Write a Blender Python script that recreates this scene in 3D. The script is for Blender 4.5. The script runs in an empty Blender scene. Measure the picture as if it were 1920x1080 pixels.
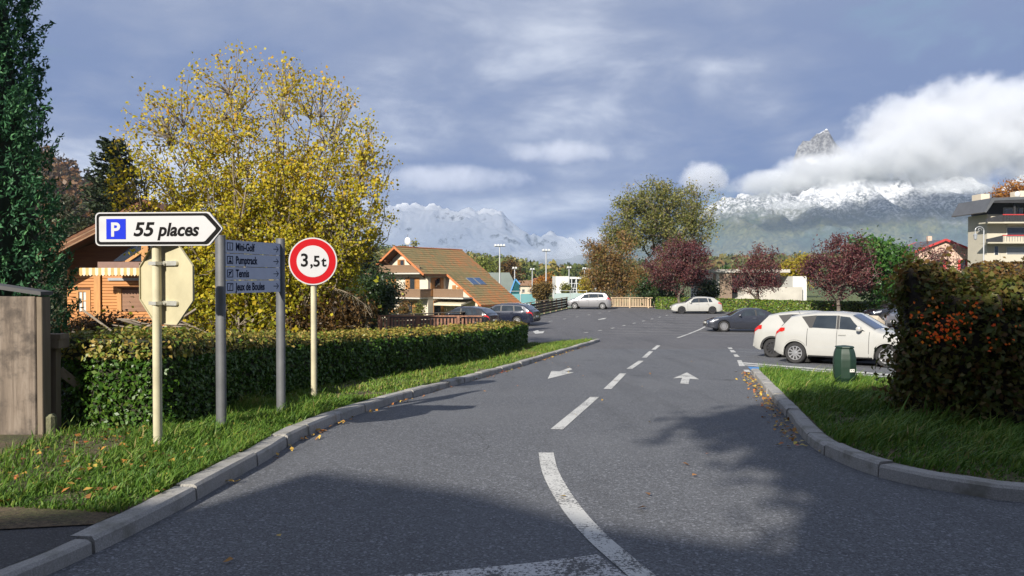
import bpy, bmesh, math, random
import numpy as np
from mathutils import Vector, Matrix, noise

R = math.radians
sc = bpy.context.scene
COL = sc.collection

# ------------------------------------------------------------------ camera
F = 1400.0            # focal length in pixels of the 1920 px wide photograph
EYE = 1.62
PITCH = math.atan(20 / F)
cam_d = bpy.data.cameras.new('camera')
cam_d.sensor_width = 36.0
cam_d.lens = 36.0 * F / 1920
cam_d.clip_start = 0.05
cam_d.clip_end = 60000
cam = bpy.data.objects.new('camera', cam_d)
cam.location = (0, 0, EYE)
cam.rotation_euler = (R(90) - PITCH, 0, 0)
COL.objects.link(cam)
sc.camera = cam

# ------------------------------------------------------------------ light
SUN_EL = R(28.0)
SH = Vector((0.48, 0.877)).normalized()          # horizontal direction in which shadows fall
sun_d = bpy.data.lights.new('sun', 'SUN')
sun_d.energy = 3.6
sun_d.angle = R(0.55)
sun_d.color = (1.0, 0.93, 0.82)
sun = bpy.data.objects.new('sun', sun_d)
ldir = Vector((SH.x * math.cos(SUN_EL), SH.y * math.cos(SUN_EL), -math.sin(SUN_EL)))
sun.rotation_euler = ldir.to_track_quat('-Z', 'Y').to_euler()
sun.location = (-20, -60, 40)
COL.objects.link(sun)

world = bpy.data.worlds.new('World')
sc.world = world
world.use_nodes = True
wn, wl = world.node_tree.nodes, world.node_tree.links
wn.clear()


def N(t, **kw):
    n = wn.new(t)
    for k, v in kw.items():
        setattr(n, k, v)
    return n


def wmath(op, a, b=None, c=None, clamp=False):
    n = N('ShaderNodeMath', operation=op, use_clamp=clamp)
    for i, v in enumerate((a, b, c)):
        if v is None:
            continue
        if isinstance(v, (int, float)):
            n.inputs[i].default_value = v
        else:
            wl.new(v, n.inputs[i])
    return n.outputs[0]


def wmix(f, a, b):
    n = N('ShaderNodeMix', data_type='RGBA')
    for s, v in ((0, f), (6, a), (7, b)):
        if isinstance(v, tuple):
            n.inputs[s].default_value = (*v, 1)
        elif isinstance(v, (int, float)):
            n.inputs[s].default_value = v
        else:
            wl.new(v, n.inputs[s])
    return n.outputs[2]


def wsmooth(v, lo, hi):
    n = N('ShaderNodeMapRange', interpolation_type='SMOOTHSTEP')
    wl.new(v, n.inputs[0])
    n.inputs[1].default_value, n.inputs[2].default_value = lo, hi
    return n.outputs[0]


def wnoise(vec, scale, detail, rough, dist=0.0):
    n = N('ShaderNodeTexNoise')
    wl.new(vec, n.inputs['Vector'])
    n.inputs['Scale'].default_value = scale
    n.inputs['Detail'].default_value = detail
    n.inputs['Roughness'].default_value = rough
    n.inputs['Distortion'].default_value = dist
    return n.outputs['Fac']


tc = N('ShaderNodeTexCoord')
sep = N('ShaderNodeSeparateXYZ')
wl.new(tc.outputs['Generated'], sep.inputs[0])
zz = wmath('ADD', wmath('MAXIMUM', sep.outputs[2], 0.0), 0.16)
cmb = N('ShaderNodeCombineXYZ')
wl.new(wmath('DIVIDE', sep.outputs[0], zz), cmb.inputs[0])
wl.new(wmath('DIVIDE', sep.outputs[1], zz), cmb.inputs[1])
plane = cmb.outputs[0]
mp = N('ShaderNodeMapping')
wl.new(tc.outputs['Generated'], mp.inputs[0])
mp.inputs['Scale'].default_value = (1, 1, 2.6)
mp.inputs['Location'].default_value = (0.31, 0.12, 0.55)
sky = N('ShaderNodeTexSky', sky_type='NISHITA')
sky.sun_disc = False
sky.sun_elevation = SUN_EL
sky.sun_rotation = math.atan2(-SH.x, -SH.y)
sky.air_density = 1.2
blue = N('ShaderNodeMix', data_type='RGBA', blend_type='MULTIPLY')
blue.inputs[0].default_value = 1
wl.new(sky.outputs[0], blue.inputs[6])
blue.inputs[7].default_value = (0.04, 0.04, 0.04, 1)
n_big = wnoise(mp.outputs[0], 1.7, 4, 0.5, 0.3)      # broad masses of grey cloud
n_mid = wnoise(mp.outputs[0], 4.6, 10, 0.60, 0.25)     # billows
n_lay = wnoise(plane, 0.75, 7, 0.55, 0.4)            # flat layers overhead
dens = wmath('ADD', wmath('MULTIPLY', n_big, 0.55), wmath('MULTIPLY', n_mid, 0.45))
lum = wmath('ADD', wmath('MULTIPLY', dens, 0.7), wmath('MULTIPLY', n_lay, 0.3))
c_dark, c_mid, c_lite = (0.080, 0.114, 0.208), (0.128, 0.158, 0.238), (0.37, 0.395, 0.445)
c1 = wmix(wsmooth(lum, 0.42, 0.52), c_dark, c_mid)
c2 = wmix(wsmooth(lum, 0.485, 0.63), c1, c_lite)
# higher up the cloud deck is paler and greyer, low down it is bluer
c3 = wmix(wmath('MULTIPLY', wsmooth(sep.outputs[2], 0.12, 0.55), 0.75), c2, (0.160, 0.182, 0.238))
c4 = wmix(wmath('MULTIPLY', wmath('SUBTRACT', 1.0, wsmooth(sep.outputs[2], 0.0, 0.12)), 0.55), c3, (0.060, 0.105, 0.235))
cover = wsmooth(dens, 0.30, 0.42)
final = wmix(cover, blue.outputs[2], c4)
bg = N('ShaderNodeBackground')
wl.new(final, bg.inputs[0])
bg.inputs[1].default_value = 0.92
wo = N('ShaderNodeOutputWorld')
wl.new(bg.outputs[0], wo.inputs[0])

vs = sc.view_settings
vs.view_transform = 'Standard'
vs.look = 'None'
vs.exposure = 1.36
vs.gamma = 1
vs.use_curve_mapping = False
cy = sc.cycles
cy.use_denoising = True
cy.max_bounces = 8
cy.diffuse_bounces = 3
cy.glossy_bounces = 3
cy.transmission_bounces = 4
cy.volume_bounces = 3
cy.volume_step_rate = 2.0
cy.transparent_max_bounces = 8
cy.sample_clamp_indirect = 4
cy.volume_max_steps = 256

# ------------------------------------------------------------------ helpers
_ys = np.array([-400, -20, 0, 4, 8, 13.6, 20.5, 30, 40, 47, 60, 75, 90, 400, 9000], float)
_zs = np.array([0, 0, 0, -.03, -.16, -.50, -.82, -1.2, -1.5, -1.66, -1.62, -1.5, -1.5, -1.5, -1.5])
_yy = np.arange(-60, 120, 0.25)
_zz = np.interp(_yy, _ys, _zs)
_k = np.hanning(29); _k /= _k.sum()
_zz[20:-20] = np.convolve(_zz, _k, 'same')[20:-20]


def gz(y):
    """height of the lane and car park at the distance y"""
    return float(np.interp(y, _yy, _zz))


def ray(px, py):
    u, v = (px - 960) / F, (540 - py) / F
    c, s = math.cos(PITCH), math.sin(PITCH)
    return Vector((u, c + v * s, -s + v * c))


def at(px, py, Y):
    """point on the pixel's ray at the distance Y"""
    d = ray(px, py)
    return Vector((0, 0, EYE)) + d * (Y / d.y)


def G(px, py, off=0.0):
    """where the pixel's ray meets the ground"""
    d = ray(px, py)
    t = 0.5
    while t < 400:
        p = Vector((0, 0, EYE)) + d * t
        if p.z <= gz(p.y) + off:
            break
        t += 0.02
    return p


def tag(o, label=None, cat=None, group=None, kind=None):
    for k, v in (('label', label), ('category', cat), ('group', group), ('kind', kind)):
        if v:
            o[k] = v
    return o


def empty(name, loc=(0, 0, 0), rz=0, label=None, cat=None, group=None):
    o = bpy.data.objects.new(name, None)
    o.empty_display_size = 0.2
    o.location = loc
    o.rotation_euler = (0, 0, rz)
    COL.objects.link(o)
    return tag(o, label, cat, group)


def link(name, me, m=None, parent=None, loc=None):
    o = bpy.data.objects.new(name, me)
    if m is not None and not me.materials:
        for q in (m if isinstance(m, (list, tuple)) else (m,)):
            me.materials.append(q)
    COL.objects.link(o)
    if parent is not None:
        o.parent = parent
    if loc is not None:
        o.location = loc
    return o


class MB:
    def __init__(s):
        s.v, s.f, s.m = [], [], []

    def add(s, vs, fs, mi=0):
        n = len(s.v)
        s.v += [tuple(q) for q in vs]
        s.f += [tuple(i + n for i in f) for f in fs]
        s.m += [mi] * len(fs)
        return s

    def box(s, c, d, rz=0.0, mi=0, M=None):
        x, y, z = d[0] / 2, d[1] / 2, d[2] / 2
        vs = [(sx * x, sy * y, sz * z) for sz in (-1, 1) for sy in (-1, 1) for sx in (-1, 1)]
        mt = Matrix.Translation(c) @ (M if M is not None else Matrix.Rotation(rz, 4, 'Z'))
        return s.add([mt @ Vector(q) for q in vs],
                     [(0, 2, 3, 1), (4, 5, 7, 6), (0, 1, 5, 4), (2, 6, 7, 3), (0, 4, 6, 2), (1, 3, 7, 5)], mi)

    def beam(s, a, b, w, h, mi=0):
        a, b = Vector(a), Vector(b)
        d = (b - a)
        q = d.to_track_quat('X', 'Z').to_matrix().to_4x4()
        return s.box((a + b) / 2, (d.length, w, h), M=q, mi=mi)

    def tube(s, pts, rad, n=8, cap=True, mi=0):
        pts = [Vector(p) for p in pts]
        if isinstance(rad, (int, float)):
            rad = [rad] * len(pts)
        rings = []
        up = Vector((0.123, 0.456, 0.88)).normalized()
        for i, p in enumerate(pts):
            d = pts[min(i + 1, len(pts) - 1)] - pts[max(i - 1, 0)]
            if d.length < 1e-7:
                d = Vector((0, 0, 1))
            d.normalize()
            a = d.cross(up)
            if a.length < 1e-3:
                a = d.cross(Vector((1, 0, 0)))
            a.normalize()
            b = d.cross(a)
            rings.append([p + (a * math.cos(t) + b * math.sin(t)) * rad[i] for t in [2 * math.pi * k / n for k in range(n)]])
        vs = [q for r in rings for q in r]
        fs = [(i * n + k, i * n + (k + 1) % n, (i + 1) * n + (k + 1) % n, (i + 1) * n + k) for i in range(len(pts) - 1) for k in range(n)]
        if cap:
            fs += [tuple(range(n - 1, -1, -1)), tuple((len(pts) - 1) * n + k for k in range(n))]
        return s.add(vs, fs, mi)

    def lathe(s, prof, n=20, c=(0, 0, 0), axis='Z', mi=0):
        vs = []
        for r, h in prof:
            for k in range(n):
                t = 2 * math.pi * k / n
                q = (r * math.cos(t), r * math.sin(t), h)
                if axis == 'Y':
                    q = (q[0], q[2], q[1])
                vs.append((q[0] + c[0], q[1] + c[1], q[2] + c[2]))
        m = len(prof)
        fs = [(i * n + k, i * n + (k + 1) % n, (i + 1) * n + (k + 1) % n, (i + 1) * n + k) for i in range(m - 1) for k in range(n)]
        fs += [tuple(range(n - 1, -1, -1)), tuple((m - 1) * n + k for k in range(n))]
        return s.add(vs, fs, mi)

    def prism(s, poly, y0, y1, mi=0, plane='XZ'):
        """polygon in the plane, extruded from y0 to y1 along the third axis"""
        n = len(poly)
        mk = (lambda a, b, c: (a, c, b)) if plane == 'XZ' else ((lambda a, b, c: (a, b, c)) if plane == 'XY' else (lambda a, b, c: (c, a, b)))
        vs = [mk(a, b, y0) for a, b in poly] + [mk(a, b, y1) for a, b in poly]
        fs = [tuple(range(n)), tuple(range(2 * n - 1, n - 1, -1))]
        fs += [(i, n + i, n + (i + 1) % n, (i + 1) % n) for i in range(n)]
        return s.add(vs, fs, mi)

    def mesh(s, name='m', smooth=None, fix=True):
        me = bpy.data.meshes.new(name)
        me.from_pydata(s.v, [], s.f)
        me.polygons.foreach_set('material_index', s.m)
        if fix:
            bm = bmesh.new()
            bm.from_mesh(me)
            bmesh.ops.recalc_face_normals(bm, faces=bm.faces)
            bm.to_mesh(me)
            bm.free()
        if smooth:
            me.polygons.foreach_set('use_smooth', [True] * len(me.polygons))
            me.set_sharp_from_angle(angle=R(smooth))
        me.update()
        return me

    def build(s, name, m, parent=None, smooth=None, loc=None, bevel=0):
        me = s.mesh(name, smooth)
        if bevel:
            bm = bmesh.new()
            bm.from_mesh(me)
            bmesh.ops.bevel(bm, geom=list(bm.edges), offset=bevel, segments=1, affect='EDGES', profile=0.6)
            bm.to_mesh(me)
            bm.free()
        return link(name, me, m, parent, loc)


def quads(name, V, tint=None, nv=4):
    """V: (n, nv, 3) array of separate faces"""
    n = len(V)
    me = bpy.data.meshes.new(name)
    me.vertices.add(n * nv)
    me.vertices.foreach_set('co', np.ascontiguousarray(V, dtype=np.float32).ravel())
    me.loops.add(n * nv)
    me.loops.foreach_set('vertex_index', np.arange(n * nv, dtype=np.int32))
    me.polygons.add(n)
    me.polygons.foreach_set('loop_start', np.arange(0, n * nv, nv, dtype=np.int32))
    if tint is not None:
        a = me.attributes.new('tint', 'FLOAT', 'FACE')
        a.data.foreach_set('value', np.ascontiguousarray(tint, dtype=np.float32))
    me.update(calc_edges=True)
    return me


def unit(a):
    return a / np.maximum(np.linalg.norm(a, axis=-1, keepdims=True), 1e-9)


def leaf_quads(rng, P, size, asp=0.62, nrm=None, spread=1.0, axis=None, aspread=1.0, fold=0.12):
    """folded leaf-shaped quads at the points P; nrm / axis steer them"""
    n = len(P)
    nr = rng.normal(size=(n, 3))
    if nrm is not None:
        nr = nrm + spread * 0.6 * nr
    nr = unit(nr)
    ax = rng.normal(size=(n, 3))
    if axis is not None:
        ax = axis + aspread * 0.6 * ax
    ax = unit(ax - (ax * nr).sum(1, keepdims=True) * nr)
    bx = np.cross(nr, ax)
    s = (np.asarray(size) * rng.uniform(0.65, 1.3, n))[:, None]
    a, b, c = ax * s * 0.5, bx * s * asp * 0.5, nr * s * fold
    return np.stack([P - a, P + b - a * 0.15 + c, P + a, P - b - a * 0.15 + c], axis=1)


def clustered(rng, n, lo=0.0, hi=1.0):
    return rng.uniform(lo, hi, n)


# ------------------------------------------------------------------ materials
class NT:
    def __init__(s, name):
        s.m = bpy.data.materials.new(name)
        s.m.use_nodes = True
        s.t = s.m.node_tree
        s.b = s.t.nodes['Principled BSDF']
        s.o = s.t.nodes['Material Output']
        s._tc = None

    def n(s, t, **kw):
        q = s.t.nodes.new(t)
        for k, v in kw.items():
            setattr(q, k, v)
        return q

    def lk(s, a, b):
        s.t.links.new(a, b)

    def put(s, sock, v):
        if isinstance(v, bpy.types.NodeSocket):
            s.lk(v, sock)
        elif isinstance(v, tuple) and len(v) == 3 and sock.type == 'RGBA':
            sock.default_value = (*v, 1)
        else:
            sock.default_value = v

    def co(s):
        if not s._tc:
            s._tc = s.n('ShaderNodeTexCoord')
        return s._tc.outputs['Object']

    def noise(s, scale, detail=4, rough=0.5, vec=None, dist=0.0, sc3=None):
        q = s.n('ShaderNodeTexNoise')
        v = vec or s.co()
        if sc3:
            mp_ = s.n('ShaderNodeMapping')
            s.lk(v, mp_.inputs[0])
            mp_.inputs['Scale'].default_value = sc3
            v = mp_.outputs[0]
        s.lk(v, q.inputs['Vector'])
        q.inputs['Scale'].default_value = scale
        q.inputs['Detail'].default_value = detail
        q.inputs['Roughness'].default_value = rough
        q.inputs['Distortion'].default_value = dist
        return q.outputs['Fac']

    def ramp(s, f, stops, mode='LINEAR'):
        q = s.n('ShaderNodeValToRGB')
        q.color_ramp.interpolation = mode
        e = q.color_ramp.elements
        while len(e) < len(stops):
            e.new(0.5)
        for i, (p, c) in enumerate(stops):
            e[i].position = p
            e[i].color = (*c, 1) if isinstance(c, tuple) else (c, c, c, 1)
        s.lk(f, q.inputs[0])
        return q.outputs[0]

    def mix(s, f, a, b, mode='MIX'):
        q = s.n('ShaderNodeMix', data_type='RGBA', blend_type=mode)
        s.put(q.inputs[0], f); s.put(q.inputs[6], a); s.put(q.inputs[7], b)
        return q.outputs[2]

    def math(s, op, a, b=0.0, clamp=False):
        q = s.n('ShaderNodeMath', operation=op, use_clamp=clamp)
        s.put(q.inputs[0], a); s.put(q.inputs[1], b)
        return q.outputs[0]

    def smooth(s, v, lo, hi):
        q = s.n('ShaderNodeMapRange', interpolation_type='SMOOTHSTEP')
        s.lk(v, q.inputs[0])
        q.inputs[1].default_value, q.inputs[2].default_value = lo, hi
        return q.outputs[0]

    def bump(s, h, strength=0.3, dist=0.01):
        q = s.n('ShaderNodeBump')
        q.inputs['Strength'].default_value = strength
        q.inputs['Distance'].default_value = dist
        s.lk(h, q.inputs['Height'])
        s.lk(q.outputs[0], s.b.inputs['Normal'])

    def set(s, col=None, rough=None, metal=None, spec=None, coat=None, trans=None):
        for k, v in (('Base Color', col), ('Roughness', rough), ('Metallic', metal), ('Specular IOR Level', spec), ('Coat Weight', coat), ('Transmission Weight', trans)):
            if v is not None:
                s.put(s.b.inputs[k], v)
        return s.m


def plain(name, c, rough=0.6, metal=0.0, var=0.15, scale=6.0, bump=0.0, coat=None, spec=None):
    t = NT(name)
    f = t.noise(scale, 5, 0.6)
    lo = tuple(x * (1 - var) for x in c)
    hi = tuple(min(1, x * (1 + var)) for x in c)
    col = t.ramp(f, [(0.3, lo), (0.7, hi)])
    t.set(col, rough, metal, spec, coat)
    if bump:
        t.bump(t.noise(scale * 4, 4, 0.6), bump, 0.01)
    return t.m


def leafmat(name, cols, transl=0.35, rough=0.5, spec=0.3):
    t = NT(name)
    a = t.n('ShaderNodeAttribute', attribute_name='tint')
    k = len(cols)
    col = t.ramp(a.outputs['Fac'], [(i / max(1, k - 1), c) for i, c in enumerate(cols)])
    t.set(col, rough, 0, spec)
    tr = t.n('ShaderNodeBsdfTranslucent')
    t.lk(col, tr.inputs[0])
    mx = t.n('ShaderNodeMixShader')
    mx.inputs[0].default_value = transl
    t.lk(t.b.outputs[0], mx.inputs[1])
    t.lk(tr.outputs[0], mx.inputs[2])
    t.lk(mx.outputs[0], t.o.inputs[0])
    return t.m


def woodmat(name, c1, c2, scale=(1.5, 30, 30), rough=0.75, bump=0.25, knots=0.0):
    t = NT(name)
    f = t.noise(1.0, 6, 0.65, sc3=scale, dist=0.6)
    g = t.noise(0.9, 3, 0.5)
    col = t.ramp(f, [(0.25, c1), (0.75, c2)])
    col = t.mix(t.math('MULTIPLY', g, 0.5), col, tuple(x * 0.6 for x in c1))
    t.set(col, rough)
    t.bump(f, bump, 0.004)
    return t.m
# ------------------------------------------------------------------ ground, mountains, haze
def terrain(x, y):
    z = gz(y)
    # land drops away behind the left fence, where the chalet stands
    fx = -3.2 + (y - 45) * 0.293
    d = fx - x - 1.5
    if y > 31:
        k = min(1, max(0, d / 6)) * min(1, max(0, (y - 31) / 12))
        z -= 1.7 * k * k * (3 - 2 * k)
    k = min(1, max(0, (y - 79) / 12))
    z -= 1.7 * k * k * (3 - 2 * k) * (1 if x < 9 else max(0, 1 - (x - 9) / 5))
    return z - 0.06


def make_ground():
    xs = np.unique(np.concatenate([np.linspace(-4600, -200, 14), np.linspace(-200, -40, 12), np.arange(-40, 60, 2.0), np.linspace(60, 220, 12), np.linspace(220, 4600, 14)]))
    ys = np.unique(np.concatenate([np.linspace(-900, -60, 8), np.arange(-60, 130, 2.0), np.linspace(130, 400, 12), np.linspace(400, 5150, 16)]))
    vs = [(x, y, terrain(x, y) - (0.0 if -60 < y < 130 else 0.4)) for y in ys for x in xs]
    nx = len(xs)
    fs = [(j * nx + i, j * nx + i + 1, (j + 1) * nx + i + 1, (j + 1) * nx + i) for j in range(len(ys) - 1) for i in range(nx - 1)]
    t = NT('meadow')
    f = t.noise(0.35, 6, 0.6)
    g = t.noise(0.012, 4, 0.6)
    col = t.ramp(f, [(0.3, (0.045, 0.07, 0.02)), (0.6, (0.09, 0.11, 0.03)), (0.8, (0.12, 0.10, 0.05))])
    col = t.mix(t.smooth(g, 0.45, 0.6), col, (0.06, 0.085, 0.025))
    t.set(col, 0.95)
    t.bump(t.noise(6, 4), 0.6, 0.05)
    o = MB().add(vs, fs).build('ground', t.m, smooth=60)
    tag(o, kind='structure')


make_ground()


def rnoise(p, oct_=6, H=0.9):
    return noise.ridged_multi_fractal(p, H, 2.1, oct_, 1.0, 2.0)


def mountain(name, crest, Y0, Y1, m, seed, amp, nx=260, nt=90, foot=0.0, pw=1.25, freq=0.0011, px0=None, px1=None, back=900):
    """crest: (px, py) outline of the ridge, which stands at the distance Y1; the slope comes down to Y0"""
    px0 = px0 if px0 is not None else crest[0][0]
    px1 = px1 if px1 is not None else crest[-1][0]
    cx = np.array([c[0] for c in crest], float); cyv = np.array([c[1] for c in crest], float)
    pxs = np.linspace(px0, px1, nx)
    vs = []
    for j in range(nt + 12):
        t = j / (nt - 1)
        for px in pxs:
            u = (px - 960) / F
            cz = EYE + (520 - float(np.interp(px, cx, cyv))) / F * Y1
            if t <= 1:
                Y = Y0 + (Y1 - Y0) * t
                z = foot + (cz - foot) * t ** pw
                k = min(1, t * 3.5)
            else:
                Y = Y1 + back * (t - 1) * (nt / 12)
                z = cz - (t - 1) * (nt / 12) * 900
                k = 1
            X = u * (Y1 * 0.75 + Y * 0.25)
            q = Vector((X * freq + seed, Y * freq, seed * 1.7))
            r = rnoise(q) - 1.0
            f = noise.fractal(q * 6.3, 0.8, 2.1, 4)
            z += k * amp * (0.55 * r + 0.16 * f) * (0.45 + 0.55 * min(1, t))
            Yd = Y + 120 * noise.noise(q * 2.1) * k
            vs.append((X + 60 * noise.noise(q * 3.3 + Vector((9, 9, 9))), Yd, max(z, foot - 5)))
    fs = [(j * nx + i, j * nx + i + 1, (j + 1) * nx + i + 1, (j + 1) * nx + i) for j in range(nt + 11) for i in range(nx - 1)]
    o = MB().add(vs, fs).build(name, m, smooth=80)
    tag(o, kind='structure')
    return o


def mountmat(name, snow_lo, snow_hi, forest, rock, wood2, dusting=0.55, steep=(0.50, 0.72)):
    t = NT(name)
    ge = t.n('ShaderNodeNewGeometry')
    sp = t.n('ShaderNodeSeparateXYZ'); t.lk(ge.outputs['Position'], sp.inputs[0])
    sn = t.n('ShaderNodeSeparateXYZ'); t.lk(ge.outputs['Normal'], sn.inputs[0])
    nf = t.noise(0.0016, 7, 0.62)
    ns = t.noise(0.012, 6, 0.7)
    nt_ = t.noise(0.035, 3, 0.7)
    h = t.math('ADD', sp.outputs[2], t.math('MULTIPLY', t.math('SUBTRACT', nf, 0.5), 520.0))
    h = t.math('ADD', h, t.math('MULTIPLY', t.math('SUBTRACT', ns, 0.5), 420.0))
    sn_h = t.smooth(h, snow_lo, snow_hi)
    st = t.math('ADD', sn.outputs[2], t.math('MULTIPLY', t.math('SUBTRACT', ns, 0.5), 0.7))
    flat = t.smooth(st, steep[0], steep[1])
    trees = t.ramp(nf, [(0.35, forest), (0.5, wood2), (0.62, forest)])
    trees = t.mix(t.smooth(nt_, 0.35, 0.7), trees, tuple(x * 0.45 for x in forest))
    up = t.smooth(h, snow_lo - 250, snow_lo + 150)
    base = t.mix(up, trees, t.mix(t.smooth(nt_, 0.4, 0.6), rock, tuple(x * 0.5 for x in rock)))
    dust = t.math('MULTIPLY', t.smooth(h, snow_lo - 200, snow_lo + 100), t.smooth(nt_, 0.40, 0.62))
    base = t.mix(t.math('MULTIPLY', dust, dusting), base, (0.75, 0.78, 0.82))
    col = t.mix(t.math('MULTIPLY', sn_h, flat), base, (0.80, 0.82, 0.85))
    t.set(col, 0.9, spec=0.1)
    t.bump(ns, 0.5, 30.0)
    return t.m


M_MR = mountmat('alpine_slope', 620, 1080, (0.045, 0.07, 0.05), (0.10, 0.11, 0.13), (0.11, 0.11, 0.05))
M_PK = mountmat('rocky_peak', 900, 1250, (0.045, 0.05, 0.05), (0.095, 0.10, 0.115), (0.06, 0.06, 0.06), dusting=0.22, steep=(0.70, 0.95))
M_ML = mountmat('snowy_range', 150, 420, (0.05, 0.065, 0.075), (0.10, 0.11, 0.14), (0.06, 0.07, 0.08), steep=(0.40, 0.62))
M_MB = mountmat('hazed_forest_slope', 2500, 3000, (0.025, 0.04, 0.05), (0.06, 0.07, 0.09), (0.035, 0.05, 0.05))  # distance haze and cloud shade are put into these dark blue colours

mountain('mountain', [(1090, 500), (1200, 470), (1290, 425), (1340, 395), (1390, 372), (1420, 368), (1460, 372), (1500, 356), (1560, 348), (1605, 322), (1640, 345), (1720, 345), (1800, 350), (1860, 345), (1920, 335), (2100, 320), (2300, 330)],
         5250, 7200, M_MR, 3.1, 330, nx=330, nt=100)
mountain('mountain_peak', [(1420, 410), (1470, 345), (1494, 300), (1508, 272), (1522, 266), (1534, 250), (1543, 246), (1560, 268), (1590, 292), (1640, 345), (1720, 420)],
         7300, 8300, M_PK, 7.7, 150, nx=150, nt=80, foot=400, pw=1.0, freq=0.0022)
mountain('snow_range', [(380, 445), (520, 420), (640, 400), (700, 393), (760, 392), (830, 400), (880, 396), (940, 398), (965, 416), (990, 438), (1040, 448), (1090, 470), (1150, 496), (1250, 517)],
         9000, 11500, M_ML, 5.3, 330, nx=300, nt=90, freq=0.0009)
mountain('forest_slope', [(900, 508), (990, 500), (1040, 488), (1090, 480), (1150, 470), (1250, 462), (1350, 470)],
         7600, 8800, M_MB, 11.3, 120, nx=120, nt=40)


def haze_box():
    x0, x1, y0, y1, z0, z1 = -4700, 4700, -950, 5200, -30, 260
    m = bpy.data.materials.new('haze_air')
    m.use_nodes = True
    nt_ = m.node_tree
    nt_.nodes.remove(nt_.nodes['Principled BSDF'])
    pv = nt_.nodes.new('ShaderNodeVolumePrincipled')
    pv.inputs['Color'].default_value = (0.55, 0.70, 0.95, 1)
    pv.inputs['Density'].default_value = 0.00009
    pv.inputs['Anisotropy'].default_value = 0.1
    nt_.links.new(pv.outputs[0], nt_.nodes['Material Output'].inputs['Volume'])
    o = MB().box(((x0 + x1) / 2, (y0 + y1) / 2, (z0 + z1) / 2), (x1 - x0, y1 - y0, z1 - z0)).build('haze', m)
    tag(o, 'thin blue air over the valley', 'haze', kind='stuff')


def vapour(name, dens, scale, gain=0.9, soft=0.35):
    m = bpy.data.materials.new(name)
    m.use_nodes = True
    t = m.node_tree
    t.nodes.remove(t.nodes['Principled BSDF'])
    pv = t.nodes.new('ShaderNodeVolumePrincipled')
    pv.inputs['Color'].default_value = (0.86, 0.88, 0.91, 1)
    tc_ = t.nodes.new('ShaderNodeTexCoord')
    ge = t.nodes.new('ShaderNodeNewGeometry')
    nz = t.nodes.new('ShaderNodeTexNoise')
    nz.inputs['Scale'].default_value = scale
    nz.inputs['Detail'].default_value = 8
    nz.inputs['Roughness'].default_value = 0.66
    t.links.new(ge.outputs['Position'], nz.inputs['Vector'])
    ln = t.nodes.new('ShaderNodeVectorMath')
    ln.operation = 'DOT_PRODUCT'
    t.links.new(tc_.outputs['Object'], ln.inputs[0])
    t.links.new(tc_.outputs['Object'], ln.inputs[1])
    m1 = t.nodes.new('ShaderNodeMath'); m1.operation = 'MULTIPLY_ADD'      # gain * (1 - r2) - 0.75
    t.links.new(ln.outputs['Value'], m1.inputs[0])
    m1.inputs[1].default_value, m1.inputs[2].default_value = -gain, gain - 1.08
    m2 = t.nodes.new('ShaderNodeMath'); m2.operation = 'MULTIPLY_ADD'
    t.links.new(nz.outputs['Fac'], m2.inputs[0])
    m2.inputs[1].default_value = 1.66
    t.links.new(m1.outputs[0], m2.inputs[2])
    mr = t.nodes.new('ShaderNodeMapRange')
    mr.interpolation_type = 'SMOOTHSTEP'
    mr.inputs[1].default_value, mr.inputs[2].default_value = 0.0, soft
    mr.inputs[3].default_value, mr.inputs[4].default_value = 0, dens
    t.links.new(m2.outputs[0], mr.inputs[0])
    t.links.new(mr.outputs[0], pv.inputs['Density'])
    t.links.new(pv.outputs[0], t.nodes['Material Output'].inputs['Volume'])
    return m


_bm = bmesh.new()
bmesh.ops.create_icosphere(_bm, subdivisions=2, radius=1.06)
CLOUD_ME = bpy.data.meshes.new('cloud')
_bm.to_mesh(CLOUD_ME)
_bm.free()


def cloud(c, r, m):
    me = CLOUD_ME.copy()
    o = link('cloud', me, m)
    o.location = c
    o.scale = r
    tag(o, kind='stuff')


def pcloud(px, py, Y, rx, ry, rz, m):
    """centre from a pixel and a distance, radii in pixels at that distance (ry in metres)"""
    cloud(at(px, py, Y), (rx * Y / F, ry, rz * Y / F), m)


haze_box()
V_BRIGHT = vapour('cumulus_vapour', 0.0065, 0.0042, soft=0.5)
V_WISP = vapour('stratus_vapour', 0.0010, 0.0030)
V_SOFT = vapour('cumulus_far_vapour', 0.0018, 0.0016, soft=0.7)
V_WISP2 = vapour('drifting_vapour', 0.004, 0.0060, soft=0.6)
V_DARK = vapour('shade_cloud_vapour', 0.0020, 0.0008, gain=1.4)
for b in [(1440, 345, 5900, 105, 330, 34), (1545, 322, 5900, 120, 330, 44), (1660, 300, 5900, 150, 380, 60), (1790, 275, 5900, 190, 420, 100), (1950, 250, 5900, 200, 420, 130), (1700, 240, 6700, 130, 380, 80), (1830, 205, 6700, 170, 380, 80), (1325, 335, 8000, 60, 300, 40)]:
    pcloud(*b, V_BRIGHT)
for b in [(700, 385, 8600, 120, 300, 34), (1030, 485, 8000, 110, 300, 26), (1120, 470, 8000, 110, 300, 60), (880, 490, 8500, 160, 300, 16)]:
    pcloud(*b, V_WISP)
for b in [(850, 335, 12600, 190, 500, 36), (1040, 285, 12600, 150, 500, 30), (1120, 455, 8000, 90, 300, 34)]:
    pcloud(*b, V_SOFT)
for b in [(1610, 352, 5500, 80, 200, 16), (1790, 350, 5500, 110, 200, 20), (1480, 385, 5500, 60, 200, 12)]:
    pcloud(*b, V_WISP2)
# unseen cloud added high up to keep the sun off the western range
for c, r in [((-4000, 4900, 3900), (3100, 2700, 440))]:
    cloud(c, r, V_DARK)
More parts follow.
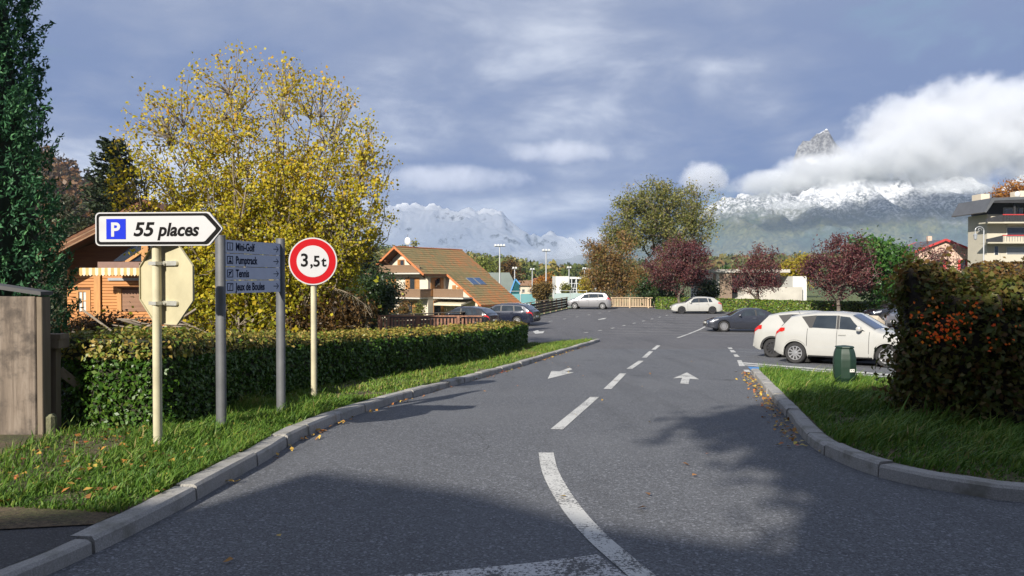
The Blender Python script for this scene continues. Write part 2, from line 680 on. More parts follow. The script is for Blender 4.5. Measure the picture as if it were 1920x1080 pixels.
# ------------------------------------------------------------------ lane, car park, verges, kerbs, markings
def sheet(name, poly, off, m, parent=None, step=0.5, kind=None):
    """flat polygon (x, y) laid on the ground profile"""
    bm = bmesh.new()
    bm.faces.new([bm.verts.new((x, y, 0)) for x, y in poly])
    ys = [p[1] for p in poly]
    y = math.floor(min(ys) / step) * step + step
    while y < max(ys):
        bmesh.ops.bisect_plane(bm, geom=bm.verts[:] + bm.edges[:] + bm.faces[:], plane_co=(0, y, 0), plane_no=(0, 1, 0))
        y += step
    bmesh.ops.triangulate(bm, faces=bm.faces[:])
    for v in bm.verts:
        v.co.z = gz(v.co.y) + off
    bmesh.ops.recalc_face_normals(bm, faces=bm.faces[:])
    if bm.faces and sum(f.normal.z for f in bm.faces) < 0:
        bmesh.ops.reverse_faces(bm, faces=bm.faces[:])
    me = bpy.data.meshes.new(name)
    bm.to_mesh(me)
    bm.free()
    o = link(name, me, m, parent)
    if kind:
        o['kind'] = kind
    return o


def asphalt(name, c, grain, patch=0.25):
    t = NT(name)
    fine = t.noise(grain, 2, 0.8)
    vor = t.n('ShaderNodeTexVoronoi')
    t.lk(t.co(), vor.inputs['Vector'])
    vor.inputs['Scale'].default_value = grain * 0.85
    big = t.noise(0.35, 5, 0.6)
    streak = t.noise(1.0, 4, 0.6, sc3=(1.6, 0.12, 1))
    sr = t.n('ShaderNodeSeparateColor')
    t.lk(vor.outputs['Color'], sr.inputs[0])
    stone = t.ramp(sr.outputs[0], [(0.05, tuple(x * 0.58 for x in c)), (0.6, c), (0.88, tuple(x * 1.3 for x in c)), (0.985, tuple(min(1, x * 2.6) for x in c))])
    col = t.mix(t.smooth(fine, 0.50, 0.66), stone, tuple(x * 1.75 for x in c))
    col = t.mix(t.math('MULTIPLY', t.smooth(big, 0.4, 0.7), patch), col, tuple(x * 1.5 for x in c))
    col = t.mix(t.math('MULTIPLY', t.smooth(streak, 0.5, 0.75), patch), col, tuple(x * 0.62 for x in c))
    # cracks here and there, and dark spots
    ed = t.n('ShaderNodeTexVoronoi', feature='DISTANCE_TO_EDGE')
    wob = t.n('ShaderNodeVectorMath', operation='ADD')
    nn = t.n('ShaderNodeTexNoise')
    t.lk(t.co(), nn.inputs['Vector'])
    nn.inputs['Scale'].default_value = 1.3
    nn.inputs['Detail'].default_value = 6
    t.lk(t.co(), wob.inputs[0])
    t.lk(nn.outputs['Color'], wob.inputs[1])
    t.lk(wob.outputs[0], ed.inputs['Vector'])
    ed.inputs['Scale'].default_value = 0.33
    crack = t.math('MULTIPLY', t.math('SUBTRACT', 1.0, t.smooth(ed.outputs['Distance'], 0.0008, 0.0032)), t.smooth(t.noise(0.22, 2), 0.52, 0.60))
    col = t.mix(t.math('MULTIPLY', crack, 0.8), col, tuple(x * 0.25 for x in c))
    spot = t.smooth(t.noise(0.9, 3, 0.4), 0.66, 0.76)
    col = t.mix(t.math('MULTIPLY', spot, 0.45), col, tuple(x * 0.4 for x in c))
    t.set(col, t.ramp(big, [(0.3, 0.72), (0.7, 0.9)]), spec=0.35)
    t.bump(t.math('ADD', vor.outputs['Distance'], t.math('MULTIPLY', fine, 0.6)), 0.55, 0.006)
    return t.m


M_LANE = asphalt('lane_asphalt', (0.083, 0.087, 0.096), 82, 0.42)
M_LOT = asphalt('old_asphalt', (0.078, 0.078, 0.084), 70, 0.45)
M_PAVE = asphalt('pavement_asphalt', (0.040, 0.040, 0.044), 120)


def paint(name, c, wear, base=(0.06, 0.06, 0.062)):
    t = NT(name)
    f = t.noise(46, 5, 0.75)
    g = t.noise(2.2, 4, 0.6)
    k = t.math('ADD', f, t.math('MULTIPLY', t.math('SUBTRACT', g, 0.5), 0.55))
    msk = t.smooth(k, wear - 0.05, wear + 0.06)
    dirt = t.mix(t.math('MULTIPLY', g, 0.5), c, tuple(x * 0.65 for x in c))
    t.set(t.mix(msk, base, dirt), 0.7)
    t.bump(f, 0.3, 0.004)
    return t.m


M_PAINT = paint('road_paint', (0.52, 0.52, 0.50), 0.415)
M_PAINT_OLD = paint('worn_road_paint', (0.50, 0.50, 0.50), 0.505)
M_PAINT_FAINT = paint('faded_bay_paint', (0.42, 0.42, 0.41), 0.44)
M_PAINT_BLUE = paint('blue_road_paint', (0.06, 0.22, 0.50), 0.40)

lot = sheet('car_park', [(-30, 28.6), (60, 28.6), (60, 79), (6.9, 79), (5.6, 75), (-3.0, 45.2), (-6.3, 38.6), (-30, 38.6)], 0.0, M_LOT, kind='structure')
lane = sheet('entry_lane', [(-45, -30), (60, -30), (60, 28.75), (-45, 28.75)], 0.004, M_LANE, kind='structure')

# left kerb line (foot of the kerb on the lane side)
LK = [(-40, -8), (-9, -0.6), (-4.2, 1.6), (-2.95, 3.0)] + [tuple(G(px, py)[:2]) for px, py in [(90, 1081), (164, 1049), (250, 1005), (332, 962), (420, 912), (500, 866), (570, 822), (690, 772), (820, 733), (960, 693), (1060, 661), (1126, 640)]]
RK = [tuple(G(px, py)[:2]) for px, py in [(1407, 700), (1432, 732), (1475, 785), (1520, 838), (1600, 880), (1700, 909), (1800, 927), (1920, 944)]] + [(6.6, 4.5), (12, 3.3), (40, 0)]


def resample(P, step):
    P = [Vector((*p, 0)) for p in P]
    # Catmull-Rom through the points, then equal steps
    dense = []
    for i in range(len(P) - 1):
        p0, p1, p2, p3 = P[max(i - 1, 0)], P[i], P[i + 1], P[min(i + 2, len(P) - 1)]
        for k in range(24):
            t = k / 24
            dense.append(0.5 * ((2 * p1) + (p2 - p0) * t + (2 * p0 - 5 * p1 + 4 * p2 - p3) * t * t + (3 * p1 - p0 - 3 * p2 + p3) * t ** 3))
    dense.append(P[-1])
    out, acc = [dense[0]], 0.0
    for a, b in zip(dense[:-1], dense[1:]):
        L = (b - a).length
        while acc + L >= step:
            a = a + (b - a) * ((step - acc) / (b - a).length)
            out.append(a)
            L = (b - a).length
            acc = 0.0
        acc += L
    out.append(dense[-1])
    return out


LKd = resample(LK, 0.24)
RKd = resample(RK, 0.24)
KH = 0.125


def inset(line, w, side):
    out = []
    for i, p in enumerate(line):
        d = line[min(i + 1, len(line) - 1)] - line[max(i - 1, 0)]
        n = Vector((-d.y, d.x, 0)).normalized() * side
        out.append(p + n * w)
    return out


LKi = inset(LKd, 0.19, 1)       # left kerb runs away from us, verge on its left
RKi = inset(RKd, 0.19, 1)

t = NT('granite_kerb')
f = t.noise(90, 4, 0.8)
g = t.noise(3.0, 5, 0.65)
rnd = t.n('ShaderNodeObjectInfo')
col = t.ramp(f, [(0.3, (0.16, 0.155, 0.15)), (0.55, (0.34, 0.33, 0.315)), (0.75, (0.48, 0.47, 0.45))])
col = t.mix(t.smooth(g, 0.48, 0.72), col, (0.13, 0.125, 0.10))
col = t.mix(t.math('MULTIPLY', rnd.outputs['Random'], 0.45), col, (0.22, 0.21, 0.19))
t.set(col, 0.85)
t.bump(t.math('ADD', f, t.math('MULTIPLY', g, 1.5)), 0.5, 0.006)
M_KERB = t.m


def kerb(name, line, side, m, skip=0, hfun=None, seed=1):
    rng = random.Random(seed)
    root = empty(name)
    tag(root, kind='structure')
    inn = inset(line, 0.19, side)
    i = skip
    while i < len(line) - 2:
        n = rng.choice([3, 4, 4, 5])
        j = min(i + n, len(line) - 1)
        mb = MB()
        vs = []
        jig = rng.uniform(-0.012, 0.012)
        lift = rng.uniform(-0.014, 0.010)
        for k in range(i, j + 1):
            a, b = line[k].copy(), inn[k].copy()
            if k == i or k == j:       # open joint at both ends
                d = (line[min(k + 1, len(line) - 1)] - line[max(k - 1, 0)]).normalized() * (0.013 if k == i else -0.013)
                a, b = a + d, b + d
            h = (hfun(k) if hfun else KH) + lift
            za, zb = gz(a.y), gz(b.y)
            e = (b - a).normalized()
            c = 0.022
            rr = lambda: rng.uniform(-0.003, 0.003)
            for q, z in ((a + e * (jig + rr()), za - 0.1), (a + e * (0.012 + jig + rr()), za + h - c + rr()), (a + e * (0.012 + c + jig), za + h + rr()), (b - e * 0.012, zb + h + rr()), (b, zb + h - 0.02), (b, zb - 0.1)):
                vs.append((q.x, q.y, z))
        m6 = j - i + 1
        fs = [(p * 6 + q, p * 6 + q + 1, p * 6 + 7 + q, p * 6 + 6 + q) for p in range(m6 - 1) for q in range(5)]
        fs += [tuple(range(5, -1, -1)), tuple((m6 - 1) * 6 + q for q in range(6))]
        o = mb.add(vs, fs).build('kerb_stone', m, root, smooth=35)
        i = j
    return root


def lk_h(k):
    y = LKd[k].y
    return 0.108 + (KH - 0.108) * min(1, max(0, (y - 4.6) / 2.6))


kerb('left_kerb', LKd, 1, M_KERB, skip=next(k for k, p in enumerate(LKd) if p.x > -9), hfun=lk_h, seed=4)
kerb('right_kerb', RKd[:-70], 1, M_KERB, seed=9)

t = NT('verge_soil')
f = t.noise(1.4, 6, 0.65)
g = t.noise(26, 5, 0.75)
col = t.ramp(f, [(0.32, (0.040, 0.055, 0.012)), (0.46, (0.075, 0.075, 0.022)), (0.56, (0.11, 0.075, 0.04)), (0.75, (0.15, 0.105, 0.065))])
col = t.mix(t.smooth(g, 0.42, 0.62), col, (0.040, 0.026, 0.014))
col = t.mix(t.smooth(t.noise(60, 3, 0.7), 0.58, 0.7), col, (0.20, 0.15, 0.09))
t.set(col, 0.95)
t.bump(g, 0.8, 0.02)
M_SOIL = t.m

LV = [(p.x, p.y) for p in LKi if p.y > 3.2 and p.x > -6]
verge_l = sheet('left_verge', [(-44, 4.2), (-6, 4.55), (-3.4, 4.6)] + [v for v in LV if v[1] > 4.6] + [(LV[-1][0] - 0.4, LV[-1][1] + 0.35), (0.9, 31.2), (-6.6, 36), (-44, 36)], KH - 0.02, M_SOIL, kind='structure')
# the island on the right, with the beech hedge
RV = [(p.x, p.y) for p in RKi if p.x < 30]
IS_END = [(24, 7.2), (9.4, 13.2), (7.6, 15.4), (RV[0][0] + 0.35, RV[0][1] + 0.12)]
verge_r = sheet('right_verge', RV[::-1] + IS_END[::-1] if False else RV + IS_END, KH - 0.02, M_SOIL, kind='structure')
pavement = sheet('pavement', [(p.x, p.y) for p in inset(LKd, 0.12, 1) if -0.4 < p.y and p.y < 4.95 and p.x < 0] + [(-2.95, 5.08), (-3.6, 5.0), (-4.4, 5.12), (-6, 5.0), (-40, 4.6), (-40, -2)], KH - 0.028, M_PAVE, kind='structure')


def strip(name, a, b, w, m, off=0.0085, parent=None):
    a, b = Vector(a[:2]), Vector(b[:2])
    d = (b - a).normalized()
    n = Vector((-d.y, d.x)) * w / 2
    return sheet(name, [tuple(a - n), tuple(b - n), tuple(b + n), tuple(a + n)], off, m, parent)


def pxpoly(name, P, m, parent, off=0.0085):
    return sheet(name, [tuple(G(*p)[:2]) for p in P], off, m, parent)


# centre line of the lane
for a, b in [((1044, 806), (1115, 745)), ((1139, 730), (1168, 701)), ((1180, 692), (1202, 677)), ((1208, 671), (1221, 659)), ((1225, 656), (1235, 648))]:
    strip('lane_dash', G(*a), G(*b), 0.15, M_PAINT, parent=lane)
# worn curve at the mouth of the lane, meeting the stop line
cl = [G(px, py)[:2] for px, py in [(1024, 850), (1030, 880), (1046, 915), (1075, 960), (1115, 1005), (1165, 1050), (1215, 1092)]]
cd = resample(cl, 0.12)
ca, cb = inset(cd, 0.075, 1), inset(cd, 0.075, -1)
sheet('lane_curve', [(p.x, p.y) for p in ca] + [(p.x, p.y) for p in cb[::-1]], 0.0085, paint('worn_curve_paint', (0.52, 0.52, 0.50), 0.455), lane, step=0.25)
sl = [tuple(G(px, py)[:2]) for px, py in [(380, 1110), (800, 1079), (1000, 1060), (1120, 1044)]] + [tuple(G(px, py)[:2]) for px, py in [(1185, 1092), (1000, 1103), (800, 1118), (420, 1150)]]
sheet('stop_line', sl, 0.012, M_PAINT_OLD, lane, step=0.25)
pxpoly('direction_arrow', [(1027, 711), (1034, 696), (1049, 697), (1068, 690), (1073, 693), (1060, 698), (1076, 699)], M_PAINT, lane)
pxpoly('direction_arrow', [(1288, 699), (1262, 710), (1279, 709), (1275, 720), (1291, 721), (1293, 711), (1311, 712)], M_PAINT, lane)
pxpoly('direction_arrow', [(999, 622), (1008, 619), (1012, 622), (1021, 621), (1018, 625), (1004, 626)], M_PAINT, lot)
pxpoly('direction_arrow', [(1121, 599), (1130, 597), (1138, 596), (1133, 598.5), (1122, 600)], M_PAINT, lot)


def bays(a, b, n, ln, side, w=0.09, dash=True, parent=None, lm=None):
    a, b = Vector(a[:2]), Vector(b[:2])
    d = (b - a)
    u = d.normalized()
    nrm = Vector((u.y, -u.x)) * side
    for k in range(n):
        p = a + d * (k / (n - 1))
        strip('bay_line', p + nrm * 0.35, p + nrm * ln, w, lm or M_PAINT_FAINT, parent=parent)
        if dash:
            strip('bay_dash', p - u * 0.25 , p + u * 0.45, 0.14, M_PAINT, off=0.011, parent=parent)


bays(G(1098, 624), G(1250, 591.5), 9, 9.6, 1, parent=lot)
bays(G(1031, 602.6), G(1142, 584), 6, 4.6, -1, parent=lot)
strip('bay_line', G(1270, 634), G(1333, 606), 0.13, M_PAINT, parent=lot, off=0.012)
# bays beside the white cars
for (x0, y0, x1, y1) in [(1371, 654, 1470, 657), (1376, 659.5, 1500, 664), (1384, 668, 1520, 674)]:
    strip('bay_line', G(x0, y0), G(x1, y1), 0.07, M_PAINT_FAINT, parent=lane)
for q in [[(1364, 652), (1372, 652), (1374, 655), (1367, 655)], [(1368, 657), (1376, 657), (1380, 661), (1371, 661)], [(1375, 665), (1382, 665), (1387, 669.5), (1378, 669.5)], [(1382, 676), (1390, 676), (1397, 687), (1386, 687)], [(1394, 694), (1404, 694), (1408, 698), (1396, 698)]]:
    pxpoly('bay_dash', q, M_PAINT, lane)
pxpoly('bay_line', [(1393, 680), (1470, 686), (1720, 706), (1720, 709), (1470, 688.5), (1394, 682)], M_PAINT, lane)
pxpoly('bay_line', [(1395, 683.6), (1470, 690.2), (1720, 711), (1720, 713), (1470, 692), (1396, 685.3)], M_PAINT, lane)
pxpoly('blue_bay_marking', [(1402, 688), (1447, 689.5), (1452, 695), (1408, 694)], M_PAINT_BLUE, lane)
pxpoly('bay_line', [(1560, 714.5), (1725, 727), (1760, 730), (1760, 733.5), (1725, 730), (1560, 717)], M_PAINT, lane)

# ------------------------------------------------------------------ grass
M_GRASS = leafmat('grass_blades', [(0.035, 0.085, 0.012), (0.07, 0.15, 0.018), (0.12, 0.20, 0.025), (0.21, 0.23, 0.05), (0.27, 0.21, 0.09)], 0.3, 0.55)


def inside(poly, X, Y):
    c = np.zeros(len(X), bool)
    j = len(poly) - 1
    for i in range(len(poly)):
        xi, yi = poly[i]; xj, yj = poly[j]
        if yi != yj:
            h = ((yi > Y) != (yj > Y)) & (X < (xj - xi) * (Y - yi) / (yj - yi) + xi)
            c ^= h
        j = i
    return c


def nfield(X, Y, f, seed):
    return np.array([noise.noise(Vector((x * f + seed, y * f, seed))) for x, y in zip(X, Y)])


def grass(name, poly, n, hgt, seed, label, bare=-0.35, lean=(0.25, 0.0), base=KH - 0.02, wid=0.008, dry=0.0, soil=None):
    rng = np.random.default_rng(seed)
    P = np.array(poly)
    X = rng.uniform(P[:, 0].min(), P[:, 0].max(), n); Y = rng.uniform(P[:, 1].min(), P[:, 1].max(), n)
    k = inside(poly, X, Y)
    X, Y = X[k], Y[k]
    f = nfield(X, Y, 1.1, seed) + 0.5 * nfield(X, Y, 3.1, seed + 5)
    k = f > bare + rng.uniform(-0.15, 0.15, len(f))
    if soil is not None:
        k &= ~(inside(soil, X, Y) & (rng.uniform(size=len(X)) < 0.80) & (f < 0.7))
    X, Y, f = X[k], Y[k], f[k]
    n = len(X)
    Z = np.interp(Y, _yy, _zz) + base - 0.01
    h = hgt * (0.25 + rng.gamma(2.2, 0.28, n)) * np.clip(0.75 + 0.9 * f, 0.3, 1.6)
    an = rng.uniform(0, 2 * np.pi, n)
    w = wid * rng.uniform(0.6, 1.4, n)
    bx, by = np.cos(an) * w, np.sin(an) * w
    lx = rng.normal(lean[0], 0.45, n) * h; ly = rng.normal(lean[1], 0.45, n) * h
    b = np.stack([X, Y, Z], 1)
    z0 = np.zeros(n)
    v0 = b + np.stack([-bx, -by, z0], 1); v1 = b + np.stack([bx, by, z0], 1)
    m = b + np.stack([lx * 0.35, ly * 0.35, h * 0.6], 1)
    v2 = m + np.stack([bx, by, z0], 1) * 0.8; v3 = m - np.stack([bx, by, z0], 1) * 0.8
    tip = b + np.stack([lx, ly, h * 0.93], 1)
    tip2 = tip + np.stack([bx, by, z0], 1) * 0.25
    V = np.concatenate([np.stack([v0, v1, v2, v3], 1), np.stack([v3, v2, tip2, tip], 1)])
    tint = np.clip(rng.beta(2, 3, n) * 0.75 + 0.18 * f + dry + 0.5 * np.clip(nfield(X, Y, 0.7, seed + 9) - 0.15, 0, 1) + 0.4 * (rng.uniform(size=n) < 0.06), 0, 1)
    o = link(name, quads(name, V, np.concatenate([tint, tint])), M_GRASS)
    tag(o, label, 'grass', kind='stuff')


rightface = [(-4.05, 8.45), (-3.95, 11), (-3.6, 14), (-2.1, 18.5), (-.7, 23.5), (.5, 30)]
near = [(p.x, p.y) for p in LKi if 4.9 < p.y < 11.5]
grass('grass', [(-3.0, 5.05)] + near + [(-3.9, 11.5), (-4.0, 8.8), (-5.0, 8.6), (-4.7, 6.6), (-4.6, 5.3)], 100000, 0.082, 3, 'tufty green grass round the parking sign post', bare=-0.75, wid=0.006, soil=[(-6, 4.8), (-3.75, 5.0), (-3.55, 6.2), (-3.95, 7.6), (-4.1, 8.5), (-6, 8.8)])
far = [(p.x, p.y) for p in LKi if p.y > 11.3]
grass('grass', far + [(0.9, 31.0), (0.5, 30), (-.7, 23.5), (-2.1, 18.5), (-3.6, 14), (-3.9, 11.4)], 130000, 0.066, 6, 'sunny strip of grass between hedge and kerb', bare=-0.6, wid=0.011, dry=0.12)
RG = [(p.x, p.y) for p in RKi if p.x < 12]
grass('grass', RG + [(12, 9.0), (9.4, 13.0), (7.6, 15.2), (RV[0][0] + 0.3, RV[0][1])], 180000, 0.115, 12, 'long green grass on the island beside the beech hedge', bare=-0.75, lean=(0.5, -0.1), wid=0.008)

# ------------------------------------------------------------------ fallen leaves
M_LITTER = leafmat('fallen_leaves', [(0.16, 0.07, 0.02), (0.30, 0.14, 0.03), (0.42, 0.30, 0.05), (0.34, 0.08, 0.03), (0.50, 0.40, 0.08)], 0.1)


def litter(name, pts, label, seed, spread=0.1, size=0.06, zoff=0.012):
    rng = np.random.default_rng(seed)
    P = np.array([(p[0], p[1], 0) for p in pts]) + rng.normal(0, spread, (len(pts), 3)) * np.array([1, 1, 0])
    P[:, 2] = np.interp(P[:, 1], _yy, _zz) + zoff + rng.uniform(0.004, 0.02, len(P))
    V = leaf_quads(rng, P, size, 0.75, nrm=np.tile([0, 0, 1.0], (len(P), 1)), spread=0.5)
    tag(link(name, quads(name, V, rng.uniform(0, 1, len(P))), M_LITTER), label, 'leaves', kind='stuff')


rr = random.Random(5)
pts = []
for a in inset(LKd, 0.07, -1):
    if 6 < a.y < 30:
        pts += [a] * (1 if rr.random() < 0.55 else rr.choice([0, 0, 3, 7]))
litter('fallen_leaves', pts, 'scattered brown leaves along the foot of the left kerb', 1, 0.06)
pts = []
for a in inset(RKd, 0.10, -1):
    if 7.5 < a.y < 18.5:
        pts += [a] * 7
litter('fallen_leaves', pts, 'drift of yellow leaves along the right kerb', 2, 0.085)
rg = np.random.default_rng(8)
litter('fallen_leaves', [(rg.uniform(-4.6, -2.6), rg.uniform(5.2, 9)) for _ in range(230)], 'dry leaves lying on the bare soil below the hedge', 3, 0.1, zoff=KH)
litter('fallen_leaves', [(rg.uniform(-3, 6), rg.uniform(4, 24)) for _ in range(36)], 'a few leaves blown over the lane', 4, 0.3)
# ------------------------------------------------------------------ signs
M_POST = plain('beige_enamel', (0.42, 0.385, 0.265), 0.5, 0.0, 0.24, 2.2, bump=0.05, spec=0.3)
M_SIGNBACK = plain('sign_back_enamel', (0.37, 0.335, 0.215), 0.6, 0.0, 0.16, 3)
M_GREYPOST = plain('grey_aluminium', (0.13, 0.135, 0.145), 0.45, 0.4, 0.2, 3)
M_CLAMP = plain('galvanised_clamp', (0.55, 0.54, 0.48), 0.35, 0.6, 0.1, 30)


def filmmat(name, c, stripe=0.0, scale=55.0):
    t = NT(name)
    w = t.n('ShaderNodeTexWave', bands_direction='Z')
    t.lk(t.co(), w.inputs['Vector'])
    w.inputs['Scale'].default_value = scale / 6.28
    g = t.noise(5, 5, 0.65)
    a = t.mix(t.math('MULTIPLY', w.outputs['Fac'], stripe), c, tuple(x * 0.72 for x in c))
    a = t.mix(t.math('MULTIPLY', t.smooth(g, 0.5, 0.75), 0.18), a, tuple(x * 0.6 for x in c))
    t.set(a, 0.65, spec=0.12)
    return t.m


M_WHITE = filmmat('white_reflective_film', (0.44, 0.44, 0.45), 0.3, 300)
M_BLACK = plain('black_film', (0.008, 0.008, 0.008), 0.8, 0, 0.1, spec=0.08)
M_BLUE = filmmat('blue_film', (0.006, 0.022, 0.42))
M_RED = filmmat('red_film', (0.36, 0.004, 0.008))
M_PANEL = plain('grey_blue_panel', (0.42, 0.46, 0.57), 0.45, 0, 0.05, 6)
M_NAVY = plain('navy_lettering', (0.008, 0.012, 0.032), 0.8, 0, 0.1, spec=0.1)
M_SPECK = plain('peeling_specks', (0.62, 0.64, 0.68), 0.7)


def text(s, size, m, parent, loc, shear=0.0, bold=0.0, sx=1.0, name='lettering', align='LEFT', depth=0.0006):
    cu = bpy.data.curves.new('txt', 'FONT')
    cu.body = s
    cu.size = size
    cu.shear = shear
    cu.offset = bold
    cu.align_x = align
    cu.resolution_u = 5
    cu.extrude = depth
    tmp = bpy.data.objects.new('txt', cu)
    COL.objects.link(tmp)
    me = bpy.data.meshes.new_from_object(tmp.evaluated_get(bpy.context.evaluated_depsgraph_get()))
    bpy.data.objects.remove(tmp)
    me.transform(Matrix.Translation(loc) @ Matrix.Rotation(R(90), 4, 'X') @ Matrix.Diagonal((sx, 1, 1, 1)))
    me.materials.clear()
    return link(name, me, m, parent)


def rrect(x0, z0, x1, z1, r, n=5):
    P = []
    for cx, cz, a0 in ((x1 - r, z0 + r, -90), (x1 - r, z1 - r, 0), (x0 + r, z1 - r, 90), (x0 + r, z0 + r, 180)):
        for k in range(n + 1):
            a = R(a0 + 90 * k / n)
            P.append((cx + r * math.cos(a), cz + r * math.sin(a)))
    return P


def arrow_board(x0, x1, zt, h, r, dx):
    """board outline with its point to the right"""
    P = []
    for cx, cz, a0 in ((x0 + r, zt - r, 90), (x0 + r, zt - h + r, 180)):
        for k in range(6):
            a = R(a0 + 90 * k / 5)
            P.append((cx + r * math.cos(a), cz + r * math.sin(a)))
    P += [(x1 - dx, zt - h), (x1 - dx + 0.02, zt - h + 0.008), (x1 - 0.006, zt - h / 2 - 0.012), (x1, zt - h / 2), (x1 - 0.006, zt - h / 2 + 0.012), (x1 - dx + 0.02, zt - 0.008), (x1 - dx, zt)]
    return P


def sign_p():
    b = G(296, 833, KH)
    D = b.y
    top = at(298, 399, D).z - b.z
    t = empty('parking_sign', b, R(-4), 'white arrow sign reading 55 places with a stop sign back below, beige post', 'sign')
    MB().tube([(0, 0.0, -0.1), (0, 0, top - 0.02)], 0.043, 10).build('post', M_POST, t, smooth=40)
    x0, x1, h = -0.575, 0.70, 0.325
    MB().prism(arrow_board(x0, x1, top, h, 0.045, 0.145), -0.075, -0.047).build('edge', M_WHITE, t)
    MB().prism(arrow_board(x0 + 0.014, x1 - 0.012, top - 0.012, h - 0.024, 0.036, 0.145), -0.078, -0.0745).build('border', M_BLACK, t)
    MB().prism(arrow_board(x0 + 0.042, x1 - 0.062, top - 0.038, h - 0.076, 0.02, 0.125), -0.081, -0.0775).build('field', M_WHITE, t)
    zc = top - h / 2
    s = 0.098
    xb = x0 + 0.215
    MB().prism([(xb - s, zc - s), (xb + s, zc - s), (xb + s, zc + s), (xb - s, zc + s)], -0.084, -0.0805).build('blue_square', M_BLUE, t)
    text('P', 0.185, M_WHITE, t, (xb - 0.055, -0.0852, zc - 0.068), bold=0.006, sx=1.0)
    text('55', 0.185, M_BLACK, t, (x0 + 0.385, -0.0822, zc - 0.066), shear=0.22, bold=0.0055, sx=1.08)
    text('places', 0.175, M_BLACK, t, (x0 + 0.635, -0.0822, zc - 0.066), shear=0.22, bold=0.0055, sx=0.94)
    # octagonal stop sign seen from behind
    yaw = R(-25)
    zo = at(305, 531, D).z - b.z
    mt = Matrix.Rotation(yaw, 4, 'Z')
    rr_ = 0.40 / math.cos(R(22.5))
    oct_ = [(0.06 + rr_ * math.cos(R(22.5 + 45 * k)), rr_ * math.sin(R(22.5 + 45 * k))) for k in range(8)]
    m = MB().prism(oct_, 0.066, 0.072)
    m.v = [tuple(mt @ Vector(v) + Vector((0, 0, zo))) for v in m.v]
    o = m.build('stop_plate', M_SIGNBACK, t)
    # folded rim of the plate
    mb = MB()
    for k in range(8):
        a, c = oct_[k], oct_[(k + 1) % 8]
        mb.beam((a[0], 0.058, a[1]), (c[0], 0.058, c[1]), 0.02, 0.007)
    mb.v = [tuple(mt @ Vector(v) + Vector((0, 0, zo))) for v in mb.v]
    mb.build('rim', M_SIGNBACK, o)
    for dz in (0.195, -0.195):
        mb = MB()
        mb.prism(rrect(-0.09, dz - 0.022, 0.24, dz + 0.022, 0.02), 0.040, 0.064)
        mb.box((0, -0.002, dz), (0.11, 0.100, 0.034))
        mb.tube([(0.075, 0.05, dz), (0.075, 0.02, dz)], 0.014, 8)
        mb.v = [tuple(mt @ Vector(v) + Vector((0, 0, zo))) for v in mb.v]
        mb.build('clamp', M_CLAMP, t)


sign_p()


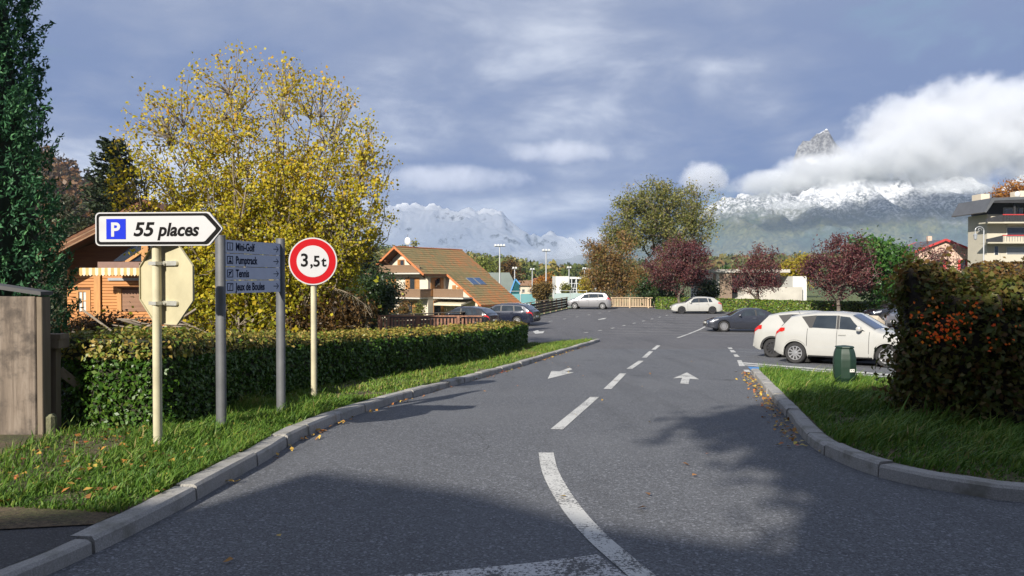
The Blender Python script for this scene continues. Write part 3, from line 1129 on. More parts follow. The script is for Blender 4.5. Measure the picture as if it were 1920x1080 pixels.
def sign_info():
    b1, b2 = G(415, 797, KH), G(527, 774, KH)
    d = (b2 - b1); d.z = 0
    L = d.length
    ang = math.atan2(d.y, d.x)
    top = at(413, 443, b1.y).z - b1.z
    t = empty('direction_board', b1, ang, 'grey two-post board with Mini-Golf, Pumptrack, Tennis and Jeux de Boules panels', 'sign')
    dz2 = b2.z - b1.z
    for x, dz, tp in ((0, 0, top), (L, dz2, at(525, 449, b2.y).z - b1.z)):
        P = [(x + 0.046 * math.cos(R(a)), 0.062 * math.sin(R(a))) for a in range(0, 360, 20)]
        o = MB().prism(P, dz - 0.15, tp, plane='XY').build('post', M_GREYPOST, t, smooth=40)
        MB().prism([(x + (p[0] - x) * 1.04, p[1] * 1.04) for p in P], tp, tp + 0.012, plane='XY').build('post_cap', M_GREYPOST, o, smooth=40)
    rg_ = random.Random(3)
    z0 = at(420, 449, b1.y).z - b1.z
    ph = 0.150
    pitch = (at(420, 449, b1.y).z - at(420, 526, b1.y).z) / 3
    x0, x1 = 0.05, L - 0.05
    for i, s in enumerate(('Mini-Golf', 'Pumptrack', 'Tennis', 'Jeux de Boules')):
        zt = z0 - i * pitch
        p = MB().box(((x0 + x1) / 2, -0.018, zt - ph / 2), (x1 - x0, 0.024, ph)).build('panel', M_PANEL, t)
        zc = zt - ph / 2
        w = (x1 - x0)
        fs = 0.128
        text(s, fs, M_NAVY, p, (x0 + w * 0.17, -0.0312, zc - 0.042), bold=0.0036, sx=w * 0.68)
        # pictogram in a square frame
        a, c, e = x0 + w * 0.025, x0 + w * 0.125, 0.046
        mb = MB()
        for q in ((a, zc - e, c, zc - e + 0.009), (a, zc + e - 0.009, c, zc + e), (a, zc - e, a + 0.011, zc + e), (c - 0.011, zc - e, c, zc + e)):
            mb.prism([(q[0], q[1]), (q[2], q[1]), (q[2], q[3]), (q[0], q[3])], -0.0318, -0.0302)
        mx = (a + c) / 2
        if i == 0:
            mb.prism([(mx - .006, zc - .03), (mx + .008, zc - .03), (mx + .004, zc + .03), (mx - .004, zc + .03)], -0.0318, -0.0302)
        elif i == 1:
            mb.prism([(a + .02, zc - .032), (c - .02, zc - .032), (c - .03, zc - .012), (mx, zc + .004), (a + .03, zc - .016)], -0.0318, -0.0302)
            mb.prism([(mx - .012, zc + .008), (mx + .016, zc + .008), (mx + .008, zc + .03), (mx - .004, zc + .032)], -0.0318, -0.0302)
        elif i == 2:
            mb.prism([(a + .02, zc - .028), (a + .034, zc - .032), (c - .02, zc + .026), (c - .034, zc + .032)], -0.0318, -0.0302)
            mb.prism([(a + .022, zc + .012), (mx, zc + .022), (mx + .006, zc + .004), (mx - .01, zc - .004)], -0.0322, -0.0298)
        else:
            mb.prism([(mx - .012, zc - .034), (mx - .002, zc - .034), (mx + .004, zc + .026), (mx - .006, zc + .03)], -0.0318, -0.0302)
            mb.prism([(mx - .002, zc + .018), (c - .024, zc + .024), (c - .024, zc + .032), (mx - .002, zc + .028)], -0.0322, -0.0298)
        mb.build('pictogram', M_NAVY, p)
        # arrow
        xa, xe = x0 + w * 0.865, x0 + w * 0.965
        mb = MB()
        mb.beam((xa, -0.031, zc), (xe - 0.004, -0.031, zc), 0.0016, 0.009)
        mb.beam((xe - 0.045, -0.0308, zc + 0.036), (xe, -0.0308, zc), 0.0016, 0.009)
        mb.beam((xe - 0.045, -0.0308, zc - 0.036), (xe, -0.0308, zc), 0.0016, 0.009)
        mb.build('arrow', M_NAVY, p)
        if i < 2:      # flecks of peeled film on the two upper panels
            mb = MB()
            for k in range(46 if i == 0 else 26):
                x, z, r = x0 + w * min(0.97, abs(rg_.gauss(0.72, 0.16))), zc + rg_.uniform(-0.06, 0.06), rg_.uniform(0.002, 0.005)
                if x > x1 - 0.01:
                    continue
                mb.prism([(x - r, z), (x, z - r), (x + r, z), (x, z + r)], -0.0314, -0.0298)
            mb.build('peeled_specks', M_SPECK, p)['kind'] = 'stuff'


sign_info()


def sign_round():
    b = G(588, 747, KH)
    zc = at(587, 490, b.y).z - b.z
    rad = 44.5 / F * b.y
    t = empty('weight_limit_sign', b, R(6), 'round red-bordered 3,5t weight limit sign on a beige post', 'sign')
    MB().tube([(0, 0.05, -0.1), (0, 0.05, zc + rad * 0.8)], 0.046, 10).build('post', M_POST, t, smooth=40)

    def disc(r, y0, y1, m, name, par):
        P = [(r * math.cos(R(a)), zc + r * math.sin(R(a))) for a in range(0, 360, 6)]
        return MB().prism(P, y0, y1).build(name, m, par)
    d = disc(rad, -0.02, 0.003, M_WHITE, 'disc', t)
    disc(rad * 0.945, -0.0226, -0.0190, M_RED, 'red_ring', d)
    disc(rad * 0.665, -0.0252, -0.0210, M_WHITE, 'white_field', d)
    text('3', rad * 0.76, M_BLACK, t, (-rad * 0.52, -0.0262, zc - rad * 0.21), bold=0.006, sx=0.95)
    text(',5', rad * 0.63, M_BLACK, t, (-rad * 0.12, -0.0262, zc - rad * 0.21), bold=0.006, sx=0.95)
    text('t', rad * 0.60, M_BLACK, t, (rad * 0.36, -0.0262, zc - rad * 0.21), bold=0.006, sx=0.95)
    for dz in (0.2, -0.2):
        MB().box((0, 0.02, zc + dz * rad / 0.425), (0.3, 0.03, 0.04)).build('bracket', M_CLAMP, t)


sign_round()

# ------------------------------------------------------------------ hedges
M_CORE = plain('hedge_twigs', (0.020, 0.022, 0.010), 0.95, 0, 0.5, 9, bump=0.8)
M_CORE_BR = plain('beech_twigs', (0.020, 0.014, 0.008), 0.95, 0, 0.5, 9, bump=0.8)
M_PRIVET = leafmat('privet_leaves', [(0.018, 0.058, 0.007), (0.044, 0.108, 0.012), (0.085, 0.155, 0.018), (0.20, 0.20, 0.035), (0.33, 0.23, 0.06)], 0.25, 0.42, 0.34)
M_BEECH = leafmat('beech_leaves', [(0.045, 0.070, 0.014), (0.085, 0.105, 0.020), (0.13, 0.12, 0.026), (0.13, 0.066, 0.022), (0.18, 0.11, 0.03), (0.28, 0.28, 0.07)], 0.45, 0.45)
M_GLOW = leafmat('sun_fleck_leaves', [(0.95, 0.09, 0.012), (1.0, 0.16, 0.02), (1.0, 0.30, 0.03)], 0.6, 0.4)  # orange-red leaves, colour raised to stand for flecks of sun


def hedge(name, path, width, height, leaf, dens, m, seed, label, cat='hedge', core=M_CORE, bump=0.05, bf=2.2, rnd=0.16, sizef=None, densf=None, sprout=0.04, base=KH - 0.03, tintf=None, sink=0.05, lowbare=0.0, endr=0.35, endk=0.80, hf=None):
    """clipped hedge along a centre line: a twiggy body and a coat of leaves"""
    rng = np.random.default_rng(seed)
    line = resample(path, 0.2)
    hw = width / 2
    pts, nrm = [], []
    # outline of the section, from the foot on the right over the top to the foot on the left
    sec = [(hw, 0.0), (hw * 1.02, height * 0.5), (hw, height - rnd), (hw - rnd * 0.3, height - rnd * 0.3), (hw - rnd, height), (0, height * 1.01), (-hw + rnd, height), (-hw + rnd * 0.3, height - rnd * 0.3), (-hw, height - rnd), (-hw * 1.02, height * 0.5), (-hw, 0.0)]
    rings, R_ = [], []
    for i, p in enumerate(line):
        d = (line[min(i + 1, len(line) - 1)] - line[max(i - 1, 0)]).normalized()
        s = Vector((d.y, -d.x, 0))
        e = min(i, len(line) - 1 - i) * 0.2
        k = 1.0 if e > endr else endk + (1 - endk) * math.sqrt(max(0, 1 - (1 - e / endr) ** 2))
        R_.append((p, s, d, k))
    vs = []
    for p, s, d, k in R_:
        z = gz(p.y) + base
        for a, b in sec:
            q = p + s * (a * k) + Vector((0, 0, z + b * (0.93 + 0.07 * k) * (hf(p.y) if hf else 1)))
            nz = noise.fractal(q * bf, 0.6, 2, 3) * bump
            q += (s * a / hw + Vector((0, 0, (b / height) ** 2))) * (nz - sink)
            vs.append(q)
    ns = len(sec)
    fs = [(i * ns + k, i * ns + k + 1, (i + 1) * ns + k + 1, (i + 1) * ns + k) for i in range(len(R_) - 1) for k in range(ns - 1)]
    caps = [tuple(range(ns)), tuple((len(R_) - 1) * ns + k for k in range(ns - 1, -1, -1))]
    t = empty(name, (0, 0, 0), 0, label, cat)
    t.location = (line[0].x, line[0].y, gz(line[0].y))
    o = MB().add(vs, fs + caps).build('twigs', core, t, smooth=60)
    o.matrix_parent_inverse = Matrix.Translation(-t.location)
    # leaves over all faces, by area
    V = np.array([tuple(v) for v in vs])
    tri = []
    for f in fs:
        tri += [(f[0], f[1], f[2]), (f[0], f[2], f[3])]
    for c in caps:
        cen = len(V)
        V = np.vstack([V, V[list(c)].mean(0)])
        tri += [(c[i], c[(i + 1) % len(c)], cen) for i in range(len(c))]
    tri = np.array(tri)
    A, B, C = V[tri[:, 0]], V[tri[:, 1]], V[tri[:, 2]]
    cr = np.cross(B - A, C - A)
    ar = np.linalg.norm(cr, axis=1) / 2
    cen = np.mean(V, 0)
    dn = ar * dens
    if densf is not None:
        dn = dn * densf(A[:, 1])
    cnt = rng.poisson(dn)
    idx = np.repeat(np.arange(len(tri)), cnt)
    u, v = rng.uniform(size=len(idx)), rng.uniform(size=len(idx))
    k = u + v > 1
    u[k], v[k] = 1 - u[k], 1 - v[k]
    P = A[idx] + (B - A)[idx] * u[:, None] + (C - A)[idx] * v[:, None]
    nn = unit(cr)[idx]
    # point the normals outward
    lc = np.array([(q.x, q.y) for q in line])[::3]
    i0 = np.concatenate([np.argmin(((c[:, None, :2] - lc[None]) ** 2).sum(2), axis=1) for c in np.array_split(P, max(1, len(P) // 20000))])
    ctr = lc[i0]
    out = np.stack([P[:, 0] - ctr[:, 0], P[:, 1] - ctr[:, 1], P[:, 2] - (np.interp(P[:, 1], _yy, _zz) + base + height * 0.45)], 1)
    nc = 2 * len(fs)
    c0 = (idx >= nc) & (idx < nc + len(caps[0]))
    c1_ = idx >= nc + len(caps[0])
    out[c0] = -np.array(R_[0][2][:])
    out[c1_] = np.array(R_[-1][2][:])
    nn = np.where(((nn * out).sum(1) < 0)[:, None], -nn, nn)
    P[c0] -= np.array(R_[0][2][:]) * 0.02
    hgt = (P[:, 2] - np.interp(P[:, 1], _yy, _zz) - base) / height
    if lowbare:
        k = rng.uniform(size=len(P)) < np.clip((hgt + 0.05) / lowbare, 0.15, 1)
        P, nn, hgt = P[k], nn[k], hgt[k]
    P = P + nn * (rng.exponential(sprout, len(P)) + rng.uniform(-0.02, 0.03, len(P)))[:, None]
    sz = leaf if sizef is None else leaf * sizef(P[:, 1])
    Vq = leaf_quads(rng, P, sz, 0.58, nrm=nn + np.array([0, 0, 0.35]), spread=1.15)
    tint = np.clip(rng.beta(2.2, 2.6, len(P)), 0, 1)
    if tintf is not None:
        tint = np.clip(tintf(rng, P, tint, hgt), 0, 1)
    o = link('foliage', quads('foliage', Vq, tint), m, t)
    o.matrix_parent_inverse = Matrix.Translation(-t.location)
    return t


hp = inset([Vector((*p, 0)) for p in rightface], 0.58, 1)
hp = [(p.x, p.y) for p in hp]
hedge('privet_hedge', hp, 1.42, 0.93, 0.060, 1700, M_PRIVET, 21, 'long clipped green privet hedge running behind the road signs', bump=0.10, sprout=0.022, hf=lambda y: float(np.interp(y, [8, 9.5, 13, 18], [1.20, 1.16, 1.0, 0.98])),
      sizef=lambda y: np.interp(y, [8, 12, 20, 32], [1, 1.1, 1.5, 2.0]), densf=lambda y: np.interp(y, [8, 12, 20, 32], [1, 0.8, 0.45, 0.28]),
      tintf=lambda rng, P, t_, h: t_ * 0.62 + np.where(h > 0.86, 0.55, 0.0) * rng.uniform(0.5, 1.25, len(t_)) + np.interp(P[:, 1], [9, 20], [0, 0.1]) * (h > 0.8))  # leaves on the top tinted golden, sunlight put into their colour
hedge('low_hedge', [tuple(G(1234, 579)[:2]), tuple((Vector(G(1400, 587)[:2]) + Vector((0, 2)))), (26, 64), (40, 60)], 1.2, 1.15, 0.20, 190, M_PRIVET, 22, 'low clipped green hedge along the far edge of the car park', bump=0.05, sprout=0.02, base=0,
      tintf=lambda rng, P, t_, h: t_ * 0.6 + 0.25)

BH = [(5.0, 9.5), (6.2, 9.3), (9.0, 8.7), (12.5, 7.2), (18, 5.0)]
bh = hedge('beech_hedge', BH, 1.9, 1.84, 0.085, 1300, M_BEECH, 23, 'tall dark beech hedge with brown leaves and orange-red flecks coloured as if sunlit', core=M_CORE_BR, bump=0.34, bf=1.3, rnd=0.55, sprout=0.065, sink=0.16, lowbare=0.25, endr=0.9, endk=0.25,
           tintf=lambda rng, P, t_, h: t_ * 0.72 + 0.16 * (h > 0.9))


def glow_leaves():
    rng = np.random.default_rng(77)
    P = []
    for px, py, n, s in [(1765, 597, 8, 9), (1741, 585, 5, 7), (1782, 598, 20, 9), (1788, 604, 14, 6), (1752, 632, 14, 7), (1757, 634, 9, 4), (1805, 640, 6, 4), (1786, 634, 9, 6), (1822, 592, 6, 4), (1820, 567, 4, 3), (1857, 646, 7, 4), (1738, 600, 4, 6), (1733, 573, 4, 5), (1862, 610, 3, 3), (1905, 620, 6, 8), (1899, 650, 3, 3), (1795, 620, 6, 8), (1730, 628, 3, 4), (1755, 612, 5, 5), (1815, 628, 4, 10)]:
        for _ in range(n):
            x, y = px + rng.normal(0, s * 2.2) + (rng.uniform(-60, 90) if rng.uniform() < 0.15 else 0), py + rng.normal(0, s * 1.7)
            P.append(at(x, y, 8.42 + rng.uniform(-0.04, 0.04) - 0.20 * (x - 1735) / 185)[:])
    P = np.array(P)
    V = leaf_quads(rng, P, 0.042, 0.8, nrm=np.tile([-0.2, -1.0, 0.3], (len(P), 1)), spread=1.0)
    o = link('sun_fleck_leaves', quads('sun_fleck_leaves', V, rng.uniform(0, 1, len(P))), M_GLOW, bh)
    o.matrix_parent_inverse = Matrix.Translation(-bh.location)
    o['label'] = 'orange-red leaves coloured bright like flecks of sun'


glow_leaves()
# ------------------------------------------------------------------ trees
M_BARK = woodmat('grey_bark', (0.075, 0.060, 0.045), (0.20, 0.17, 0.135), (14, 14, 2.5), 0.95, 0.6)
M_BARK_HAZEL = woodmat('hazel_bark', (0.13, 0.105, 0.08), (0.27, 0.225, 0.17), (14, 14, 3), 0.9, 0.4)
M_BARK_DARK = woodmat('dark_bark', (0.035, 0.027, 0.02), (0.10, 0.08, 0.06), (14, 14, 2.5), 0.95, 0.6)
M_BARK_PALE = woodmat('pale_bark', (0.16, 0.13, 0.09), (0.32, 0.27, 0.19), (14, 14, 2.5), 0.95, 0.5)


def skeleton(rng, base, top, targets, wob=0.12, seg=0.7, r0=0.1, rmin=0.006, up=0.35):
    """trunk from base to top, then limbs that reach every target; radii grow with what a limb carries"""
    pos, par = [], []
    n = 6
    for i in range(n + 1):
        t = i / n
        p = base + (top - base) * t + np.array([rng.normal(0, wob * 0.4), rng.normal(0, wob * 0.4), 0]) * (t > 0)
        pos.append(p); par.append(i - 1)
    first = max(1, n // 2)
    order = np.argsort(np.linalg.norm(targets - top, axis=1))
    leafn = []
    for k in order:
        tp = targets[k]
        A = np.array(pos[first:])
        d = tp - A
        L = np.linalg.norm(d, axis=1)
        cost = L - up * d[:, 2] + 0.06 * np.linalg.norm(A - top, axis=1)
        b = int(np.argmin(cost)) + first
        m = max(1, int(L[b - first] / seg))
        prev = b
        for i in range(1, m + 1):
            t = i / m
            q = pos[b] + (tp - pos[b]) * t + rng.normal(0, wob, 3) * (0.6 if i < m else 0.15)
            q[2] += 0.12 * L[b - first] * math.sin(math.pi * t) * (1 if up > 0 else -1)
            pos.append(q); par.append(prev); prev = len(pos) - 1
        leafn.append(prev)
    cnt = np.zeros(len(pos))
    for k in leafn:
        cnt[k] += 1
    for i in range(len(pos) - 1, 0, -1):
        cnt[par[i]] += cnt[i]
    tot = max(1, cnt[0])
    rad = np.maximum(r0 * (np.maximum(cnt, 0.6) / tot) ** 0.5, rmin)
    return np.array(pos), par, rad, leafn


def limb_mesh(pos, par, rad, skip=1, sides=5):
    ang = np.arange(sides) * 2 * np.pi / sides
    V, Fc = [], []
    for i in range(skip, len(pos)):
        p = par[i]
        if p < 0:
            continue
        a, b = pos[p], pos[i]
        d = unit(b - a)
        u = np.cross(d, [0.31, 0.22, 0.92] if abs(d[2]) < 0.97 else [1, 0, 0])
        u = unit(u); v = np.cross(d, u)
        ra, rb = (rad[i] if p == 0 or rad[p] > 1.8 * rad[i] else rad[p]), rad[i]
        if i <= 6:
            ra = rad[p] * (1.25 if p == 0 else 1)
        k = len(V)
        ring = np.cos(ang)[:, None] * u + np.sin(ang)[:, None] * v
        V += list(a + ring * ra) + list(b + ring * rb)
        Fc += [(k + j, k + (j + 1) % sides, k + sides + (j + 1) % sides, k + sides + j) for j in range(sides)]
    me = bpy.data.meshes.new('limbs')
    me.from_pydata([tuple(v) for v in V], [], Fc)
    me.polygons.foreach_set('use_smooth', [True] * len(Fc))
    me.update()
    return me


def in_crown(rng, ell, n, shell=0.45, bite=0.25, seed=0.0):
    """points spread through a set of ellipsoids, denser towards the outside, with gaps"""
    out = []
    w = np.array([e[3] * e[4] * e[5] for e in ell]); w = w / w.sum()
    while len(out) < n:
        e = ell[rng.choice(len(ell), p=w)]
        d = unit(rng.normal(size=3))
        r = rng.uniform() ** shell
        p = np.array(e[:3]) + d * r * np.array(e[3:6])
        if noise.noise(Vector(p * 0.9) + Vector((seed, 0, 0))) < -bite and rng.uniform() < 0.8:
            continue
        out.append(p)
    return np.array(out)


def tree(name, label, cat, loc, ell, trunk_h, trunk_r, ntar, nleaf, lsize, mleaf, mbark, seed, group=None, clump=0.35, asp=0.62, tint=None, wob=0.12, seg=0.7, up=0.35, lean=(0, 0), shell=0.45, bite=0.25, stems=None, bare=0.0):
    rng = np.random.default_rng(seed)
    t = empty(name, loc, 0, label, cat, group)
    tg = in_crown(rng, ell, ntar, shell, bite, seed)
    pos, par, rad, leafn = skeleton(rng, np.array([0, 0, -0.15]), np.array([lean[0], lean[1], trunk_h]), tg, wob, seg, trunk_r, max(0.006, trunk_r * 0.035), up)
    if bare:    # bare twigs beyond the limb ends
        ex, ep, er = list(pos), list(par), list(rad)
        for k in leafn:
            for _ in range(int(bare)):
                d = unit(pos[k] - pos[par[k]] + rng.normal(0, 0.5, 3) * np.linalg.norm(pos[k] - pos[par[k]]) + np.array([0, 0, 0.2]))
                ex.append(pos[k] + d * rng.uniform(0.3, 0.8) * clump * 1.6); ep.append(k); er.append(max(0.004, rad[k] * 0.6))
        pos2, par2, rad2 = np.array(ex), ep, np.array(er)
    else:
        pos2, par2, rad2 = pos, par, rad
    link('trunk', limb_mesh(pos2, par2, rad2), mbark, t)
    # leaves round the outer limbs
    w = rng.uniform(0.2, 1.0, len(leafn)) ** 1.5
    w = w / w.sum()
    src = rng.choice(np.array(leafn), size=nleaf, p=w)
    base = pos[src]
    prv = pos[np.array(par)[src]]
    P = base + (prv - base) * rng.uniform(-0.15, 0.9, nleaf)[:, None] + rng.normal(0, clump, (nleaf, 3)) * np.array([1, 1, 0.8])
    nr = unit(rng.normal(size=(nleaf, 3)) + np.array([0, 0, 0.7]))
    V = leaf_quads(rng, P, lsize, asp, nrm=nr, spread=0.8)
    tn = rng.beta(2.2, 2.2, nleaf)
    cl = rng.normal(0, 0.16, len(pos))[src]
    tn = np.clip(tn * 0.75 + 0.12 + cl, 0, 1)
    if tint is not None:
        tn = np.clip(tint(P, tn), 0, 1)
    link('crown', quads('crown', V, tn), mleaf, t)
    return t


L_HAZEL = leafmat('hazel_leaves', [(0.13, 0.15, 0.014), (0.27, 0.27, 0.018), (0.44, 0.38, 0.025), (0.54, 0.40, 0.03), (0.48, 0.25, 0.03), (0.28, 0.12, 0.03)], 0.45)
L_PLUM = leafmat('plum_leaves', [(0.035, 0.010, 0.014), (0.075, 0.022, 0.028), (0.13, 0.045, 0.045), (0.14, 0.07, 0.05)], 0.3)
L_OLIVE = leafmat('olive_tree_leaves', [(0.055, 0.07, 0.018), (0.12, 0.135, 0.035), (0.21, 0.205, 0.055), (0.32, 0.26, 0.075)], 0.35)
L_RUST = leafmat('rust_leaves', [(0.07, 0.075, 0.02), (0.14, 0.10, 0.035), (0.25, 0.13, 0.05), (0.17, 0.17, 0.05)], 0.35)
L_GREEN = leafmat('green_leaves', [(0.014, 0.05, 0.010), (0.03, 0.09, 0.018), (0.06, 0.14, 0.025), (0.13, 0.19, 0.04)], 0.3, 0.4, 0.45)
L_DARK = leafmat('dark_leaves', [(0.010, 0.024, 0.008), (0.020, 0.042, 0.012), (0.035, 0.065, 0.016), (0.06, 0.08, 0.02)], 0.2, 0.4, 0.45)
L_BROWN = leafmat('brown_leaves', [(0.028, 0.018, 0.008), (0.06, 0.036, 0.014), (0.11, 0.065, 0.02), (0.20, 0.10, 0.03)], 0.3)
L_YELLOW = leafmat('yellow_leaves', [(0.16, 0.14, 0.02), (0.30, 0.24, 0.025), (0.40, 0.30, 0.03)], 0.4)
L_ORANGE = leafmat('orange_leaves', [(0.20, 0.07, 0.015), (0.32, 0.13, 0.02), (0.42, 0.20, 0.03)], 0.4)
L_NEEDLE = leafmat('spruce_needles', [(0.012, 0.022, 0.012), (0.024, 0.042, 0.018), (0.045, 0.062, 0.026), (0.075, 0.085, 0.035)], 0.12, 0.6)
L_CYPRESS = leafmat('cypress_sprays', [(0.010, 0.042, 0.018), (0.022, 0.085, 0.036), (0.045, 0.14, 0.055), (0.075, 0.19, 0.065)], 0.15, 0.6)


def hazel():
    """old multi-stemmed hazel: a fan of long straight rods from one stool"""
    rng = np.random.default_rng(42)
    Yb = 15.5
    b = at(475, 640, Yb); b.z = gz(Yb) + KH
    t = empty('hazel_tree', b, 0, 'broad many-stemmed hazel with yellow autumn leaves behind the hedge', 'tree')
    S = F / Yb
    # crown outline from the photograph, as height over x
    ox = (np.array([248, 275, 310, 360, 420, 470, 530, 600, 650, 690, 718, 738]) - 475) / S
    oz = EYE + (520 - np.array([340, 230, 165, 165, 130, 96, 98, 120, 150, 185, 260, 410])) / S - b.z
    tg = []
    pos, par, rad = [], [], []
    for k in range(74):
        fr = rng.uniform(-1, 1)
        x1 = np.interp(fr, [-1, 0, 1], [ox[0] + 0.35, 0.3, ox[-1] - 0.35]) + rng.normal(0, 0.12)
        zt = np.interp(x1, ox, oz) * rng.uniform(0.55, 0.90)
        y1 = float(np.clip(rng.normal(0, 1.15), -1.0, 2.2)) * (1 - 0.4 * abs(fr))
        base = np.array([rng.normal(0, 0.28) + fr * 0.35, rng.normal(0, 0.3), -0.1])
        n = 9
        prev = -1
        rb = rng.uniform(0.018, 0.045) * (1.4 if k < 8 else 1)
        i0 = len(pos)
        for i in range(n + 1):
            u = i / n
            # rods leave steeply and lean outward
            p = base + np.array([(x1 - base[0]) * u ** 1.15, (y1 - base[1]) * u ** 1.15, zt * u + 0.1 * (1 - u)])
            p += rng.normal(0, 0.05, 3) * (0 < i)
            pos.append(p); par.append(prev); rad.append(rb * (1 - 0.86 * u) + 0.003); prev = len(pos) - 1
        # side branches with twigs
        for j in range(rng.integers(8, 14)):
            u = rng.uniform(0.3, 0.97)
            i = i0 + int(u * n)
            L = rng.uniform(0.35, 1.05) * (1.15 - 0.6 * u)
            d = unit(np.array([rng.normal(0, 0.7) + 0.35 * fr, rng.normal(0, 0.7), rng.uniform(0.25, 1.0)]))
            q = pos[i]; pr = i
            for s in range(3):
                q = q + d * L / 3 + rng.normal(0, 0.03, 3)
                pos.append(q); par.append(pr); rad.append(0.011 * (1 - s * 0.28)); pr = len(pos) - 1
                tg.append(pr)
            for s in range(3):
                e = q - d * L * rng.uniform(0.1, 0.7)
                d2 = unit(d + rng.normal(0, 0.6, 3))
                pos.append(e + d2 * rng.uniform(0.15, 0.4)); par.append(pr - rng.integers(0, 2)); rad.append(0.004)
                tg.append(len(pos) - 1)
        tg += list(range(i0 + 5, i0 + n + 1))
    # twigs fill the whole rounded outline of the crown
    A0 = np.array(pos)
    cand = np.array([i for i in range(len(pos)) if rad[i] > 0.006 and pos[i][2] > 0.8])
    for k in range(950):
        x1 = rng.uniform(ox[0] + 0.1, ox[-1] - 0.1)
        zt = np.interp(x1, ox, oz)
        z1 = zt * (1 - 0.72 * rng.uniform() ** 1.35) - 0.05
        q = np.array([x1, np.clip(rng.normal(0, 1.05), -1.1, 2.2), z1])
        if abs(x1 - 0.15) > 0.7 + 0.55 * z1:
            continue
        d = q - A0[cand]
        c_ = np.linalg.norm(d, axis=1) - 0.45 * d[:, 2]
        b_ = int(cand[np.argmin(c_)])
        pr = b_
        for s in (0.35, 0.7, 1.0):
            pos.append(A0[b_] + (q - A0[b_]) * s + rng.normal(0, 0.04, 3) * (s < 1)); par.append(pr); rad.append(0.011 - 0.007 * s); pr = len(pos) - 1
        tg += [pr, pr, pr - 1]
    pos = np.array(pos)
    link('stems', limb_mesh(pos, par, np.array(rad), skip=0, sides=6), M_BARK_HAZEL, t)
    n = 72000
    tgp = pos[np.array(tg)]
    # leaves hang on longest low down and inside; the tips are already thin
    ztop = np.interp(tgp[:, 0], ox, oz)
    w = np.clip(1.25 - (tgp[:, 2] / ztop) ** 3.0, 0.55, 1) * rng.uniform(0.15, 1, len(tg)) ** 1.5
    w *= np.where(tgp[:, 2] < 1.1, 0.45, 1)
    src = rng.choice(len(tg), size=n, p=w / w.sum())
    P = tgp[src] + rng.normal(0, 0.085, (n, 3))
    k = (P[:, 2] > 0.25) & (np.abs(P[:, 0] - 0.15) < 0.75 + 0.55 * P[:, 2])      # vase-shaped: bare towards the foot
    P = P[k]; n = len(P)
    V = leaf_quads(rng, P, 0.064, 0.82, nrm=unit(rng.normal(size=(n, 3)) + np.array([-0.35, -0.6, 0.3])), spread=0.7)
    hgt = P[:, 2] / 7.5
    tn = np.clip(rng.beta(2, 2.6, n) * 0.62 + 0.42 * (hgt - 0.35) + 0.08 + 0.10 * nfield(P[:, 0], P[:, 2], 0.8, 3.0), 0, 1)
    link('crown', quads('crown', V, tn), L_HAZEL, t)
    # dense brambly foot of the stool
    m = 2600
    Pb = np.stack([rng.normal(0.1, 0.85, m), rng.normal(-0.2, 0.45, m), rng.uniform(0.35, 2.3, m)], 1)
    V = leaf_quads(rng, Pb, 0.10, 0.8)
    link('foot_leaves', quads('foot_leaves', V, np.clip(rng.beta(2, 3, m) * 0.8, 0, 1)), L_HAZEL, t)
    g = 22.0 / Yb          # the stool stands 22 m away
    t.scale = (g, g, g)
    t.location = (b.x * g, 22.0, gz(22.0) + KH - 0.85)
    return Vector((b.x * g, 22.0, gz(22.0) + KH))


HZ = hazel()

# heap of cut branches at the foot of the hazel
rng = random.Random(11)
t = empty('branch_heap', (-8.3, 17.4, gz(17.4) + KH), 0, 'heap of bare cut branches lying beside the hazel', 'branches')
for k in range(64):
    x = rng.uniform(-1.5, 1.3)
    z = max(0.06, rng.uniform(0.1, 1.45) * (1 - abs(x) / 2.8))
    L = rng.uniform(0.7, 1.7)
    a = rng.gauss(0.25, 0.5) + (math.pi if rng.random() < 0.3 else 0)
    tilt = rng.gauss(-0.15, 0.28)
    y = rng.uniform(-0.6, 0.5)
    pts = []
    for s in range(5):
        u = s / 4 - 0.5
        pts.append((x + math.cos(a) * L * u + rng.gauss(0, 0.02), y + math.sin(a) * L * u * 0.6 + rng.gauss(0, 0.02), max(0.03, z + tilt * L * u + 0.14 * L * (0.25 - u * u) + rng.gauss(0, 0.02))))
    r = rng.uniform(0.012, 0.034)
    MB().tube(pts, [r, r * 0.95, r * 0.85, r * 0.7, r * 0.45], 6).build('branch', M_BARK_HAZEL, t, smooth=60)


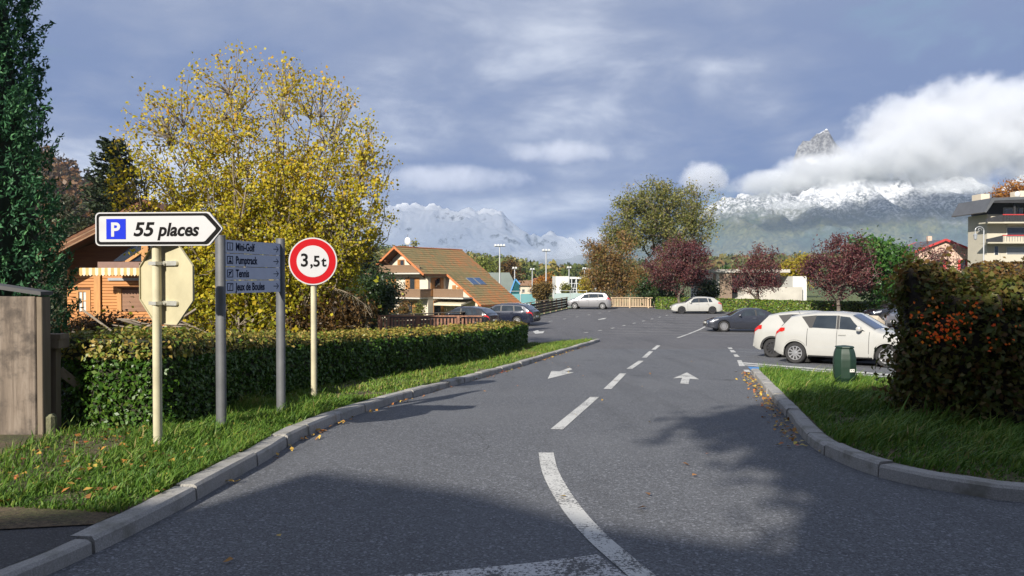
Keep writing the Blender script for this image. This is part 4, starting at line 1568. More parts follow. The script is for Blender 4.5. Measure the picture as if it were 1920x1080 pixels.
def conifer(name, label, loc, h, rad, seed, m, levels, per, droop=-0.15, size=0.3, tip=0.05, cone=1.0, needles=40, start=0.06):
    """spruce: whorls of drooping boughs set with needle sprays"""
    rng = np.random.default_rng(seed)
    t = empty(name, loc, 0, label, 'tree')
    MB().tube([(0, 0, -0.2), (0, 0, h * 0.5), (0, 0, h)], [h * 0.018, h * 0.01, 0.02], 7).build('trunk', M_BARK_DARK, t, smooth=60)
    pos, par, rd, P, A = [], [], [], [], []
    for l in range(levels):
        u = start + (1 - start) * (l / levels) ** 0.92
        z = h * u
        L0 = rad * (1 - u) ** cone + tip * h
        for k in range(per):
            a = rng.uniform(0, 2 * np.pi)
            L = L0 * rng.uniform(0.65, 1.12)
            d = np.array([math.cos(a), math.sin(a), droop + 0.35 * u + rng.normal(0, 0.08)])
            prev = -1
            for s in range(5):
                w = s / 4
                p = np.array([0, 0, z]) + d * L * w + np.array([0, 0, 0.14 * L * w * w])
                pos.append(p); par.append(prev); rd.append(0.02 * (1 - 0.8 * w) + 0.004); prev = len(pos) - 1
            nn = max(6, int(needles * (0.35 + 0.65 * L / (rad + 0.01))))
            w = rng.uniform(0.12, 1.05, nn) ** 0.8
            side = np.array([-math.sin(a), math.cos(a), 0])
            q = np.array([0, 0, z]) + d * (L * w)[:, None] + np.array([0, 0, 1]) * (0.14 * L * w * w)[:, None]
            q = q + side * (rng.normal(0, 0.16, nn) * L * (1.1 - 0.7 * w))[:, None] + rng.normal(0, 0.03 * L, (nn, 3)) - np.array([0, 0, 1]) * np.abs(rng.normal(0, 0.05 * L, nn))[:, None]
            P.append(q)
            A.append(np.tile(unit(d + side * rng.normal(0, 0.5)), (nn, 1)))
    P, A = np.concatenate(P), np.concatenate(A)
    link('boughs', limb_mesh(np.array(pos), par, np.array(rd), skip=0, sides=4), M_BARK_DARK, t)['kind'] = 'stuff'
    V = leaf_quads(rng, P, size, 0.30, axis=A, aspread=0.8, nrm=np.tile([0, 0, 1.0], (len(P), 1)), spread=1.1)
    link('crown', quads('crown', V, np.clip(rng.beta(2, 2.4, len(P)), 0, 1)), m, t)
    return t


def gpos(px, Y, dz=0.0):
    p = at(px, 520, Y)
    return (p.x, Y, terrain(p.x, Y) + dz)


conifer('spruce_tree', 'dark conical spruce standing behind the wooden chalet', gpos(214, 62, 0), 16.4, 4.6, 3, L_NEEDLE, 44, 9, size=0.55, needles=42, cone=0.85)
conifer('young_spruce', 'small grey-green fir in front of the spruce', gpos(122, 52, 0), 10.6, 2.6, 5, leafmat('grey_fir_needles', [(0.04, 0.055, 0.03), (0.09, 0.105, 0.06), (0.15, 0.15, 0.09)], 0.15), 30, 8, size=0.30, needles=30, cone=0.8, droop=0.25)
conifer('young_spruce', 'olive grey conifer leaning over the chalet roof', gpos(168, 50, 0), 8.6, 2.1, 6, leafmat('olive_fir_needles', [(0.035, 0.05, 0.02), (0.075, 0.085, 0.035), (0.12, 0.12, 0.05)], 0.15), 26, 8, size=0.26, needles=28, cone=0.75, droop=0.3)
conifer('cedar_tree', 'dark drooping conifer behind the hazel beside the tiled chalet', gpos(688, 52, 0), 7.4, 2.2, 8, L_NEEDLE, 26, 7, size=0.42, needles=26, cone=0.6, droop=-0.2)


def cypress():
    """columnar cypress at the left edge: upright flame-like sprays"""
    rng = np.random.default_rng(15)
    Y = 12.0
    b = at(-62, 600, Y); b.z = gz(Y) + KH
    h = 10.6
    t = empty('cypress_tree', b, 0, 'tall columnar dark green cypress behind the gate pillar', 'tree')
    MB().tube([(0, 0, -0.2), (0, 0, h * 0.6), (0, 0, h * 0.97)], [0.13, 0.08, 0.015], 8).build('trunk', M_BARK_DARK, t, smooth=60)
    prof = lambda u: np.interp(u, [0, 0.10, 0.25, 0.5, 0.7, 1.0], [1.05, 1.22, 1.26, 0.86, 0.58, 0.03])
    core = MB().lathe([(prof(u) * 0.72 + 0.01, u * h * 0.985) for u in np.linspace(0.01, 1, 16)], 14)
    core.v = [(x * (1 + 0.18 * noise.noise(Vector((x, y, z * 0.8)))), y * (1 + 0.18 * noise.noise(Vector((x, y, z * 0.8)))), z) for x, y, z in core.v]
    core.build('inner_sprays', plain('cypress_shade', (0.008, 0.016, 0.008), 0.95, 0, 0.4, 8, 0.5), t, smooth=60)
    P, A, T = [], [], []
    for k in range(2300):
        u = rng.uniform(0.01, 0.97)
        a = rng.uniform(0, 2 * np.pi)
        rr_ = prof(u) * rng.uniform(0.72, 1.08) * (1 + 0.15 * math.sin(3 * a + 9 * u))
        c = np.array([math.cos(a) * rr_, math.sin(a) * rr_, u * h])
        d = unit(np.array([math.cos(a) * 0.45, math.sin(a) * 0.45, 1.0]) + rng.normal(0, 0.18, 3))
        L = rng.uniform(0.22, 0.55)
        n = 26
        w = rng.uniform(0, 1, n)
        q = c + d * (w * L)[:, None] + rng.normal(0, 0.055, (n, 3)) * (1.25 - w)[:, None]
        P.append(q); A.append(np.tile(d, (n, 1)))
        T.append(np.clip(rng.normal(0.42, 0.17) + rng.normal(0, 0.14, n) + 0.2 * w, 0, 1))
    P, A, T = np.concatenate(P), np.concatenate(A), np.concatenate(T)
    V = leaf_quads(rng, P, 0.095, 0.34, axis=A, aspread=0.9)
    link('crown', quads('crown', V, T), L_CYPRESS, t)
    g = 19.0 / Y           # it stands 19 m away
    t.scale = (g, g, g)
    t.location = (b.x * g, 19.0, gz(19.0) + KH - 0.2)


cypress()

# plum trees round the car park
PL = dict(mleaf=L_PLUM, mbark=M_BARK, group='purple-leaved plum trees round the car park')


def plum(label, px, Y, top, wpx, seed, n=5200, ntar=150, green=0.0, dz=0.0):
    x, y, z = gpos(px, Y, dz)
    H = EYE + (520 - top) / F * Y - z
    rw = wpx / F * Y / 2
    ell = [(0, 0, H * 0.60, rw, rw, H * 0.34), (rw * 0.2, 0, H * 0.74, rw * 0.75, rw * 0.7, H * 0.22), (-rw * 0.3, 0.1, H * 0.52, rw * 0.78, rw * 0.8, H * 0.24), (rw * 0.45, -0.2, H * 0.5, rw * 0.6, rw * 0.7, H * 0.2)]
    return tree('plum_tree', label, 'tree', (x, y, z), ell, H * 0.2, 0.15, int(ntar * 1.35), int(n * 1.9), 0.17, seed=seed, clump=0.30, wob=0.1, seg=0.8, up=0.5, bare=2, **PL)


plum('rounded purple plum tree behind the white hatchback with five doors', 1273, 72, 437, 122, 31, n=7500, ntar=190)
plum('slender purple plum tree in front of the concrete building', 1420, 68, 455, 92, 32, n=3200, ntar=110)
plum('broad purple plum tree rising out of the hedge by the leafy green tree', 1572, 58, 432, 138, 33, n=6000, ntar=170)
plum('purple plum tree with thin crown in front of the pink house', 1742, 62, 440, 130, 34, n=1500, ntar=150)


def ctree(name, label, px, Y, top, bottom, wpx, seed, m, bark=M_BARK, n=6000, ntar=150, ls=0.25, cl=0.45, th=0.3, cat='tree', r=0.16, lobes=3, dz=0.0, **kw):
    x, y, z = gpos(px, Y, dz)
    H = EYE + (520 - top) / F * Y - z
    lo = EYE + (520 - bottom) / F * Y - z
    rw = wpx / F * Y / 2
    mid, hz = (H + lo) / 2, (H - lo) / 2
    rg_ = random.Random(seed)
    ell = [(0, 0, mid, rw * 0.85, rw * 0.85, hz * 0.9)]
    for k in range(lobes):
        a = rg_.uniform(0, 6.28)
        s = rg_.uniform(0.45, 0.65)
        ell.append((math.cos(a) * rw * (1 - s), math.sin(a) * rw * 0.4, mid + rg_.uniform(-0.5, 0.55) * hz * 0.8, rw * s, rw * s, hz * s * 0.9))
    return tree(name, label, cat, (x, y, z), ell, max(0.3, lo + (H - lo) * th), r, int(ntar * 1.15), int(n * 1.7), ls, m, bark, seed, clump=cl, **kw)


ctree('tall_tree', 'tall olive-yellow tree towering behind the purple plum', 1252, 92, 312, 500, 215, 41, L_OLIVE, n=11000, ntar=300, ls=0.26, cl=0.5, th=0.15, r=0.32, lobes=6, bare=3, seg=1.0)
ctree('grey_tree', 'thin pale olive tree left of the tall tree', 1165, 90, 388, 500, 90, 42, L_OLIVE, n=3000, ntar=130, ls=0.24, cl=0.4, bare=3)
ctree('rust_tree', 'rust and olive tree at the end of the pale wooden railing', 1150, 82, 425, 575, 118, 43, L_RUST, n=7500, ntar=200, ls=0.22, cl=0.42, th=0.2, bare=2, lobes=5)
ctree('rust_tree', 'low copper-leaved bush tree under the tall tree', 1210, 80, 500, 578, 70, 44, L_RUST, n=3200, ntar=90, ls=0.22, cl=0.35, th=0.2)
ctree('dark_bush', 'dark green shrubs in the shade below the plum', 1235, 78, 512, 582, 110, 45, L_DARK, n=4500, ntar=90, ls=0.24, cl=0.4, cat='bush', th=0.1)
ctree('dark_bush', 'dark evergreen bush right of the round plum', 1322, 76, 515, 578, 60, 46, L_DARK, n=2500, ntar=60, ls=0.24, cl=0.35, cat='bush', th=0.1)
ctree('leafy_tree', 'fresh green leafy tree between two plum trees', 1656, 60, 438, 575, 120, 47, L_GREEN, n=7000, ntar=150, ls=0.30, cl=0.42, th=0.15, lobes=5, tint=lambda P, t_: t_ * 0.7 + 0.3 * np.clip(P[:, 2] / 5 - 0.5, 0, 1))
ctree('yellow_tree', 'golden yellow tree behind the concrete building', 1497, 118, 474, 548, 76, 48, L_YELLOW, n=2600, ntar=70, ls=0.36, cl=0.5, th=0.2)
ctree('orange_tree', 'orange autumn tree behind the apartment roof', 1905, 135, 325, 420, 90, 49, L_ORANGE, n=4500, ntar=110, ls=0.42, cl=0.6, th=0.1)
ctree('small_conifer_bush', 'small round green tree behind the concrete wall', 1362, 110, 488, 560, 24, 50, L_GREEN, n=700, ntar=30, ls=0.3, cl=0.3)
ctree('evergreen_bush', 'rounded dark evergreen bush beside the tiled chalet', 690, 37, 508, 600, 125, 51, L_DARK, n=8500, ntar=120, ls=0.13, cl=0.28, cat='bush', th=0.1, lobes=4, shell=0.3, bite=0.5)
ctree('brown_shrub', 'dark brown shrub thicket with bare twigs behind the hedge', 610, 22, 540, 640, 190, 52, L_BROWN, n=8000, ntar=150, ls=0.09, cl=0.22, cat='bush', th=0.1, lobes=4, bare=3, r=0.05)
ctree('copper_bush', 'round copper-brown bush by the car park fence', 1020, 96, 527, 568, 52, 53, leafmat('copper_leaves', [(0.07, 0.05, 0.018), (0.15, 0.10, 0.03), (0.22, 0.14, 0.045)], 0.3), n=2600, ntar=60, ls=0.26, cl=0.3, cat='bush', th=0.1)
ctree('yellow_bush', 'slim yellow tree in front of the steel-framed hall', 1099, 120, 508, 566, 26, 54, L_YELLOW, n=1500, ntar=40, ls=0.34, cl=0.35)
ctree('yellow_bush', 'pale yellow shrub against the white hall wall', 1060, 122, 528, 560, 22, 55, L_OLIVE, n=800, ntar=30, ls=0.32, cl=0.3, cat='bush')
ctree('garden_shrub', 'reddish garden shrub in front of the tiled chalet', 757, 70, 562, 600, 26, 56, L_RUST, n=900, ntar=30, ls=0.18, cl=0.2, cat='bush', dz=0)
ctree('garden_shrub', 'yellow-green shrub by the chalet ground floor', 786, 70, 566, 600, 18, 57, L_OLIVE, n=700, ntar=30, ls=0.18, cl=0.2, cat='bush')
ctree('hillside_tree', 'yellow-green tree behind the chalet roof', 905, 190, 478, 562, 74, 58, leafmat('lime_leaves', [(0.06, 0.09, 0.02), (0.13, 0.16, 0.03), (0.20, 0.20, 0.04)], 0.3), n=3600, ntar=90, ls=0.6, cl=0.8, th=0.2)
ctree('hillside_tree', 'russet tree behind the grey hall', 950, 205, 486, 560, 60, 59, L_BROWN, n=2600, ntar=70, ls=0.6, cl=0.8, th=0.2)
ctree('hillside_tree', 'olive tree behind the hazel on the slope', 660, 120, 440, 560, 100, 60, L_OLIVE, n=3800, ntar=100, ls=0.4, cl=0.6, th=0.2)
ctree('hillside_tree', 'yellowish tree above the chalet ridge', 772, 140, 445, 555, 50, 61, L_OLIVE, n=1800, ntar=60, ls=0.45, cl=0.5, th=0.2)
ctree('hillside_tree', 'orange tree beside the floodlight mast', 1020, 230, 510, 560, 54, 62, L_ORANGE, n=1600, ntar=50, ls=0.6, cl=0.7, th=0.2)
ctree('dark_thicket', 'dark brown hedge thicket below the wooden chalet', 215, 24, 600, 650, 190, 63, L_BROWN, n=6000, ntar=100, ls=0.10, cl=0.24, cat='bush', th=0.1, lobes=4, r=0.05)

# twiggy branch that droops out of the hazel towards the bush
rng = random.Random(21)
t = empty('bare_branch', HZ + Vector((1.9, -0.6, 0.1)), 0, 'bare drooping branch hanging out over the brown thicket', 'branch')
mb = MB()
a = Vector((0, 0, 1.95))
pts = [a + Vector((0.32 * k, -0.05 * k, 0.08 * k - 0.035 * k * k)) for k in range(6)]
mb.tube([(-0.6, 0.2, 0.1), (-0.3, 0.1, 1.2)] + [tuple(p) for p in pts], [0.035, 0.03, 0.024, 0.02, 0.016, 0.012, 0.008, 0.005], 6)
for k in range(30):
    p = pts[rng.randrange(1, 6)] + Vector((rng.gauss(0, .05), 0, 0))
    d = Vector((rng.gauss(0.25, 0.4), rng.gauss(0, 0.3), rng.gauss(-0.8, 0.35))).normalized()
    L = rng.uniform(0.2, 0.42)
    mb.tube([p, p + d * L * 0.5 + Vector((rng.gauss(0, .03), 0, 0)), p + d * L], [0.006, 0.005, 0.003], 4, cap=False)
mb.build('twigs', M_BARK_PALE, t, smooth=60)['kind'] = 'stuff'


def wood(name, label, px0, px1, Y0, Y1, crest, n, size, cols, seed, hill_col):
    """a wooded hillside: the hill and the mass of trees on it"""
    rng = np.random.default_rng(seed)
    cx, cyv = [c[0] for c in crest], [c[1] for c in crest]
    base = -4.0

    def hz(px, t):
        cz = EYE + (520 - np.interp(px, cx, cyv)) / F * Y1
        return base + (cz - size * 1.2 - base) * np.clip(t, 0, 1) ** 0.9

    vs, nx, nt_ = [], 40, 14
    for j in range(nt_ + 4):
        t_ = j / (nt_ - 1)
        for i in range(nx):
            px = px0 - 60 + (px1 - px0 + 120) * i / (nx - 1)
            Y = Y0 + (Y1 - Y0) * t_
            z = hz(px, t_) - max(0, t_ - 1) * 120
            vs.append(((px - 960) / F * Y, Y, z))
    fs = [(j * nx + i, j * nx + i + 1, (j + 1) * nx + i + 1, (j + 1) * nx + i) for j in range(nt_ + 3) for i in range(nx - 1)]
    h = MB().add(vs, fs).build('hillside', plain(name + '_floor', hill_col, 0.95, 0, 0.4, 0.02), smooth=60)
    tag(h, kind='structure')
    P, T = [], []
    for k in range(n):
        px = rng.uniform(px0 - 50, px1 + 50)
        t_ = rng.uniform(0.02, 1.0)
        Y = Y0 + (Y1 - Y0) * t_
        c = np.array([(px - 960) / F * Y, Y, hz(px, t_) + size * 0.5])
        s = size * rng.uniform(0.6, 1.25)
        m = 55
        d = unit(rng.normal(size=(m, 3)))
        q = c + d * (rng.uniform(0.5, 1, m) ** 0.4)[:, None] * np.array([s * 0.6, s * 0.6, s * 0.85])
        P.append(q)
        T.append(np.clip(rng.uniform(0, 1) + rng.normal(0, 0.06, m), 0, 1))
    P, T = np.concatenate(P), np.concatenate(T)
    V = leaf_quads(rng, P, size * 0.30, 0.75)
    o = link(name, quads(name, V, T), leafmat(name + '_leaves', cols, 0.25))
    tag(o, label, 'trees', kind='stuff')


wood('hillside_wood', 'green and yellow wood on the hillside beyond the village', 700, 1130, 300, 620, [(600, 470), (700, 460), (880, 476), (950, 482), (1000, 497), (1040, 512), (1090, 522), (1130, 530)], 700, 8.5,
     [(0.05, 0.07, 0.02), (0.09, 0.12, 0.03), (0.15, 0.16, 0.04), (0.22, 0.18, 0.05), (0.18, 0.10, 0.03)], 71, (0.10, 0.12, 0.04))
wood('autumn_wood', 'rusty autumn wood on the hill above the wooden chalet', -60, 330, 260, 520, [(-200, 240), (0, 262), (95, 280), (130, 292), (160, 318), (230, 350), (330, 420), (450, 500)], 640, 9.0,
     [(0.05, 0.035, 0.02), (0.10, 0.055, 0.02), (0.16, 0.075, 0.025), (0.06, 0.06, 0.025)], 72, (0.06, 0.045, 0.02))
wood('valley_wood', 'hazy olive wood at the foot of the mountain', 1110, 2100, 480, 1100, [(1080, 535), (1110, 510), (1200, 492), (1350, 482), (1500, 478), (1700, 470), (1920, 465), (2100, 462)], 900, 13,
     [(0.05, 0.07, 0.025), (0.09, 0.11, 0.03), (0.15, 0.13, 0.04), (0.16, 0.10, 0.04)], 73, (0.09, 0.10, 0.04))
# ------------------------------------------------------------------ cars
def paintmat(name, c, rough=0.25, metal=0.0, coat=0.8):
    t = NT(name)
    g = t.noise(3, 5, 0.6)
    col = t.ramp(g, [(0.3, tuple(x * 0.93 for x in c)), (0.75, c)])
    t.set(col, rough, metal, 0.5, coat)
    t.b.inputs['Coat Roughness'].default_value = 0.06
    return t.m


M_CW = paintmat('white_car_paint', (0.34, 0.34, 0.325))
M_CS = paintmat('silver_car_paint', (0.24, 0.24, 0.255), 0.35, 0.55)
M_CN = paintmat('navy_car_paint', (0.012, 0.016, 0.032), 0.25, 0.2)
M_CB = paintmat('black_car_paint', (0.012, 0.013, 0.018), 0.22, 0.2)
M_CG = paintmat('charcoal_car_paint', (0.030, 0.033, 0.045), 0.25, 0.3)
M_TRIM = plain('black_plastic', (0.018, 0.018, 0.019), 0.55, 0, 0.2, 20)
M_GAP = plain('panel_gap', (0.006, 0.006, 0.006), 0.8)
M_TYRE = plain('tyre_rubber', (0.016, 0.016, 0.017), 0.85, 0, 0.3, 30)
M_RIM = plain('alloy', (0.50, 0.50, 0.51), 0.3, 0.8, 0.08)
M_RIM_D = plain('dark_alloy', (0.06, 0.06, 0.065), 0.35, 0.7, 0.1)
M_CHROME = plain('chrome', (0.62, 0.62, 0.62), 0.15, 1.0, 0.03)
M_PLATE = plain('number_plate', (0.55, 0.55, 0.52), 0.4, 0, 0.05)
M_CARPET = plain('car_underside', (0.008, 0.008, 0.008), 0.95)
t = NT('car_glass'); t.set(t.ramp(t.noise(2.0, 2), [(0.3, (0.010, 0.014, 0.018)), (0.7, (0.028, 0.036, 0.042))]), 0.03, 0, 0.7, 1.0); M_CGLASS = t.m
t = NT('tail_lamp'); t.set(t.ramp(t.noise(30, 2), [(0.3, (0.34, 0.008, 0.008)), (0.7, (0.50, 0.02, 0.015))]), 0.12, 0, 0.6, 1.0); M_TAIL = t.m
t = NT('head_lamp'); t.set(t.ramp(t.noise(30, 2), [(0.3, (0.30, 0.31, 0.33)), (0.7, (0.6, 0.6, 0.62))]), 0.08, 0.3, 0.6, 1.0); M_HEAD = t.m


def wheel_meshes(r, wd, spokes, rim_m):
    ty = MB().lathe([(r * 0.62, -wd / 2), (r * 0.90, -wd / 2), (r * 0.975, -wd * 0.40), (r, -wd * 0.26), (r, wd * 0.26), (r * 0.975, wd * 0.40), (r * 0.90, wd / 2), (r * 0.66, wd / 2 - 0.004), (r * 0.64, wd * 0.2)], 32, axis='Y').mesh('wheel', 35)
    ty.materials.append(M_TYRE)
    m = MB()
    m.lathe([(0.0, wd * 0.1), (r * 0.64, wd * 0.12), (r * 0.645, wd * 0.14), (0.0, wd * 0.15)], 28, axis='Y', mi=1)
    # outer ring
    n = 32
    ring = [(r * 0.66, wd * 0.30), (r * 0.665, wd * 0.47), (r * 0.60, wd * 0.475), (r * 0.585, wd * 0.30)]
    vs = [(q * math.cos(2 * math.pi * k / n), h, q * math.sin(2 * math.pi * k / n)) for q, h in ring for k in range(n)]
    fs = [(i * n + k, i * n + (k + 1) % n, ((i + 1) % 4) * n + (k + 1) % n, ((i + 1) % 4) * n + k) for i in range(4) for k in range(n)]
    m.add(vs, fs, 0)
    for k in range(spokes):
        a = 2 * math.pi * k / spokes
        u = Vector((math.cos(a), 0, math.sin(a))); v = Vector((-math.sin(a), 0, math.cos(a)))
        w0, w1 = r * 0.075, r * (0.075 if spokes > 8 else 0.11)
        y0, y1 = Vector((0, wd * 0.34, 0)), Vector((0, wd * 0.44, 0))
        P = [u * r * 0.1 - v * w0, u * r * 0.1 + v * w0, u * r * 0.61 + v * w1 * 0.75, u * r * 0.61 - v * w1 * 0.75]
        m.add([p + y0 for p in P] + [p + y1 for p in P], [(0, 1, 2, 3), (7, 6, 5, 4), (0, 4, 5, 1), (1, 5, 6, 2), (2, 6, 7, 3), (3, 7, 4, 0)], 0)
    m.lathe([(0.001, wd * 0.34), (r * 0.16, wd * 0.35), (r * 0.15, wd * 0.46), (0.001, wd * 0.48)], 16, axis='Y', mi=0)
    rm = m.mesh('rim', 35)
    rm.materials.append(rim_m); rm.materials.append(M_GAP)
    return ty, rm


def car(name, label, spec, pos, heading, m, group='cars standing in the car park'):
    """spec: side profile from the front bumper (x = 0) to the rear (x = L); heading: direction of the nose"""
    L, W = spec['L'], spec['W']
    top = spec['top']; belt = spec['belt']
    tx, tz = np.array([p[0] for p in top]), np.array([p[1] for p in top])
    bx, bz = np.array([p[0] for p in belt]), np.array([p[1] for p in belt])
    wr, wf = spec['wr'], spec['fo']
    axl = [wf, wf + spec['wb']]
    sill = spec.get('sill', 0.21)
    arch = wr * 1.13

    def sect(x):
        x = min(max(x, 0), L)
        e0, e1 = max(0, 1 - x / 0.55), max(0, 1 - (L - x) / 0.45)
        w = W / 2 * (1 - 0.17 * e0 ** 2.2 - 0.13 * e1 ** 2.2)
        zt = float(np.interp(x, tx, tz))
        zb = sill + 0.10 * e0 ** 2 + 0.12 * e1 ** 2
        for a in axl:
            d = abs(x - a)
            if d < arch:
                zb = max(zb, wr + math.sqrt(arch * arch - d * d))
        b = min(float(np.interp(x, bx, bz)), zt - 0.045)
        zb = min(zb, b - 0.06)
        wt = w - 0.025 - spec.get('tumble', 0.26) * max(0, zt - 0.07 - b) - 0.03
        return [(w - 0.035, zb), (w - 0.004, zb + 0.10 * (b - zb)), (w, zb + 0.55 * (b - zb)), (w - 0.012, zb + 0.85 * (b - zb)), (w - 0.03, b), (wt + 0.01, zt - 0.06), (wt - 0.07, zt - 0.012), (wt * 0.45, zt + 0.012), (0, zt + 0.018)]

    NS = 8

    def surf(x, s, sg=1):
        P = sect(x)
        k = min(int(s), NS - 1)
        f = s - k
        y = P[k][0] + (P[k + 1][0] - P[k][0]) * f
        z = P[k][1] + (P[k + 1][1] - P[k][1]) * f
        return Vector((x, sg * y, z))

    xs = set(np.round(np.concatenate([np.linspace(0, L, 46), tx, [a + arch * k for a in axl for k in np.linspace(-1, 1, 17)], [0.03, 0.08, 0.15, L - 0.03, L - 0.08, L - 0.15]]), 3))
    xs = sorted(x for x in xs if 0 <= x <= L)
    vs, fs = [], []
    nn = 2 * NS + 1
    for x in xs:
        P = sect(x)
        vs += [(x, q[0], q[1]) for q in P] + [(x, -q[0], q[1]) for q in P[-2::-1]]
    for i in range(len(xs) - 1):
        fs += [(i * nn + k, i * nn + k + 1, (i + 1) * nn + k + 1, (i + 1) * nn + k) for k in range(nn - 1)]
    fs += [tuple(range(nn)), tuple((len(xs) - 1) * nn + k for k in range(nn - 1, -1, -1))]
    # nose looks along -x here; turn so that it looks along the heading
    p = Vector(pos)
    hd = Vector((math.cos(heading), math.sin(heading), 0))
    slope = (gz(p.y + 1) - gz(p.y - 1)) / 2
    up = Vector((0, -slope, 1)).normalized()
    fx = -(hd - up * hd.dot(up)).normalized()       # local +x points to the rear
    fy = up.cross(fx)
    M = Matrix((fx, fy, up)).transposed().to_4x4()
    t = empty(name, p, 0, label, 'car', group)
    t.rotation_euler = M.to_euler()
    off = Vector((-L / 2, 0, 0))

    def put(mb, nm, mt, par=t, smooth=35):
        mb.v = [tuple(Vector(v) + off) for v in mb.v]
        return mb.build(nm, mt, par, smooth=smooth)

    body = put(MB().add(vs, fs), 'body', m, smooth=28)
    put(MB().box((L / 2, 0, sill + 0.16), (L - 0.5, W - 0.34, 0.26)), 'underbody', M_CARPET, smooth=None)
    # inner wheel wells
    for a in axl:
        put(MB().box((a, 0, wr + 0.02), (arch * 1.9, W - 0.42, arch * 1.6)), 'wheel_well', M_CARPET, smooth=None)

    def patch(nm, mt, x0, x1, s0, s1, sg=1, o=0.006, nx=10, ns=4, par=t, edge=None):
        """piece lying on the body surface; x0, x1 may be functions of 0..1 up the patch"""
        f0 = x0 if callable(x0) else (lambda v: x0)
        f1 = x1 if callable(x1) else (lambda v: x1)
        g0 = s0 if callable(s0) else (lambda u: s0)
        g1 = s1 if callable(s1) else (lambda u: s1)
        V = []
        for i in range(nx + 1):
            u = i / nx
            for j in range(ns + 1):
                v = j / ns
                x = f0(v) + (f1(v) - f0(v)) * u
                s = g0(u) + (g1(u) - g0(u)) * v
                q = surf(x, s, sg)
                a = surf(x + 0.01, s, sg) - surf(x - 0.01, s, sg)
                b = surf(x, min(s + 0.03, NS), sg) - surf(x, max(s - 0.03, 0), sg)
                n = a.cross(b)
                if n.length > 1e-9:
                    n.normalize()
                    if n.y * sg < 0 and abs(n.y) > 0.05 or (abs(n.y) <= 0.05 and n.z < 0):
                        n = -n
                V.append(q + n * o)
        w = ns + 1
        return put(MB().add(V, [(i * w + j, (i + 1) * w + j, (i + 1) * w + j + 1, i * w + j + 1) for i in range(nx) for j in range(ns)]), nm, mt, par)

    def span(nm, mt, x0, x1, s0, o=0.006, nx=8, par=t):
        """piece that runs from one side over the middle to the other"""
        V = []
        m_ = 12
        for i in range(nx + 1):
            x = x0 + (x1 - x0) * i / nx
            for j in range(m_ + 1):
                v = j / m_ * 2 - 1
                s = NS - (NS - s0) * abs(v)
                q = surf(x, s, 1 if v >= 0 else -1)
                a = surf(x + 0.01, s, 1) - surf(x - 0.01, s, 1)
                n = Vector((-a.z, 0, a.x)).normalized()
                if n.z < 0:
                    n = -n
                V.append(q + n * o)
        w = m_ + 1
        return put(MB().add(V, [(i * w + j, (i + 1) * w + j, (i + 1) * w + j + 1, i * w + j + 1) for i in range(nx) for j in range(m_)]), nm, mt, par)

    span('windscreen', M_CGLASS, spec['ws'][0], spec['ws'][1], 5.7)
    span('rear_window', M_CGLASS, spec['rw'][0], spec['rw'][1], 5.9)
    for sg in (1, -1):
        # black band of the side glass, then the panes
        for (b0, b1, t0, t1) in spec['win']:
            patch('side_window', M_CGLASS, (lambda v, b0=b0, t0=t0: b0 + (t0 - b0) * v), (lambda v, b1=b1, t1=t1: b1 + (t1 - b1) * v), 4.12, 4.90, sg, 0.005, 10, 4)
        for (b0, b1, t0, t1) in spec.get('pillar', []):
            patch('pillar_trim', M_TRIM, (lambda v, b0=b0, t0=t0: b0 + (t0 - b0) * v), (lambda v, b1=b1, t1=t1: b1 + (t1 - b1) * v), 4.10, 4.92, sg, 0.003, 4, 4)
        for x, x2 in spec['doors']:
            patch('door_gap', M_GAP, (lambda v, x=x, x2=x2: x + (x2 - x) * v), (lambda v, x=x, x2=x2: x + (x2 - x) * v + 0.012), 0.35, 4.05, sg, 0.002, 1, 8)
        for x in spec['handles']:
            q = surf(x, 3.1, sg)
            put(MB().box((x, q.y + sg * 0.018, q.z), (0.20, 0.028, 0.032)), 'door_handle', m if spec.get('hb', 1) else M_CHROME)
        patch('sill_trim', M_TRIM, axl[0] + arch + 0.02, axl[1] - arch - 0.02, 0.02, 0.55, sg, 0.006, 8, 2)
        for a in axl:
            V = []
            for k in range(21):
                th = math.pi * k / 20
                for rr_ in (arch - 0.004, arch + spec.get('archw', 0.022)):
                    x = a + rr_ * math.cos(th)
                    z = wr + rr_ * math.sin(th)
                    V.append((x, sg * (sect(x)[1][0] + 0.006), z))
            put(MB().add(V, [(2 * k, 2 * k + 1, 2 * k + 3, 2 * k + 2) for k in range(20)]), 'arch_lip', M_TRIM if spec.get('clad') else m)
        h = spec['head']
        patch('headlight', M_HEAD, h[0], h[1], h[2], h[3], sg, 0.008, 8, 4)
        h = spec['tail']
        patch('taillight', M_TAIL, h[0], h[1], h[2], h[3], sg, 0.010, 8, 5)
        # mirror
        xm = spec['mirror']
        q = surf(xm, 4.15, sg)
        mm = MB().lathe([(0.03, -0.12), (0.085, -0.09), (0.10, 0.0), (0.085, 0.07), (0.03, 0.09)], 10, axis='Y')
        mm.v = [(v[0] * 0.75 + xm, sg * (v[1]) + q.y + sg * 0.14, v[2] * 0.75 + q.z + 0.05) for v in mm.v]
        mo = put(mm, 'wing_mirror', spec.get('mm', m))
        put(MB().beam((xm, q.y, q.z + 0.02), (xm, q.y + sg * 0.1, q.z + 0.04), 0.05, 0.03), 'mirror_arm', M_TRIM, mo)
    # bumpers, plates, grille
    fz = float(np.interp(0.0, tx, tz))
    rz = float(np.interp(L, tx, tz))
    span_z = [(0.0, -1, 'front_grille', M_TRIM, 0.62, 0.16, sill + 0.26), (0.0, -1, 'number_plate', M_PLATE, 0.50, 0.11, sill + 0.20 + 0.14), (L, 1, 'rear_bumper_trim', M_TRIM, W * 0.62, 0.16, sill + 0.20), (L, 1, 'number_plate', M_PLATE, 0.50, 0.11, spec.get('plate', 0.62))]
